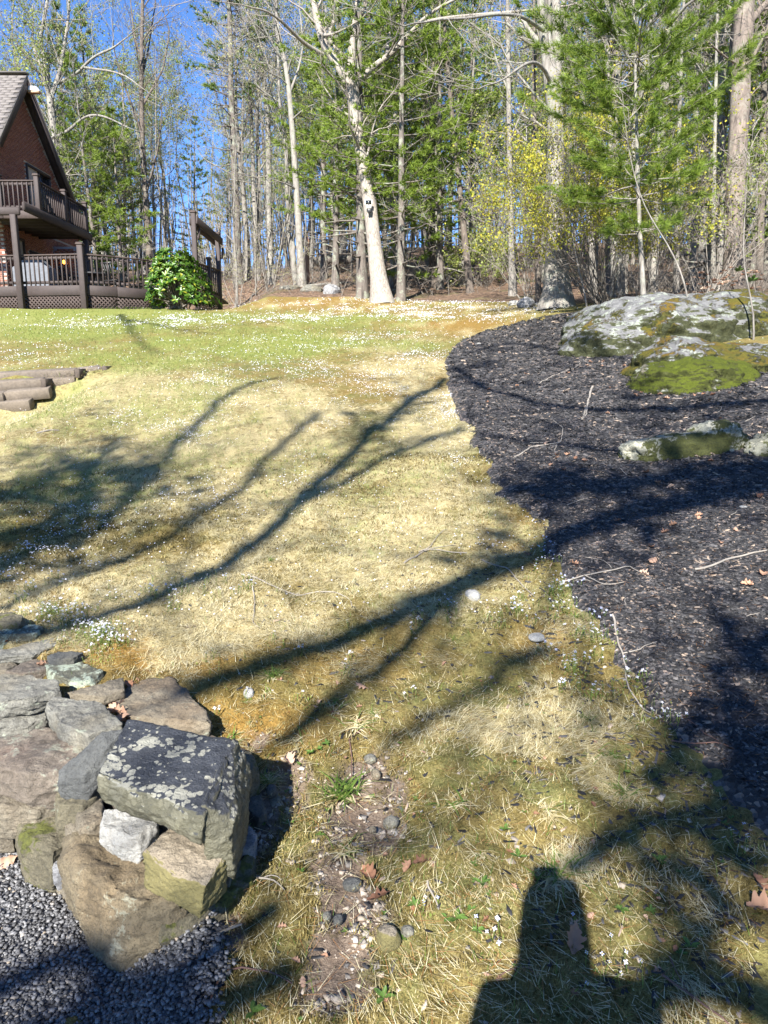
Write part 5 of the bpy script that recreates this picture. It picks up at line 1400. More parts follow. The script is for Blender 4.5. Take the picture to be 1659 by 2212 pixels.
# pines standing at the lawn edge
def place_pine(label, base, D, H, r0, c0, rad, seed, mat=NEEDLE, NL=.19, NW=.028, nt=15, gap=.42, bark=BARK_PINE):
    b3 = ground(*base) if D is None else at(*base, D)
    w, cr = pine_form(seed, H, r0, c0, rad, mat, nt, NL, NW, gap)
    e = empty('pine_tree', (b3[0], b3[1], float(h(b3[0], b3[1])) - .05), label, 'tree', None, seed * .7)
    link('trunk', w.mesh('trunk', bark, BARK_TWIG), e); link('crown', cr, e); return e
place_pine('white pine with grey scaly trunk just left of the forked oak', (783, 644), None, 15, .20, .20, 3.3, 401)
place_pine('white pine with slim lichen trunk just right of the forked oak', (866, 650), None, 13, .15, .20, 3.0, 402)
place_pine('tall dark pine standing against the sky above the pale trunk pair', (515, 612), 37, 21, .24, .42, 3.3, 403, NEEDLE_D, .22, .036, 12, .5)
place_pine('bushy pine behind the deck between the dark stem and the gable', (215, 600), 38, 14, .18, .15, 3.2, 404, NEEDLE, .22, .036, 12, .5)
place_pine('pine with light green boughs hanging behind the lattice deck', (265, 600), 33, 9, .12, .12, 2.6, 405, NEEDLE, .20, .032, 13, .45)
place_pine('narrow pine close behind the brick gable', (165, 600), 36, 13.5, .16, .2, 2.6, 406, NEEDLE_D, .22, .036, 12, .5)
place_pine('broad pine filling the gap behind the forked oak', (930, 600), 33, 18, .22, .25, 4.0, 407, NEEDLE_D, .22, .036, 12, .48)
place_pine('pine with low sweeping boughs between the oak and the big trunk', (1010, 610), 31, 12, .16, .28, 3.6, 408, NEEDLE, .21, .034, 12, .46)
place_pine('bushy pine behind the pale leaning trunk pair', (700, 600), 34, 14, .17, .18, 3.2, 409, NEEDLE, .21, .034, 12, .46)
place_pine('pine crowded behind the thick ridged trunk', (1625, 640), 21, 10, .13, .15, 2.6, 410, NEEDLE, .17, .024, 13, .44)
place_pine('dark pine between the young pine and the thick ridged trunk', (1490, 640), 24, 13, .15, .2, 2.8, 411, NEEDLE_D, .18, .026, 13, .44)
place_pine('pine behind the yellow flowering shrub', (1275, 640), 25, 12, .14, .3, 2.8, 412, NEEDLE, .18, .026, 13, .46)
# the young white pine, near enough to show its needle brushes
def young_pine(label, dx, dy, D0, seed, k0):
    w = Wood(seed); r = w.r
    pts = [(1392, 660), (1390, 640), (1386, 560), (1382, 500), (1378, 400), (1376, 300), (1373, 200), (1372, 100), (1369, 20), (1367, -50)]
    P = np.array([at(a + dx, b + dy, D0) for a, b in pts]); P[0, 2] = h(P[0, 0], P[0, 1]) - .1
    t = np.linspace(0, 1, len(P)); w.tube(P, .052 * (1 - t * .8), 10, .1, 3)
    C, Dr, Ti = [], [], []
    whorl = [(1383, 500, .55, .0), (1380, 430, 1.0, 0.0), (1378, 392, 1.25, .02), (1377, 350, 1.1, .1), (1376, 290, 1.5, .10), (1375, 230, 1.55, .12), (1374, 180, 1.6, .2), (1373, 130, 1.5, .22), (1372, 80, 1.4, .3), (1370, 30, 1.3, .35), (1368, -20, 1.1, .4)]
    for (a, b, L0, el0) in whorl:
        q = at(a + dx, b + dy, D0); L0 = L0 * k0; k = 7; a0 = r.uniform(0, 6.28)
        for i in range(k):
            an = a0 + i * 6.283 / k + r.normal(0, .2); L = L0 * r.uniform(.75, 1.25); el = el0 + r.normal(0, .12)
            d = np.array([math.cos(an) * math.cos(el), math.sin(an) * math.cos(el), math.sin(el)])
            s_ = np.linspace(0, 1, 7); B = q + d * (s_ * L)[:, None]; B[:, 2] += L * (.22 * s_ ** 2); B += np.cumsum(r.normal(0, .02 * L, (7, 3)), 0)
            w.tube(B, .013 * (1 - s_ * .75), 5)
            ns = int(17 * L); fr = r.uniform(.25, 1, ns); fr[0] = 1
            jj = np.minimum((fr * 6).astype(int), 5); ww = (fr * 6 - jj)[:, None]; A = B[jj] * (1 - ww) + B[jj + 1] * ww
            side = np.cross(d, [0, 0, 1.]); sg = r.choice([-1, 1], ns)[:, None]
            Dd = d * r.uniform(.5, 1, (ns, 1)) + side * sg * r.uniform(.2, .9, (ns, 1)) + np.array([0, 0, 1.]) * r.uniform(0, .5, (ns, 1)); Dd /= np.linalg.norm(Dd, axis=1)[:, None]
            E = A + Dd * (r.uniform(.10, .38, ns) * (1.2 - .6 * fr))[:, None]; w.twigs(A, E, .0035)
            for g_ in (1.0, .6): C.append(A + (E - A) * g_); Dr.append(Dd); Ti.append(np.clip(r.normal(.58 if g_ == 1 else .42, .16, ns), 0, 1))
    C, Dr, Ti = np.concatenate(C), np.concatenate(Dr), np.concatenate(Ti)
    e = empty('pine_tree', (P[0, 0], P[0, 1], P[0, 2]), label, 'tree')
    wmesh('trunk', w.mesh('trunk', BARK_PALE, BARK_TWIG), e)
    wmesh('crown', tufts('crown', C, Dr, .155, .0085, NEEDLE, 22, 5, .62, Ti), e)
young_pine('young white pine with airy needle brushes behind the rock ledge', 0, 0, 12.3, 77, 1.12)

# saplings on and behind the ledge
def sapling(label, pts, D, w0, seed, leaves=None):
    return hero('sapling', label, pts[0], D, [(a, b, .7 * w0 * (1 - .7 * i / (len(pts) - 1))) for i, (a, b) in enumerate(pts)], [], BARK_GREY, .1, 7, seed, maxd=1, buds=leaves, L_tw=.7, dens=1.6, rough=.05, budsize=.04)
sapling('thin pale sapling at the tail of the mulch before the flared trunk', [(1272, 677), (1262, 630), (1245, 560), (1237, 510), (1228, 440), (1222, 380)], None, 6, 81, BUDS_G)
sapling('thin leaning sapling growing out of the ledge under the young pine', [(1492, 663), (1478, 605), (1456, 550), (1425, 500), (1396, 460), (1372, 390), (1356, 317), (1350, 260)], 11.5, 6, 82, BUDS_G)
sapling('crooked dark sapling beside the mossy end of the ledge', [(1632, 695), (1626, 655), (1606, 583), (1604, 540), (1609, 467), (1612, 400)], 10.5, 6, 83, BUDS_G)
# shrubs
def shrub(name, label, base, D, n_st, reach, seed, leafmat, leafsize, per, bark, leafs_from=.45, lean=(0, 0, 0), r0=.014, cat='shrub', keep=1):
    b3 = at(*base, D); b3[2] = float(h(b3[0], b3[1])) - .05
    e = empty(name, b3, label, cat); tips = []
    for i in range(n_st):
        w = Wood(seed * 100 + i); r = w.r
        a = r.uniform(0, 6.28); el = r.uniform(.75, 1.45)
        d = np.array([math.cos(a) * math.cos(el), math.sin(a) * math.cos(el), math.sin(el)]) + np.array(lean) * r.uniform(.3, 1.3)
        w.limb(b3 + r.normal(0, .12, 3) * [1, 1, 0], d, reach * r.uniform(.6, 1.1), r0 * r.uniform(.6, 1.3), 1, 3, .18, .20, (3, 5), start=.35, spread=(.4, 1.0))
        wmesh('stem', w.mesh('stem', bark, bark), e); tips += w.tips
    tips = np.concatenate(tips); tips = tips[tips[:, 2] > b3[2] + reach * leafs_from]
    if keep < 1:
        wmesh('crown', leaf_soup('crown', tips[::3], .05, BUDS_G, 2, seed + 1, .7, spread=.08), e)
        tips = tips[fbm(tips[:, 0] * 1.3, tips[:, 1] * 1.3, tips[:, 2] * 1.3, 2, seed) > keep]
    o = wmesh('flowers' if 'flower' in label else 'crown', leaf_soup('crown', tips, leafsize, leafmat, per, seed, .75, spread=.07), e)
    if 'flower' in label: tag(o, kind='stuff')
    return e
shrub('flowering_shrub', 'wide many stemmed shrub with yellow spring flowers beside the big trunk', (1300, 655), 17.2, 30, 2.8, 91, YELLOW, .052, 7, BARK_TWIG, .42, (-.45, -.1, .2), keep=.47)
shrub('flowering_shrub', 'smaller yellow flowering shrub among the young pine boughs', (1385, 655), 15.5, 12, 2.5, 92, YELLOW, .048, 4, BARK_TWIG, .5, (.1, -.1, .2), keep=.45)
shrub('budding_shrub', 'twiggy shrub with fresh green leaves between the ledge and ridged trunk', (1520, 650), 15, 14, 2.2, 93, BUDS_G, .05, 1, BARK_LTWIG, .3)
shrub('budding_shrub', 'twiggy bare shrub at the wood edge beside the tall deck gate', (510, 618), 27.5, 12, 2.4, 94, BUDS, .05, 1, BARK_LTWIG, .3)
shrub('budding_shrub', 'low green shrub in the shade behind the flared trunk', (1050, 610), 29, 16, 1.6, 95, BUDS_G, .09, 2, BARK_TWIG, .1)
shrub('budding_shrub', 'arching twiggy shrub between the forked oak and big trunk', (1140, 640), 22, 16, 3.0, 96, BUDS_G, .05, 1, BARK_LTWIG, .4)
# rhododendron at the corner of the deck
def rhodo():
    w = Wood(97); r = w.r
    b3 = at(388, 676, 21.6); b3[2] = float(h(b3[0], b3[1]))
    C = []; Dd = []
    for i in range(400):
        a = r.uniform(0, 6.28); u = r.uniform(-.1, 1); rad = 1.0 * (1 - .62 * max(u, 0) ** 1.4) * r.uniform(.72, 1.06) * (1 + .18 * math.sin(a * 3 + 1))
        p = b3 + np.array([math.cos(a) * rad - .12 * u, math.sin(a) * rad * .85, .28 + u * 1.30 * (1 + .1 * math.sin(a * 2))])
        if p[2] < b3[2] + .1: p[2] = b3[2] + .1
        d = np.array([math.cos(a), math.sin(a), .55 + u * .6]); d /= np.linalg.norm(d); C.append(p); Dd.append(d)
        if i % 3 == 0:
            q = np.linspace(0, 1, 5)[:, None]; B = (b3 + r.normal(0, .1, 3) * [1, 1, 0]) * (1 - q) + p * q; B[:, 2] += .25 * np.sin(q[:, 0] * 3.1) * .3; w.tube(B, .02 * (1 - q[:, 0] * .6), 5)
    e = empty('rhododendron', b3, 'round rhododendron bush with glossy leaves at the deck corner', 'shrub')
    tag(wmesh('stems', w.mesh('stems', BARK_TWIG, BARK_TWIG), e), kind='stuff')
    mr = mat_leaf('rhododendron_leaf', [(.020, .055, .008), (.045, .11, .012), (.10, .18, .02), (.30, .30, .03)], .22, .34, .5)
    V, F_, T = [], [], []
    n0 = 0
    big = []
    for ci, (p, d) in enumerate(zip(C, Dd)):
        s0 = np.cross(d, [0, 0, 1.]); s0 /= np.linalg.norm(s0) + 1e-9; u0 = np.cross(s0, d)
        for j in range(9):
            a = j * .698 + r.normal(0, .2); out = s0 * math.cos(a) + u0 * math.sin(a); ld = out * r.uniform(.7, 1) + d * r.uniform(.0, .6); ld /= np.linalg.norm(ld)
            sd = np.cross(ld, d); sd /= np.linalg.norm(sd) + 1e-9; nn = np.cross(sd, ld)
            L = r.uniform(.12, .185); W_ = L * .36; o = p + r.normal(0, .015, 3)
            q = [o, o + ld * L * .35 + sd * W_ * .5 + nn * .01, o + ld * L * .35 - sd * W_ * .5 + nn * .01, o + ld * L * .75 + sd * W_ * .42, o + ld * L * .75 - sd * W_ * .42, o + ld * L * .6 - nn * .012, o + ld * L - nn * .02]
            f = [[0, 1, 5], [0, 5, 2], [1, 3, 5], [2, 5, 4], [3, 6, 5], [4, 5, 6]]
            t = float(np.clip(r.normal(.42, .2), 0, 1)); t = t if r.random() > .04 else 1
            big.append((np.array(q), np.array(f), t))
    order = sorted(range(len(big)), key=lambda i: big[i][0][0][1])
    front = set(order[:300])
    for i in range(len(big)):
        q, f, t = big[i]
        if i in front:
            me = mesh('leaf', q - b3, f, mr, True, {'tint': ('FLOAT', 'FACE', np.full(6, t))}); link('leaf', me, e)
        else:
            V.append(q); F_.append(f + n0); n0 += 7; T += [t] * 6
    me = mesh('leaves', np.concatenate(V), np.concatenate(F_), mr, True, {'tint': ('FLOAT', 'FACE', np.array(T))})
    tag(wmesh('leaves', me, e), kind='stuff')
rhodo()

# ---- the woods behind, tree by tree
LAND = [(-200, 60, 'behind the brick gable'), (60, 200, 'behind the upper balcony'), (200, 330, 'beyond the curved deck railing'), (330, 430, 'beyond the glossy rhododendron'), (430, 500, 'beyond the tall deck gate'),
        (500, 600, 'beside the first pale lichen trunk'), (600, 690, 'behind the leaning pale lichen trunk'), (690, 770, 'behind the fallen log'), (770, 880, 'straight behind the forked oak'), (880, 960, 'behind the pine beside the oak'),
        (960, 1060, 'behind the paired shaded trunks'), (1060, 1160, 'deep between the oak and big flared trunk'), (1160, 1260, 'behind the massive flared trunk'), (1260, 1400, 'behind the yellow shrub'), (1400, 1560, 'beyond the rock ledge'), (1560, 1900, 'beyond the thick ridged trunk')]
KIND = {'bare0': 'medium bare grey tree', 'bare1': 'tall bare pale tree', 'bare2': 'small tree in fresh pale leaf', 'bare3': 'slim bare pale tree', 'bare4': 'thin dark young tree', 'pine0': 'full green pine', 'pine1': 'tall dark pine', 'pine2': 'short bushy pine', 'pine3': 'high crowned pine'}
rf_ = np.random.default_rng(5)
placed = []
tries = 0
while len(placed) < 145 and tries < 6000:
    tries += 1
    px = rf_.uniform(-130, 1790); yy = 29 + 46 * rf_.random() ** 1.25
    if px > 1240: yy = 19 + 50 * rf_.random() ** 1.2
    x_ = (px - 829.5) / F0 * yy
    if x_ < -5 and yy < 33.5: continue
    if forest_sd(x_, np.array(yy)) < 2.2: continue
    if any((x_ - a) ** 2 + (yy - b) ** 2 < (1.1 + .012 * yy) ** 2 for a, b in placed): continue
    placed.append((x_, yy))
    q = rf_.random()
    pf = .42 if px < 480 else .26 if px < 690 else .45
    if q < pf: f = 'pine%d' % rf_.choice([0, 1, 2, 3], p=[.3, .25, .25, .2])
    else: f = 'bare%d' % rf_.choice(5, p=[.18, .18, .30, .16, .18])
    if px < 520 and f in ('bare0', 'bare1', 'bare3') and q > pf + .22: f = 'bare2' if q > .7 else 'bare4'
    place = next(t for a, b, t in LAND if a <= px < b) if -200 <= px < 1900 else 'deep in the woods'
    far = 'farther back' if yy > 46 else 'nearer the edge'
    lab = '%s%s %s' % ('distant ' if yy > 46 else '', KIND[f], place)
    plant(f, x_, yy, rf_.uniform(.8, 1.15) * (1.0 if px < 1240 else .9) * (.78 if px < 520 and 'pine' in f else 1), rf_.uniform(0, 6.28), 'pine_tree' if 'pine' in f else 'forest_tree', lab, 'tree', 'woods trees: ' + lab, tilt=(rf_.normal(0, .03), rf_.normal(0, .03)))
# far thickets that read as one mass: slim stems and twigs
w = Wood(500); r = w.r
n_ = 1500
yy = np.where(r.random(n_) < .75, r.uniform(58, 100, n_), r.uniform(34, 60, n_)); px = r.uniform(-150, 1800, n_); xx = (px - 829.5) / F0 * yy
ok = ~((xx < -4) & (yy < 36)); yy, xx = yy[ok], xx[ok]
A = np.stack([xx, yy, h(xx, yy) - .1], -1); B = A + np.stack([r.normal(0, .5, len(xx)), r.normal(0, .5, len(xx)), r.uniform(4, 13, len(xx))], -1)
w.twigs(A, B, r.uniform(.03, .10, len(xx)) * np.where(yy > 58, 1.2, .6))
for _ in range(6):
    f = r.uniform(.2, .95, (len(xx), 1)); C_ = A * (1 - f) + B * f; a = r.uniform(0, 6.28, len(xx)); L = r.uniform(.8, 2.6, len(xx))
    w.twigs(C_, C_ + np.stack([np.cos(a) * L, np.sin(a) * L, L * r.uniform(.1, .9, len(xx))], -1), r.uniform(.008, .02, len(xx)))
w.V = [np.zeros((3, 3))]; w.F = [np.array([[0, 1, 2, 2]])]; w.n = 3
tag(link('far_woods', w.mesh('far_woods', BARK_GREY, BARK_GREY)), kind='stuff')
w = Wood(501); r = w.r
n_ = 2600
yy = r.uniform(27, 48, n_); px = r.uniform(430, 1750, n_); yy = np.where(px > 1250, r.uniform(15, 40, n_), yy); xx = (px - 829.5) / F0 * yy
ok = (forest_sd(xx, yy) > .6) & ~((xx < -4.6) & (yy < 31)); xx, yy = xx[ok], yy[ok]; k = len(xx)
A = np.stack([xx, yy, h(xx, yy)], -1); a = r.uniform(0, 6.28, k); L = r.uniform(.4, 1.7, k)
B = A + np.stack([np.cos(a) * L * .6, np.sin(a) * L * .6, L * r.uniform(.3, 1.0, k)], -1)
w.twigs(A, B, r.uniform(.005, .013, k)); w.twigs((A + B) / 2, (A + B) / 2 + np.stack([r.normal(0, .4, k), r.normal(0, .4, k), r.uniform(.1, .6, k)], -1), .005)
w.V = [np.zeros((3, 3))]; w.F = [np.array([[0, 1, 2, 2]])]; w.n = 3
tag(link('underbrush', w.mesh('underbrush', BARK_TWIG, BARK_TWIG)), kind='stuff')
# fallen log, snags, brush
def log_(label, a, b, r0, mat, name='fallen_log', cat='log', n=8, sd=1):
    w = Wood(sd); t = np.linspace(0, 1, n)[:, None]; P = np.asarray(a) * (1 - t) + np.asarray(b) * t + w.r.normal(0, r0 * .15, (n, 3))
    Rd = r0 * (1 - .25 * t[:, 0]); Rd[0] *= .6; Rd[-1] *= .5
    w.tube(P, Rd, 12, .15, sd); e = link(name, w.mesh(name, mat, mat)); b0 = np.asarray(a)
    return tag(e, label, cat)
p = at(672, 563, 38); q_ = at(768, 560, 38.5)
log_('mossy fallen log lying across the leaf litter behind the forked oak', p, q_, .26, BARK_PINE, sd=601)
log_('thin fallen trunk propped over the brush pile', at(880, 575, 33), at(1050, 610, 31), .09, BARK_GREY, sd=602)
log_('dead branch lying on the leaves before the fallen log', at(660, 617, 30), at(760, 610, 30.5), .06, BARK_GREY, sd=603)
b = ground(637, 618); log_('short broken dead snag beside the leaning pale trunk', b - [0, 0, .1], b + np.array([-.04, 0, 1.9]), .13, BARK_PALE, 'snag', 'dead tree', 9, 604)
b = at(664, 600, 31.5); b[2] = float(h(b[0], b[1])); log_('reddish split snag behind the leaning pale trunk', b - [0, 0, .1], b + np.array([.02, 0, 2.1]), .10, mat_bark('bark_red', (.33, .20, .14), (.12, .06, .04), 12), 'snag', 'dead tree', 9, 605)
# solar lamp on the oak
D = OAKD - .42
c_ = at(796, 444, D)
lamp = empty('solar_lamp', c_, 'small solar lamp with dark panel fixed on the forked oak trunk', 'lamp')
s = Soup(); s.box((0, 0, .10), (.24, .03, .17)); link('frame', s.mesh('frame', MWHITE, bev=.004), lamp)
s = Soup(); s.box((0, -.018, .10), (.20, .012, .135)); link('panel', s.mesh('panel', MGLASS), lamp)
s = Soup(); s.box((.02, -.02, -.05), (.15, .09, .10)); link('lamp_head', s.mesh('lamp_head', MWHITE, bev=.015), lamp)
s = Soup(); s.box((.03, .0, -.16), (.13, .08, .14)); s.box((0, .1, .02), (.05, .28, .05)); link('bracket', s.mesh('bracket', MBLACK, bev=.005), lamp)

# the woods' unseen other sides: pines added to shut off the low sky
rs = np.random.default_rng(23)
ns_ = 0
for i in range(400):
    if ns_ >= 40: break
    a = math.radians(rs.uniform(42, 318)); d_ = rs.uniform(15, 34)
    if abs(math.degrees(a) - 194) < 34: continue                      # the sun looks in through this gap
    x_, y_ = d_ * math.sin(a), d_ * math.cos(a)
    if x_ < -9 and y_ > 4: continue
    if a < math.radians(120) and x_ < 17: continue
    if any((x_ - p_) ** 2 + (y_ - q_) ** 2 < 9 for p_, q_ in placed): continue
    placed.append((x_, y_)); ns_ += 1
    plant('pine%d' % rs.integers(4), x_, y_, rs.uniform(.9, 1.15), rs.uniform(0, 6.28), 'pine_tree', 'unseen pine of the woods round the photographer, added to shut off low sky', 'tree', 'pines round the photographer')
# ------------------------------------------------------------------ trees behind the photographer, whose limbs shade the lawn
def shade_tree(label, base, top, strokes, seed, mat=BARK_GREY, dapple=()):
    w = Wood(seed); r = w.r
    b3 = np.array([base[0], base[1], float(h(*base)) - .1]); top = np.asarray(top, float)
    t = np.linspace(0, 1, 10)[:, None]; P = b3 * (1 - t) + top * t; P[1:-1, :2] += r.normal(0, .06, (8, 2))
    w.tube(P, .30 * (1 - .35 * t[:, 0]) * (1 + .4 * np.exp(-t[:, 0] * 12)), 14, .1, seed)
    S = np.array(SUN)
    for pts, t0, t1, w0, w1, tw in strokes:
        G = np.array([ground(*q) for q in pts]); k = len(G); f = np.linspace(0, 1, k)
        Q = G + S[None] * (t0 + (t1 - t0) * f)[:, None]
        D = np.array([depth(g) for g in G]); Rd = (w0 + (w1 - w0) * f) * D / F0 / 2 * .98
        L = np.r_[0, np.cumsum(np.linalg.norm(np.diff(Q, axis=0), axis=1))]; kk = max(5, int(L[-1] / .4)); tt = np.linspace(0, L[-1], kk)
        Q2 = np.stack([np.interp(tt, L, Q[:, i]) for i in range(3)], -1); R2 = np.interp(tt, L, Rd)
        for _ in range(2): Q2[1:-1] = (Q2[:-2] + 2 * Q2[1:-1] + Q2[2:]) / 4
        Q2[1:-1] += r.normal(0, .03, Q2[1:-1].shape)
        w.tube(Q2, R2, 8, .05, seed + 1)
        dirs = np.gradient(Q2, axis=0); dirs /= np.linalg.norm(dirs, axis=1)[:, None]
        for i in range(tw):
            j = int(r.uniform(.15, 1) * (kk - 1)); dd = dirs[j]; a = r.normal(0, 1, 3); a -= dd * a.dot(dd); a /= np.linalg.norm(a)
            w.limb(Q2[j], dd * .7 + a * .7, r.uniform(.6, 1.6), min(R2[j] * .4, .03), 1, 2, .2, .25, (2, 4))
    C = []
    for (cx, cy, rx, ry, k, t0) in dapple:  # loose unseen leaf clumps, added sunward of chosen ground to dapple it with shade
        for _ in range(k):
            q = (r.normal(cx, rx), r.normal(cy, ry)); c3 = ground(*q) + S * (t0 + r.uniform(-1, 1)); m_ = int(r.integers(5, 12))
            C.append(c3 + r.normal(0, .13, (m_, 3))); A = c3 + r.normal(0, .2, (3, 3)); w.twigs(A, A + r.normal(0, .45, (3, 3)), .010)
    e = empty('shade_tree', b3, label, 'tree')
    wmesh('trunk', w.mesh('trunk', mat, BARK_TWIG), e)
    if C: wmesh('crown', leaf_soup('crown', np.concatenate(C), .13, BUDS_G, 2, seed, .7, spread=.05), e)
def c5(*p): return [(1.045 * a, 719 + 1.045 * b) for a, b in p]
shade_tree('bare tree behind the photographer shading the lawn from the gravel side', (-6.2, -7.0), (-5.2, -6.4, 7.2), [
    (c5((-120, 700), (60, 655), (230, 605), (400, 520), (520, 455), (600, 390), (632, 330)), 11, 14, 60, 44, 5),
    (c5((632, 335), (690, 275), (780, 205), (850, 140), (920, 95)), 14, 17, 40, 26, 6), (c5((640, 345), (700, 300), (770, 262), (860, 232), (960, 200)), 14, 16.5, 34, 22, 6), (c5((632, 330), (665, 290), (720, 250), (760, 215), (775, 180)), 14, 16, 26, 14, 4),
    (c5((-60, 600), (60, 545), (200, 480), (330, 440), (440, 380), (500, 330), (540, 260), (600, 200), (660, 165)), 12, 17, 44, 22, 7),
    (c5((-80, 520), (0, 500), (100, 470), (180, 410), (205, 340), (192, 285), (130, 262)), 12, 15, 66, 24, 6), (c5((190, 410), (240, 350), (320, 280), (380, 220), (430, 160), (480, 115), (580, 92)), 14, 18, 40, 14, 8), (c5((192, 285), (215, 250), (230, 215)), 15, 16, 24, 14, 3),
    (c5((-80, 440), (40, 400), (130, 380), (210, 345)), 13, 15, 46, 26, 6), (c5((-80, 330), (20, 335), (120, 350), (200, 375)), 13.5, 15, 40, 22, 6),
    (c5((50, 255), (110, 235), (200, 235), (330, 225)), 16, 17.5, 14, 8, 4), ([(-60, 2170), (120, 2140), (300, 2130), (460, 2100), (600, 1960)], 9, 11, 90, 90, 3), ([(-80, 2290), (150, 2250), (420, 2210), (620, 2100)], 9, 10.5, 110, 100, 3),
    ([(262, 680), (275, 700), (300, 735), (340, 765)], 24, 26, 12, 8, 4), ([(280, 690), (330, 700), (400, 715), (470, 722)], 24, 26, 9, 5, 4)], 701, dapple=[(90, 1110, 80, 60, 20, 13), (60, 1180, 70, 40, 9, 12), (180, 1020, 80, 40, 14, 14), (250, 1080, 70, 60, 10, 14), (30, 1030, 60, 30, 10, 14), (840, 900, 60, 40, 10, 16)])
shade_tree('bare tree behind the photographer shading the mulch and lower lawn', (2.6, -7.2), (1.6, -6.4, 8.3), [
    ([(1700, 1040), (1560, 1060), (1430, 1090), (1300, 1130), (1150, 1190), (1000, 1255), (850, 1330), (640, 1425), (500, 1470), (380, 1510)], 13, 11, 84, 60, 8),
    ([(1000, 1255), (920, 1330), (880, 1390), (800, 1480), (690, 1560), (600, 1610)], 12, 10.5, 50, 44, 4), ([(1180, 1400), (1060, 1470), (960, 1520), (830, 1605)], 12.5, 11, 44, 30, 4),
    ([(1700, 1000), (1560, 1040), (1400, 1062), (1250, 1050), (1090, 1065)], 13.5, 12.5, 66, 50, 7), ([(1700, 870), (1500, 880), (1350, 905), (1200, 880), (1080, 870), (980, 800)], 15, 16, 30, 18, 9),
    ([(1700, 950), (1540, 965), (1380, 1000), (1250, 970), (1150, 975), (1030, 940)], 14, 15, 34, 16, 8), ([(1420, 790), (1250, 770), (1100, 745), (1000, 770)], 18, 19, 16, 10, 7),
    ([(1740, 1560), (1640, 1650), (1580, 1760), (1470, 1800), (1330, 1840), (1230, 1880)], 9.5, 10, 90, 60, 3), ([(1760, 1400), (1640, 1390), (1520, 1405)], 11, 11, 44, 18, 3), ([(1700, 2190), (1580, 2100), (1470, 2120), (1350, 2200)], 9, 9.5, 120, 90, 2),
    ([(1300, 2260), (1420, 2090), (1500, 1990), (1600, 1960), (1700, 1990)], 9, 9.5, 60, 40, 3)], 702, dapple=[(1350, 1060, 150, 20, 26, 13), (1560, 1020, 70, 30, 14, 13), (1180, 1060, 60, 16, 12, 12.5), (1300, 885, 180, 24, 14, 15), (1560, 890, 70, 20, 8, 15), (1080, 800, 60, 30, 7, 17), (1200, 770, 90, 20, 7, 18), (1620, 1690, 40, 50, 9, 9.5), (1650, 1560, 20, 40, 4, 9.5), (1520, 1810, 70, 30, 4, 9.5), (1610, 1400, 30, 12, 5, 11), (1420, 1150, 60, 20, 4, 12), (1060, 1180, 50, 20, 4, 12)])

# ------------------------------------------------------------------ the photographer, who stands behind the camera and throws a shadow
def photographer():
    e = empty('person', (0.0, -.30, float(h(0, -.30))), 'person standing and holding a phone up with both hands', 'person')
    vd = np.array([0, CP, -SP_]); ud = np.array([0, SP_, CP]); c0 = np.array([0, 0, CAMZ])
    ph = empty('phone', tuple(c0 - vd * .014 - ud * .055), 'dark phone held upright in both hands', 'phone')
    s = Soup(); s.beam(c0 - vd * .014 - ud * .135, c0 - vd * .014 + ud * .025, .078, .009, tuple(vd)); wmesh('body', s.mesh('body', MBLACK, bev=.003), ph)
    s = Soup(); s.beam(c0 - vd * .0195 - ud * .13, c0 - vd * .0195 + ud * .02, .072, .0012, tuple(vd)); wmesh('screen', s.mesh('screen', MGLASS), ph)
    J = []; E_ = []; Rr = []
    def v(p, r_, par=None):
        J.append(p); Rr.append(r_)
        if par is not None: E_.append((par, len(J) - 1))
        return len(J) - 1
    y0 = -.30; z0 = float(h(0, y0))
    pel = v((0, y0, z0 + .98), .15); wa = v((0, y0, z0 + 1.15), .14, pel); ch = v((0, y0, z0 + 1.36), .165, wa); nk = v((0, y0 + .02, z0 + 1.53), .06, ch); hd = v((0, y0 + .05, z0 + 1.62), .085, nk); hd2 = v((0, y0 + .05, z0 + 1.75), .085, hd)
    fc = v((0, y0 + .13, z0 + 1.645), .03, hd)
    for sx in (-1, 1):
        hp = v((sx * .10, y0, z0 + .92), .10, pel); kn = v((sx * .12, y0 + .03, z0 + .50), .065, hp); an = v((sx * .13, y0, z0 + .09), .045, kn); v((sx * .15, y0 + .16, z0 + .04), .04, an)
        sh = v((sx * .19, y0, z0 + 1.45), .075, ch); el = v((sx * .15, y0 + .12, z0 + 1.20), .07, sh); q = c0 - vd * .02 - ud * .15 + np.array([sx * .05, 0, 0]); wr = v(tuple(q - np.array([sx * .012, .05, .05])), .045, el); pa = v(tuple(q + np.array([sx * .01, 0, .03])), .036, wr)
        for k in range(4):
            b = c0 - ud * (.115 - .024 * k) + np.array([sx * .047, 0, 0]); f1 = v(tuple(b - vd * .02), .0105, pa); v(tuple(b + vd * .0 + np.array([-sx * .012, 0, 0])), .009, f1)
        f1 = v(tuple(c0 - vd * .035 - ud * .09 + np.array([sx * .03, 0, 0])), .012, pa); v(tuple(c0 - vd * .03 - ud * .07 + np.array([sx * .018, 0, 0])), .010, f1)
    me = bpy.data.meshes.new('body'); me.from_pydata([tuple(np.array(p) - np.array(e.location)) for p in J], E_, []); me.materials.append(mat_plain('dark_clothes', (.06, .07, .10), .9, 30, .2, .2))
    o = link('body', me, e); md = o.modifiers.new('skin', 'SKIN'); sv = me.skin_vertices[0].data
    for i, r_ in enumerate(Rr): sv[i].radius = (r_, r_)
    sv[0].use_root = True
    o.modifiers.new('subsurf', 'SUBSURF').levels = 1; o.modifiers['subsurf'].render_levels = 1
photographer()

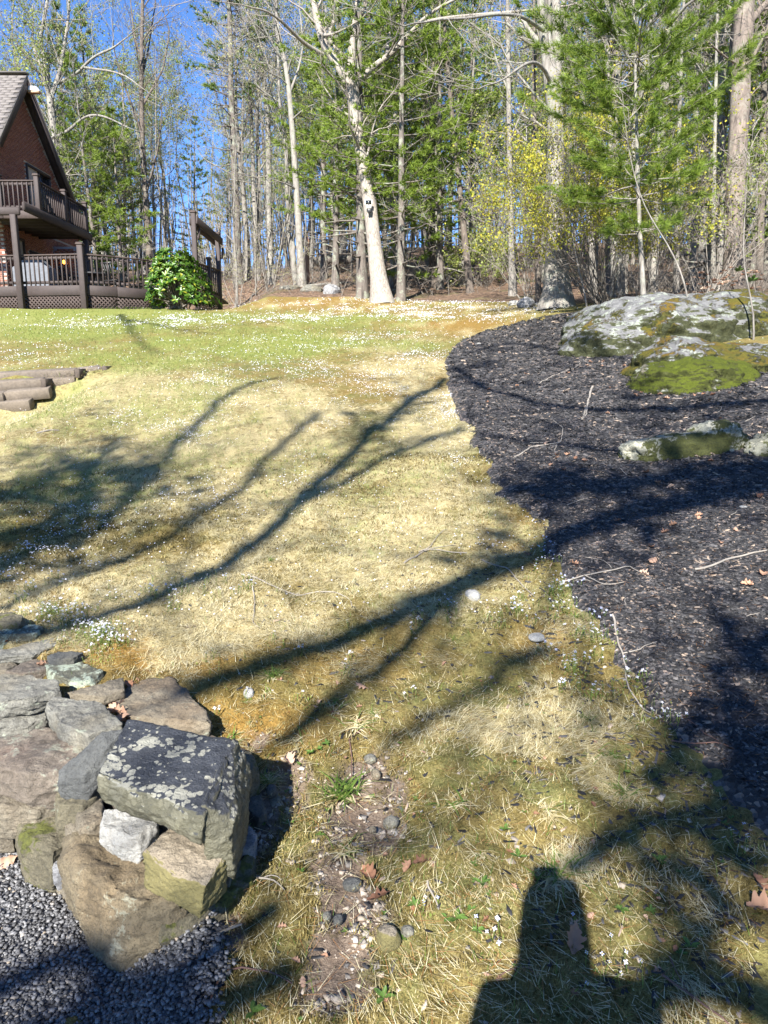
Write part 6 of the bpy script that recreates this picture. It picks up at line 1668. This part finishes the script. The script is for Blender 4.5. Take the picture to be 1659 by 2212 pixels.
# ------------------------------------------------------------------ bluets
MPETAL = mat_leaf('bluet_petal', [(.42, .48, .80), (.62, .66, .86), (.80, .81, .88)], .3, .6, .2)
MPALE = mat_leaf('bluet_petal_pale', [(.55, .58, .74), (.68, .69, .78), (.76, .76, .79)], .3, .6, .2)
MEYE = mat_plain('bluet_eye', (.6, .45, .05), .7, 5, .1, 0)
def flower(r_, c, nrm, size, yaw):
    """four pointed petals round a yellow eye"""
    nrm = nrm / np.linalg.norm(nrm); a = np.cross(nrm, [.3, .9, .1]); a /= np.linalg.norm(a); b = np.cross(nrm, a)
    V, F_ = [], []
    for k in range(4):
        an = yaw + k * 1.5708; d = a * math.cos(an) + b * math.sin(an); s = np.cross(nrm, d); n = len(V)
        V += [c, c + d * size * .3 + s * size * .17 + nrm * .001, c + d * size * .54, c + d * size * .3 - s * size * .17 + nrm * .001]; F_.append([n, n + 1, n + 2, n + 3])
    return V, F_
def bluet_form(seed, nf, spread_, fmat, size=.0125, hgt=.05):
    r = np.random.default_rng(seed); V, F_, mi, t = [], [], [], []
    st = Soup(); fl = Soup(); ey = Soup(); lv = Soup()
    for i in range(nf):
        b = np.array([r.normal(0, spread_), r.normal(0, spread_), 0]); top = b + np.array([r.normal(0, .010), r.normal(0, .010), hgt * r.uniform(.6, 1.15)])
        st.beam(b, top, .0014, .0014, (0, 1, 0))
        nr = np.array([r.normal(-.1, .3), r.normal(-.35, .3), 1]); v, f = flower(r, top, nr, size * r.uniform(.85, 1.2), r.uniform(0, 1.5)); fl.add(v, f)
        e_ = top + nr / np.linalg.norm(nr) * .0012; ey.add([e_ + np.array(q) * .0016 for q in ((-1, -1, 0), (1, -1, 0), (1, 1, 0), (-1, 1, 0))], [[0, 1, 2, 3]])
    for i in range(nf * 5):
        b = np.array([r.normal(0, spread_ * 1.3), r.normal(0, spread_ * 1.3), 0]); a = r.uniform(0, 6.28); d = np.array([math.cos(a), math.sin(a), r.uniform(.3, 1.2)]); d /= np.linalg.norm(d); s = np.array([-math.sin(a), math.cos(a), 0]); L = r.uniform(.008, .018)
        lv.add([b, b + d * L * .5 + s * L * .2, b + d * L, b + d * L * .5 - s * L * .2], [[0, 1, 2, 3]])
    out = []
    for i in range(nf):
        F1 = fl.F[i] - fl.F[i].min(); V1 = np.concatenate([fl.V[i], ey.V[i]]); F1 = np.concatenate([F1, [[len(fl.V[i]) + q for q in range(4)]]])
        out.append(('flower', mesh('flower', V1, F1, [fmat, MEYE], False, {'tint': ('FLOAT', 'FACE', np.full(5, float(np.clip(r.normal(.5, .3), 0, 1))))}, [0, 0, 0, 0, 1])))
    for nm, s, m_ in (('stems', st, MGREEN), ('flowers', fl, fmat), ('flower_eyes', ey, MEYE), ('leaves', lv, BUDS_G)):
        V = np.concatenate(s.V); F_ = np.concatenate(s.F)
        out.append((nm, mesh(nm, V, F_, m_, False, {'tint': ('FLOAT', 'FACE', np.clip(r.normal(.5, .3, len(F_)), 0, 1))})))
    return out
BF = [bluet_form(1, 3, .012, MPETAL), bluet_form(2, 6, .022, MPETAL), bluet_form(3, 9, .03, MPALE), bluet_form(4, 14, .04, MPALE), bluet_form(5, 1, .003, MPETAL), bluet_form(6, 5, .02, MPALE)]
rb = np.random.default_rng(17)
def bluet(px, py, f, label, group=None, sc=1.0):
    g = ground(px, py); e = empty('bluet', (g[0], g[1], float(hz(g[0], g[1])) - .002), label, 'flower', group, rb.uniform(0, 6.28)); e.scale = (sc,) * 3
    for nm, me in BF[f]:
        if nm == 'flower' and group or nm in ('flowers', 'flower_eyes') and not group: continue
        o = link(nm, me, e)
        if nm != 'flower': tag(o, kind='stuff')
for px, py, f, lab in ((1072, 2030, 1, 'blue bluets in the shade of the phone shadow'), (1300, 2105, 2, 'largest cluster of bluets in the dark shadow by the forked twig'), (1592, 1845, 1, 'bluets at the shaded edge between moss and mulch'), (1355, 1662, 0, 'two white bluets on a bright green tuft in the sun'),
                       (912, 1975, 0, 'bluets below the curled oak leaf on the soil path'), (683, 1655, 4, 'single bluet in front of the slab'), (660, 1680, 4, 'single bluet nearer the stones'), (640, 1693, 4, 'single bluet closest to the small dark stones'), (910, 1770, 4, 'lone white bluet on the sunny moss'),
                       (470, 1545, 0, 'bluets against the flat tan stone'), (530, 1512, 0, 'bluets by the white quartz stone'), (1640, 1700, 0, 'bluets on the mulch edge in sun'), (948, 1955, 4, 'single bluet beside the seedling on the path'), (1240, 2000, 4, 'single bluet in the deep shade')):
    bluet(px, py, f, lab)
def scatter(n_, lst, label, group, forms, sc=1.0):
    for (cx, cy, rx, ry, k) in lst:
        for _ in range(k):
            px, py = rb.normal(cx, rx), rb.normal(cy, ry)
            if not (0 < px < 1659): continue
            bluet(px, py, int(rb.choice(forms)), label, group, sc)
for q_, t_ in (((150, 1340, 45, 22, 26), 'dense white bluets in full sun behind the upper wall stones'), ((215, 1388, 26, 16, 22), 'dense lavender bluets in the limb shadow behind the lichen block'), ((110, 1330, 30, 12, 16), 'white bluets crowding the farthest wall stones'), ((235, 1375, 14, 12, 12), 'bluets at the lawn side of the lavender patch')):
    scatter(0, [q_], t_, 'bluets along the stone wall: ' + t_, [1, 2, 2, 5], .85)
for q_, t_ in (((1215, 1295, 18, 28, 16), 'white bluets tight against the bend of the mulch edge'), ((1110, 1320, 40, 25, 12), 'white bluets on the sunny moss below the thick limb shadow'), ((1285, 1370, 25, 20, 10), 'white bluets by the top of the grey twig'), ((1250, 1470, 22, 30, 14), 'white bluets beside the lower end of the grey twig'), ((1160, 1210, 25, 20, 8), 'white bluets inside the thick limb shadow at the mulch'), ((1380, 1470, 25, 20, 6), 'few bluets among chips just inside the mulch'), ((1430, 1540, 20, 20, 5), 'few bluets above the thin reddish twig')):
    scatter(0, [q_], t_, 'mulch edge: ' + t_, [0, 1, 5, 2])
scatter(0, [(490, 1275, 50, 16, 10), (60, 1240, 60, 30, 14), (360, 1290, 50, 20, 10), (940, 1330, 60, 30, 6), (720, 1420, 120, 60, 8)], 'small tufts of white bluets scattered over the lower lawn', 'bluets on the lower lawn', [0, 1, 5])
# the swathes of bluets farther up: too many to count
BLU = [(470, 690, 120, 9, 1.0), (380, 700, 90, 14, .6), (620, 690, 140, 7, 1.6), (860, 675, 130, 10, 1.5), (1020, 668, 120, 10, 1.9), (900, 664, 220, 6, 1.0), (690, 640, 110, 22, .30), (900, 655, 160, 10, .5), (1000, 690, 160, 8, .8), (480, 830, 80, 20, .9), (300, 925, 90, 28, .7), (430, 940, 40, 26, .6), (700, 800, 200, 26, .35), (860, 770, 160, 18, .35), (800, 862, 60, 24, .5), (970, 880, 22, 70, .8),
       (880, 940, 120, 26, .3), (60, 770, 90, 22, .55), (500, 760, 300, 26, .2), (1000, 960, 30, 60, .5), (200, 700, 160, 14, .5), (760, 735, 240, 14, .4), (350, 1040, 200, 60, .16), (120, 1150, 120, 70, .25), (560, 880, 200, 40, .22), (60, 1230, 60, 30, .5), (620, 990, 300, 90, .07), (1040, 1080, 90, 60, .15), (900, 830, 100, 60, .2), (1100, 1150, 80, 40, .2)]
n_ = 420000
x, y, r = polar_pts(n_, 3.2, 27, 30)
px, py, D = proj(x, y, h(x, y))
dn = np.zeros(n_)
for cx, cy, rx, ry, a in BLU: dn = dn + a * np.exp(-((px - cx) / rx) ** 2 - ((py - cy) / ry) ** 2)
cl = sstep(fbm(x * 1.6, y * 1.6, o=3, s=91), .42, .62) * sstep(fbm(x * 5, y * 5, o=2, s=92), .35, .6)
ok = lawn_ok(x, y) & (rb.random(n_) < np.clip(dn * (.06 + .94 * cl) * .75, 0, .8) + .004) & (r > 3.4)
x, y, r = x[ok], y[ok], r[ok]; k = len(x)
sz = .0062 * np.maximum(1, r / 7.5) ** 1.05; yaw = rb.uniform(0, 1.57, k)
nx = rb.normal(-.05, .3, k); ny = rb.normal(-.45, .3, k); nn = np.stack([nx, ny, np.ones(k)], -1); nn /= np.linalg.norm(nn, axis=1)[:, None]
A = np.cross(nn, np.stack([np.cos(yaw), np.sin(yaw), np.zeros(k)], -1)); A /= np.linalg.norm(A, axis=1)[:, None]; B = np.cross(nn, A)
c0 = np.stack([x, y, hz(x, y) + rb.uniform(.02, .055, k)], -1)
ang = np.arange(8) * math.pi / 4; rad = np.where(np.arange(8) % 2 == 0, 1.0, .42)
ring = c0[:, None] + sz[:, None, None] * rad[None, :, None] * (np.cos(ang)[None, :, None] * A[:, None] + np.sin(ang)[None, :, None] * B[:, None])
V = ring.reshape(-1, 3); ii = np.arange(k)[:, None] * 8
Fc = np.concatenate([ii + np.array([[7, 0, 1, 3]]), ii + np.array([[3, 4, 5, 7]]), ii + np.array([[1, 2, 3, 3]])[:, :4], ii + np.array([[5, 6, 7, 7]])[:, :4]])
quad = Fc[:2 * k]; tri = Fc[2 * k:, :3]
Fall = np.concatenate([quad[:, [0, 1, 2]], quad[:, [0, 2, 3]], tri])
tag(link('bluets', mesh('bluets', V, Fall, MPALE, False, {'tint': ('FLOAT', 'FACE', np.clip(rb.normal(.6, .3, len(Fall)), 0, 1))})), kind='stuff')
print('bluets far', k)

# ------------------------------------------------------------------ fallen leaves, twigs, tufts, seedlings
MDEAD = mat_leaf('dead_oak_leaf', [(.12, .055, .035), (.27, .14, .085), (.40, .24, .16), (.50, .36, .27)], .2, .7, .3)
def oak_leaf(seed, L=.085):
    r = np.random.default_rng(seed); k = 29; t = np.linspace(0, 1, k)
    lobe = .5 + .5 * np.cos(t * 2 * np.pi * 3.6 + .6); wd = (.10 + .26 * np.sin(np.pi * np.clip(t * 1.05, 0, 1)) ** .7 * (.42 + .58 * lobe)) * np.sin(np.pi * np.clip(t, .02, .985)) ** .35
    rows = []
    cu, tw_ = r.uniform(1.2, 4) * r.choice([-1, 1], p=[.25, .75]), r.normal(0, 1.2)
    V = []
    for i in range(k):
        for s in (-1, -.5, 0, .5, 1):
            a = s * wd[i] * r.uniform(.92, 1.08) if abs(s) == 1 else s * wd[i]
            z = a * a * cu + .35 * abs(t[i] - .5) ** 2 * cu * .4 + a * tw_ * (t[i] - .5) + .02 * math.sin(t[i] * 20 + s)
            V.append((a * L, (t[i] - .5) * L, z * L))
    V = np.array(V); ii = np.arange(k * 5).reshape(k, 5)
    Fc = np.stack([ii[:-1, :-1], ii[:-1, 1:], ii[1:, 1:], ii[1:, :-1]], -1).reshape(-1, 4)
    V[:, 2] -= V[:, 2].min() - .003
    return mesh('dead_leaf', V, Fc, MDEAD, True, {'tint': ('FLOAT', 'FACE', np.full(len(Fc), float(r.uniform(.15, .95))))})
OL = [oak_leaf(i) for i in range(8)]
def dleaf(px, py, f, sc, label, group=None, z=None, rz=None):
    sc *= .72
    g = ground(px, py) if z is None else on_z(px, py, z)
    zz = max(float(hz(g[0], g[1])), float(mulch_top(g[0], g[1])) if sdf(np.array(g[0]), np.array(g[1]), MULCH) > -.1 else -9) if z is None else z
    o = link('dead_leaf', OL[f], None, (g[0], g[1], zz + .003), rb.uniform(0, 6.28) if rz is None else rz)
    o.scale = (sc,) * 3; o.rotation_euler[0] = rb.normal(0, .25); o.rotation_euler[1] = rb.normal(0, .25)
    tag(o, label, 'leaf', group)
dleaf(797, 1893, 0, 1.25, 'whole brown oak leaf lying beside the orange needle sprig', rz=.5); dleaf(820, 1950, 1, 1.15, 'shaded oak leaf just below the whole brown one', rz=1.5); dleaf(912, 1862, 2, 1.2, 'pale pinkish oak leaf lying alone on the moss', rz=2.2)
dleaf(780, 1492, 3, 1.0, 'dark patterned oak leaf above the straw tuft', rz=1.2); dleaf(625, 1640, 4, 1.1, 'crumpled leaf among small debris near the slab shadow'); dleaf(1238, 2040, 5, 1.3, 'curled dead leaf in the phone shadow'); dleaf(1635, 1974, 6, 1.5, 'orange oak leaf on the moss beside the sunlit seedling', rz=1.9)
dleaf(1645, 1258, 7, 1.4, 'tan leaf on the sunny mulch beside the long twig'); dleaf(1140, 1196, 0, 1.1, 'reddish leaf at the edge of mulch and moss'); dleaf(40, 1870, 1, 1.6, 'brown leaf propped against the wall foot on the gravel'); dleaf(12, 1880, 3, 1.4, 'reddish leaf lying on the gravel by the wall'); dleaf(1640, 1925, 2, 1.0, 'torn leaf above the orange oak leaf'); dleaf(880, 1860, 5, .7, 'small rusty leaf piece in the gravelly soil')
for (a, b, z_) in ((252, 1545, .33), (262, 1560, .31), (270, 1555, .33), (278, 1480, .33), (290, 1478, .32), (20, 1388, .38), (35, 1385, .38), (105, 1375, .36), (120, 1402, .36), (370, 1455, .33), (205, 1475, .33), (90, 1440, .36), (230, 1432, .34), (95, 1415, .36), (255, 1530, .31), (60, 1345, .40)):
    dleaf(a, b, int(rb.integers(8)), rb.uniform(.8, 1.25), 'orange brown dead leaves caught between the wall stones', 'leaves caught in the stone wall', z_)
for _ in range(70):
    px, py = rb.uniform(1000, 1659), 740 + 560 * rb.random() ** 1.3
    g = ground(px, py)
    if sdf(np.array(g[0]), np.array(g[1]), MULCH) < .05: continue
    dleaf(px, py, int(rb.integers(8)), rb.uniform(.7, 1.25), 'small rust brown dead leaves dotted over the black mulch', 'leaves on the mulch')
for _ in range(46):
    px, py = rb.uniform(1480, 1659), rb.uniform(655, 720)
    g = ground(px, py); o = link('dead_leaf', OL[int(rb.integers(8))], None, (g[0] + rb.normal(0, .1), g[1] + rb.normal(.3, .3), 0), rb.uniform(0, 6.28)); o.location.z = float(h(o.location.x, o.location.y)) + .6 + .1 * rb.random(); o.scale = (1.3,) * 3
    # settle it on the ledge
    tag(o, 'rust brown oak leaves piled on the ledge behind the moss', 'leaf', 'leaves on the ledge')
for px, py in ((1395, 868), (1420, 866), (1445, 870), (1470, 872), (1500, 865), (1520, 868), (1545, 862), (1560, 858), (1370, 862), (1230, 775), (1260, 790), (1290, 800), (1310, 790), (1340, 800), (1200, 990), (1225, 995), (1240, 1000), (1210, 1002)):
    dleaf(px + rb.normal(0, 6), py + rb.normal(0, 4), int(rb.integers(8)), rb.uniform(.9, 1.3), 'orange brown leaves gathered at the foot of the mossy rocks', 'leaves at the foot of the rocks')
for _ in range(60):
    px, py = rb.uniform(560, 1500), rb.uniform(1420, 2200)
    dleaf(px, py, int(rb.integers(8)), rb.uniform(.25, .5), 'small broken leaf bits strewn over the moss', 'leaf bits on the moss')

def twig(label, pts, w_px, seed, forks=(), mat=BARK_LTWIG, group=None, lift=.002):
    w = Wood(seed); r = w.r
    def run(pp, w0, w1):
        G = np.array([ground(*q) for q in pp])
        L = np.r_[0, np.cumsum(np.linalg.norm(np.diff(G, axis=0), axis=1))]; k = max(6, int(L[-1] / .03)); t = np.linspace(0, L[-1], k)
        Q = np.stack([np.interp(t, L, G[:, i]) for i in range(3)], -1); Q[:, :2] += np.cumsum(r.normal(0, .003, (k, 2)), 0)
        inm = sdf(Q[:, 0], Q[:, 1], MULCH) > -.05
        Q[:, 2] = np.where(inm, np.maximum(mulch_top(Q[:, 0], Q[:, 1]), hz(Q[:, 0], Q[:, 1])), hz(Q[:, 0], Q[:, 1])) + lift + .004 * r.random()
        for _ in range(2): Q[1:-1, 2] = (Q[:-2, 2] + 2 * Q[1:-1, 2] + Q[2:, 2]) / 4
        Q[:, 2] += .004
        D = np.array([depth(q) for q in Q]); w.tube(Q, np.linspace(w0, w1, k) * D / F0 / 2 * .62, 6, .15, seed)
        return Q
    Q = run(pts, w_px, w_px * .55)
    for f in forks: run(f, w_px * .6, w_px * .3)
    b = Q[0]; me = w.mesh('twig', mat, mat)
    n = len(me.vertices); a = np.empty(n * 3, np.float32); me.vertices.foreach_get('co', a); a = a.reshape(-1, 3) - b.astype(np.float32); me.vertices.foreach_set('co', a.ravel()); me.update()
    return tag(link('twig', me, None, tuple(b)), label, 'twig', group)
RED = mat_plain('reddish_twig', (.12, .065, .05), .7, 20, .3, .2)
twig('long pale stick lying on the sunny mulch', [(1498, 1255), (1560, 1235), (1620, 1218), (1700, 1200)], 9, 1)
twig('pale twig tangle at the mulch edge', [(1215, 1260), (1260, 1262), (1320, 1248), (1350, 1240), (1380, 1262)], 6, 2, [[(1260, 1262), (1300, 1285), (1340, 1280)], [(1320, 1248), (1300, 1232), (1260, 1225)]])
twig('grey twig reaching down from the mulch edge over the moss', [(1318, 1350), (1345, 1425), (1352, 1480), (1385, 1520), (1410, 1550)], 8, 3, [[(1345, 1425), (1380, 1430), (1420, 1412)]])
twig('thin reddish twig on the mulch below the grey one', [(1450, 1610), (1500, 1618), (1550, 1625), (1590, 1650)], 5, 4, [[(1480, 1570), (1510, 1600), (1550, 1625)]], RED)
twig('dark forked twig in the shade at the bottom corner', [(1430, 2108), (1500, 2160), (1570, 2210), (1620, 2260)], 10, 5, [[(1450, 2075), (1475, 2115), (1500, 2160)]], RED)
twig('short grey stick on the moss below the wall', [(553, 1902), (590, 1925), (612, 1945)], 8, 6, [[(565, 1908), (600, 1912)]])
twig('dark crooked twig at the gravel edge', [(440, 2212), (480, 2110), (510, 2095), (570, 2098), (640, 2112)], 9, 7, (), RED)
twig('thin dark twig standing along the bare soil path', [(787, 1575), (765, 1600), (768, 1690), (782, 1735), (785, 1760)], 5, 8, (), RED)
twig('brown twig below the pale pinkish leaf', [(925, 1900), (945, 1950), (955, 1970)], 8, 9)
twig('small reddish twig on the lower moss', [(1080, 2120), (1115, 2105), (1140, 2100), (1160, 2120)], 5, 10, (), RED)
twig('curved twig lying across the straw in mid lawn', [(540, 1255), (580, 1270), (640, 1285), (720, 1280), (745, 1290), (760, 1310)], 5, 11, [[(580, 1270), (560, 1262), (530, 1240)]])
twig('hooked thin twig below the curved one on the straw', [(545, 1280), (550, 1320), (545, 1350), (560, 1365)], 4, 12)
twig('pale twig on the lawn near the mulch bend', [(870, 1215), (905, 1195), (940, 1190), (1000, 1196)], 6, 13, [[(905, 1195), (930, 1180), (960, 1140)], [(905, 1195), (940, 1183), (985, 1180)]])
twig('long thin bent twig on shaded moss by the mulch', [(1040, 1215), (1090, 1232), (1125, 1262), (1150, 1290)], 5, 14)
twig('white barked crooked twig on the mulch below the ledge', [(1280, 845), (1268, 880), (1262, 905), (1250, 920), (1258, 890)], 8, 15)
twig('bent twig on the mulch beside the leaves', [(1110, 1000), (1150, 980), (1208, 970), (1212, 940), (1190, 920)], 5, 16)
twig('thin twig across the mulch under the ledge', [(1160, 840), (1200, 820), (1250, 800), (1290, 770)], 4, 17)
twig('short twig on the distant straw by the steps', [(80, 937), (110, 930), (125, 930)], 8, 18)
twig('dark stick wedged among the wall foot and moss', [(455, 2030), (480, 2015), (520, 2000)], 14, 19)
twig('thin root like stick lying on the gravel', [(60, 2060), (100, 2020), (120, 2000)], 6, 20)
twig('second thin stick lying on the gravel by the boulder', [(130, 2010), (150, 1985), (175, 1965)], 5, 21)
for i in range(26):
    px, py = rb.uniform(1050, 1640), rb.uniform(900, 1700)
    g = ground(px, py)
    if sdf(np.array(g[0]), np.array(g[1]), MULCH) < .1: continue
    a = rb.uniform(0, 3.1); L = rb.uniform(15, 45)
    twig('short thin twigs strewn over the black mulch', [(px, py), (px + L * math.cos(a) * .5 + rb.normal(0, 3), py - L * math.sin(a) * .2), (px + L * math.cos(a), py - L * math.sin(a) * .45)], 3.5, 200 + i, (), BARK_LTWIG, 'twigs on the mulch')
# orange pine needles strewn about
MNEED = mat_leaf('fallen_needle', [(.22, .09, .03), (.36, .17, .06), (.45, .26, .11)], .1, .6, .3)
x, y, r = polar_pts(5200, 1.35, 7)
ok = (sdf(x, y, GRAVEL) < -.0) & (sdf(x, y, WALLIN) < -.02) & (rb.random(len(x)) < np.where(sdf(x, y, MULCH) > 0, .9, .35)); x, y, r = x[ok], y[ok], r[ok]; k = len(x)
zt = np.where(sdf(x, y, MULCH) > .0, mulch_top(x, y) + .008, hz(x, y) + .008)
tag(link('fallen_needles', blades('fallen_needles', x, y, zt, rb.uniform(.05, .10, k), np.full(k, .0016) * np.maximum(1, r / 4), rb.uniform(0, 6.28, k), rb.normal(.02, .05, k), rb.random(k), MNEED)), kind='stuff')

def tuft_form(seed, ns, ng, L, spread_=.02):
    r = np.random.default_rng(seed); out = []
    for nm, n__, m_, lo, hi in (('dry_blades', ns, MSTRAW, .05, .7), ('green_blades', ng, MGREEN, .5, 1.3)):
        V, F_ = [], []
        for i in range(n__):
            a = r.uniform(0, 6.28); el = r.uniform(lo, hi); b = np.array([r.normal(0, spread_), r.normal(0, spread_), 0]); l_ = L * r.uniform(.5, 1.2); wd = r.uniform(.0015, .003)
            s = np.array([-math.sin(a), math.cos(a), 0]); q = []
            for t in (0, .5, 1):
                e2 = el * (1 - .9 * t); q.append(b + np.array([math.cos(a) * math.cos(e2), math.sin(a) * math.cos(e2), 0]) * l_ * t + np.array([0, 0, 1.]) * l_ * (math.sin(el) * t - .55 * t * t * (.6 + .4 * math.cos(el))))
            for p_ in q: p_[2] = max(p_[2], .004)
            n = len(V); V += [q[0] - s * wd, q[0] + s * wd, q[1] + s * wd * .8, q[1] - s * wd * .8, q[2]]; F_ += [[n, n + 1, n + 2], [n, n + 2, n + 3], [n + 3, n + 2, n + 4]]
        out.append((nm, mesh(nm, np.array(V), np.array(F_), m_, False, {'tint': ('FLOAT', 'FACE', np.repeat(np.clip(r.beta(2, 2, n__), 0, 1), 3))})))
    return out
TF = [tuft_form(1, 90, 30, .10), tuft_form(2, 45, 60, .09), tuft_form(3, 30, 12, .07), tuft_form(4, 60, 8, .10)]
def gtuft(px, py, f, label, sc=1.0, group=None):
    g = ground(px, py); e = empty('grass_tuft', (g[0], g[1], float(hz(g[0], g[1])) - .003), label, 'grass', group, rb.uniform(0, 6.28)); e.scale = (sc,) * 3
    for nm, me in TF[f]: link(nm, me, e)
gtuft(742, 1708, 1, 'green grass tuft with dry skirt beside the bare path', 1.25); gtuft(772, 1560, 3, 'big straw coloured tuft below the dark oak leaf', 1.1); gtuft(590, 1468, 1, 'green tuft in the shadow line near the quartz stone', .8); gtuft(1205, 1890, 0, 'shaggy straw tuft where the phone shadow ends', 1.25)
gtuft(728, 1520, 2, 'thin dark tuft above the big straw tuft', 1.1); gtuft(1180, 1760, 3, 'loose straw tuft above the shaggy one', .9); gtuft(980, 1745, 2, 'wispy straw tuft on the sunny moss', 1.1); gtuft(1240, 1860, 1, 'small green sprout above the shaggy straw tuft', .6)
for _ in range(26): gtuft(rb.uniform(480, 1400), rb.uniform(1180, 1900), int(rb.choice([2, 3, 0])), 'small wisps of straw grass in the moss', rb.uniform(.5, .9), 'straw wisps in the moss')
MSEED = mat_leaf('seedling_leaf', [(.04, .085, .018), (.08, .15, .028), (.14, .22, .05)], .3, .45, .4)
def seedling_form(seed, n__, L):
    r = np.random.default_rng(seed); V, F_ = [], []
    for i in range(n__):
        a = i * 6.283 / n__ * 1.0 + r.normal(0, .25); el = r.uniform(.15, .7); l_ = L * r.uniform(.7, 1.15); d = np.array([math.cos(a) * math.cos(el), math.sin(a) * math.cos(el), math.sin(el)]); s = np.array([-math.sin(a), math.cos(a), 0]); up = np.cross(d, s) * -1; wd = l_ * .2
        b = np.array([0, 0, .012]); n = len(V)
        V += [b, b + d * l_ * .35 + s * wd - up * .002, b + d * l_ * .4 + up * .003, b + d * l_ * .35 - s * wd - up * .002, b + d * l_ * .72 + s * wd * .8, b + d * l_ * .75 + up * .004, b + d * l_ * .72 - s * wd * .8, b + d * l_ - np.array([0, 0, l_ * .12])]
        F_ += [[n, n + 1, n + 2], [n, n + 2, n + 3], [n + 1, n + 4, n + 5], [n + 1, n + 5, n + 2], [n + 2, n + 5, n + 6], [n + 2, n + 6, n + 3], [n + 4, n + 7, n + 5], [n + 5, n + 7, n + 6]]
    return mesh('seedling', np.array(V), np.array(F_), MSEED, True, {'tint': ('FLOAT', 'FACE', np.clip(r.normal(.55, .2, len(F_)), 0, 1))})
SF = [seedling_form(1, 4, .045), seedling_form(2, 7, .03), seedling_form(3, 5, .04), seedling_form(4, 10, .022)]
def seedl(px, py, f, label, sc=1.0, group=None):
    g = ground(px, py); o = link('seedling', SF[f], None, (g[0], g[1], float(hz(g[0], g[1]))), rb.uniform(0, 6.28)); o.scale = (sc * .72,) * 3; tag(o, label, 'seedling', group)
for px, py, f, lab in ((1042, 1910, 0, 'small green seedling beside the phone shadow on lit moss'), (828, 2150, 0, 'upright seedling in the bare soil at the bottom'), (985, 1990, 2, 'seedling just under the brown twig'), (1490, 2060, 0, 'four leaved seedling in the shade by the forked twig'), (1425, 1855, 2, 'seedling between mulch spill and shade'), (1340, 1960 + 20, 1, 'leafy sprig right of the curled leaf'), (545, 2180, 2, 'seedling at the gravel edge'), (1090, 1850 - 60, 1, 'tiny seedling on lit moss above the phone shadow'), (1405, 1990, 1, 'leafy seedling on the shaded moss slope'), (1120, 1845, 0, 'pair leaf seedling near the shaggy tuft'), (690, 1622, 3, 'patch of bright green seedlings by the wall shadow'), (670, 1632, 3, 'patch of green seedlings closer to the slab'), (705, 1612, 1, 'seedling patch farthest along the shadow line'), (895, 1895 + 60, 1, 'clover like seedling next to the soil path'), (1355, 1668, 3, 'bright green rosette under the two white bluets'), (1030, 1905 + 110, 1, 'seedling under the blue bluets')):
    seedl(px, py, f, lab, rb.uniform(.9, 1.25))
for _ in range(50): seedl(rb.uniform(560, 1600), rb.uniform(1450, 2200), int(rb.integers(1, 4)), 'tiny green seedlings dotted through the moss', rb.uniform(.35, .7), 'tiny seedlings in the moss')
# evergreen sprigs on the ledge
for px, py, lab in ((1630, 690, 'dark leaved sprig growing from the leaves on the ledge'), (1600, 655, 'green sprig at the far edge of the ledge')):
    g = ground(px, py); o = link('sprig', SF[1], None, (g[0], g[1] + .2, float(h(g[0], g[1] + .2)) + .55)); o.scale = (5, 5, 6); tag(o, lab, 'plant')
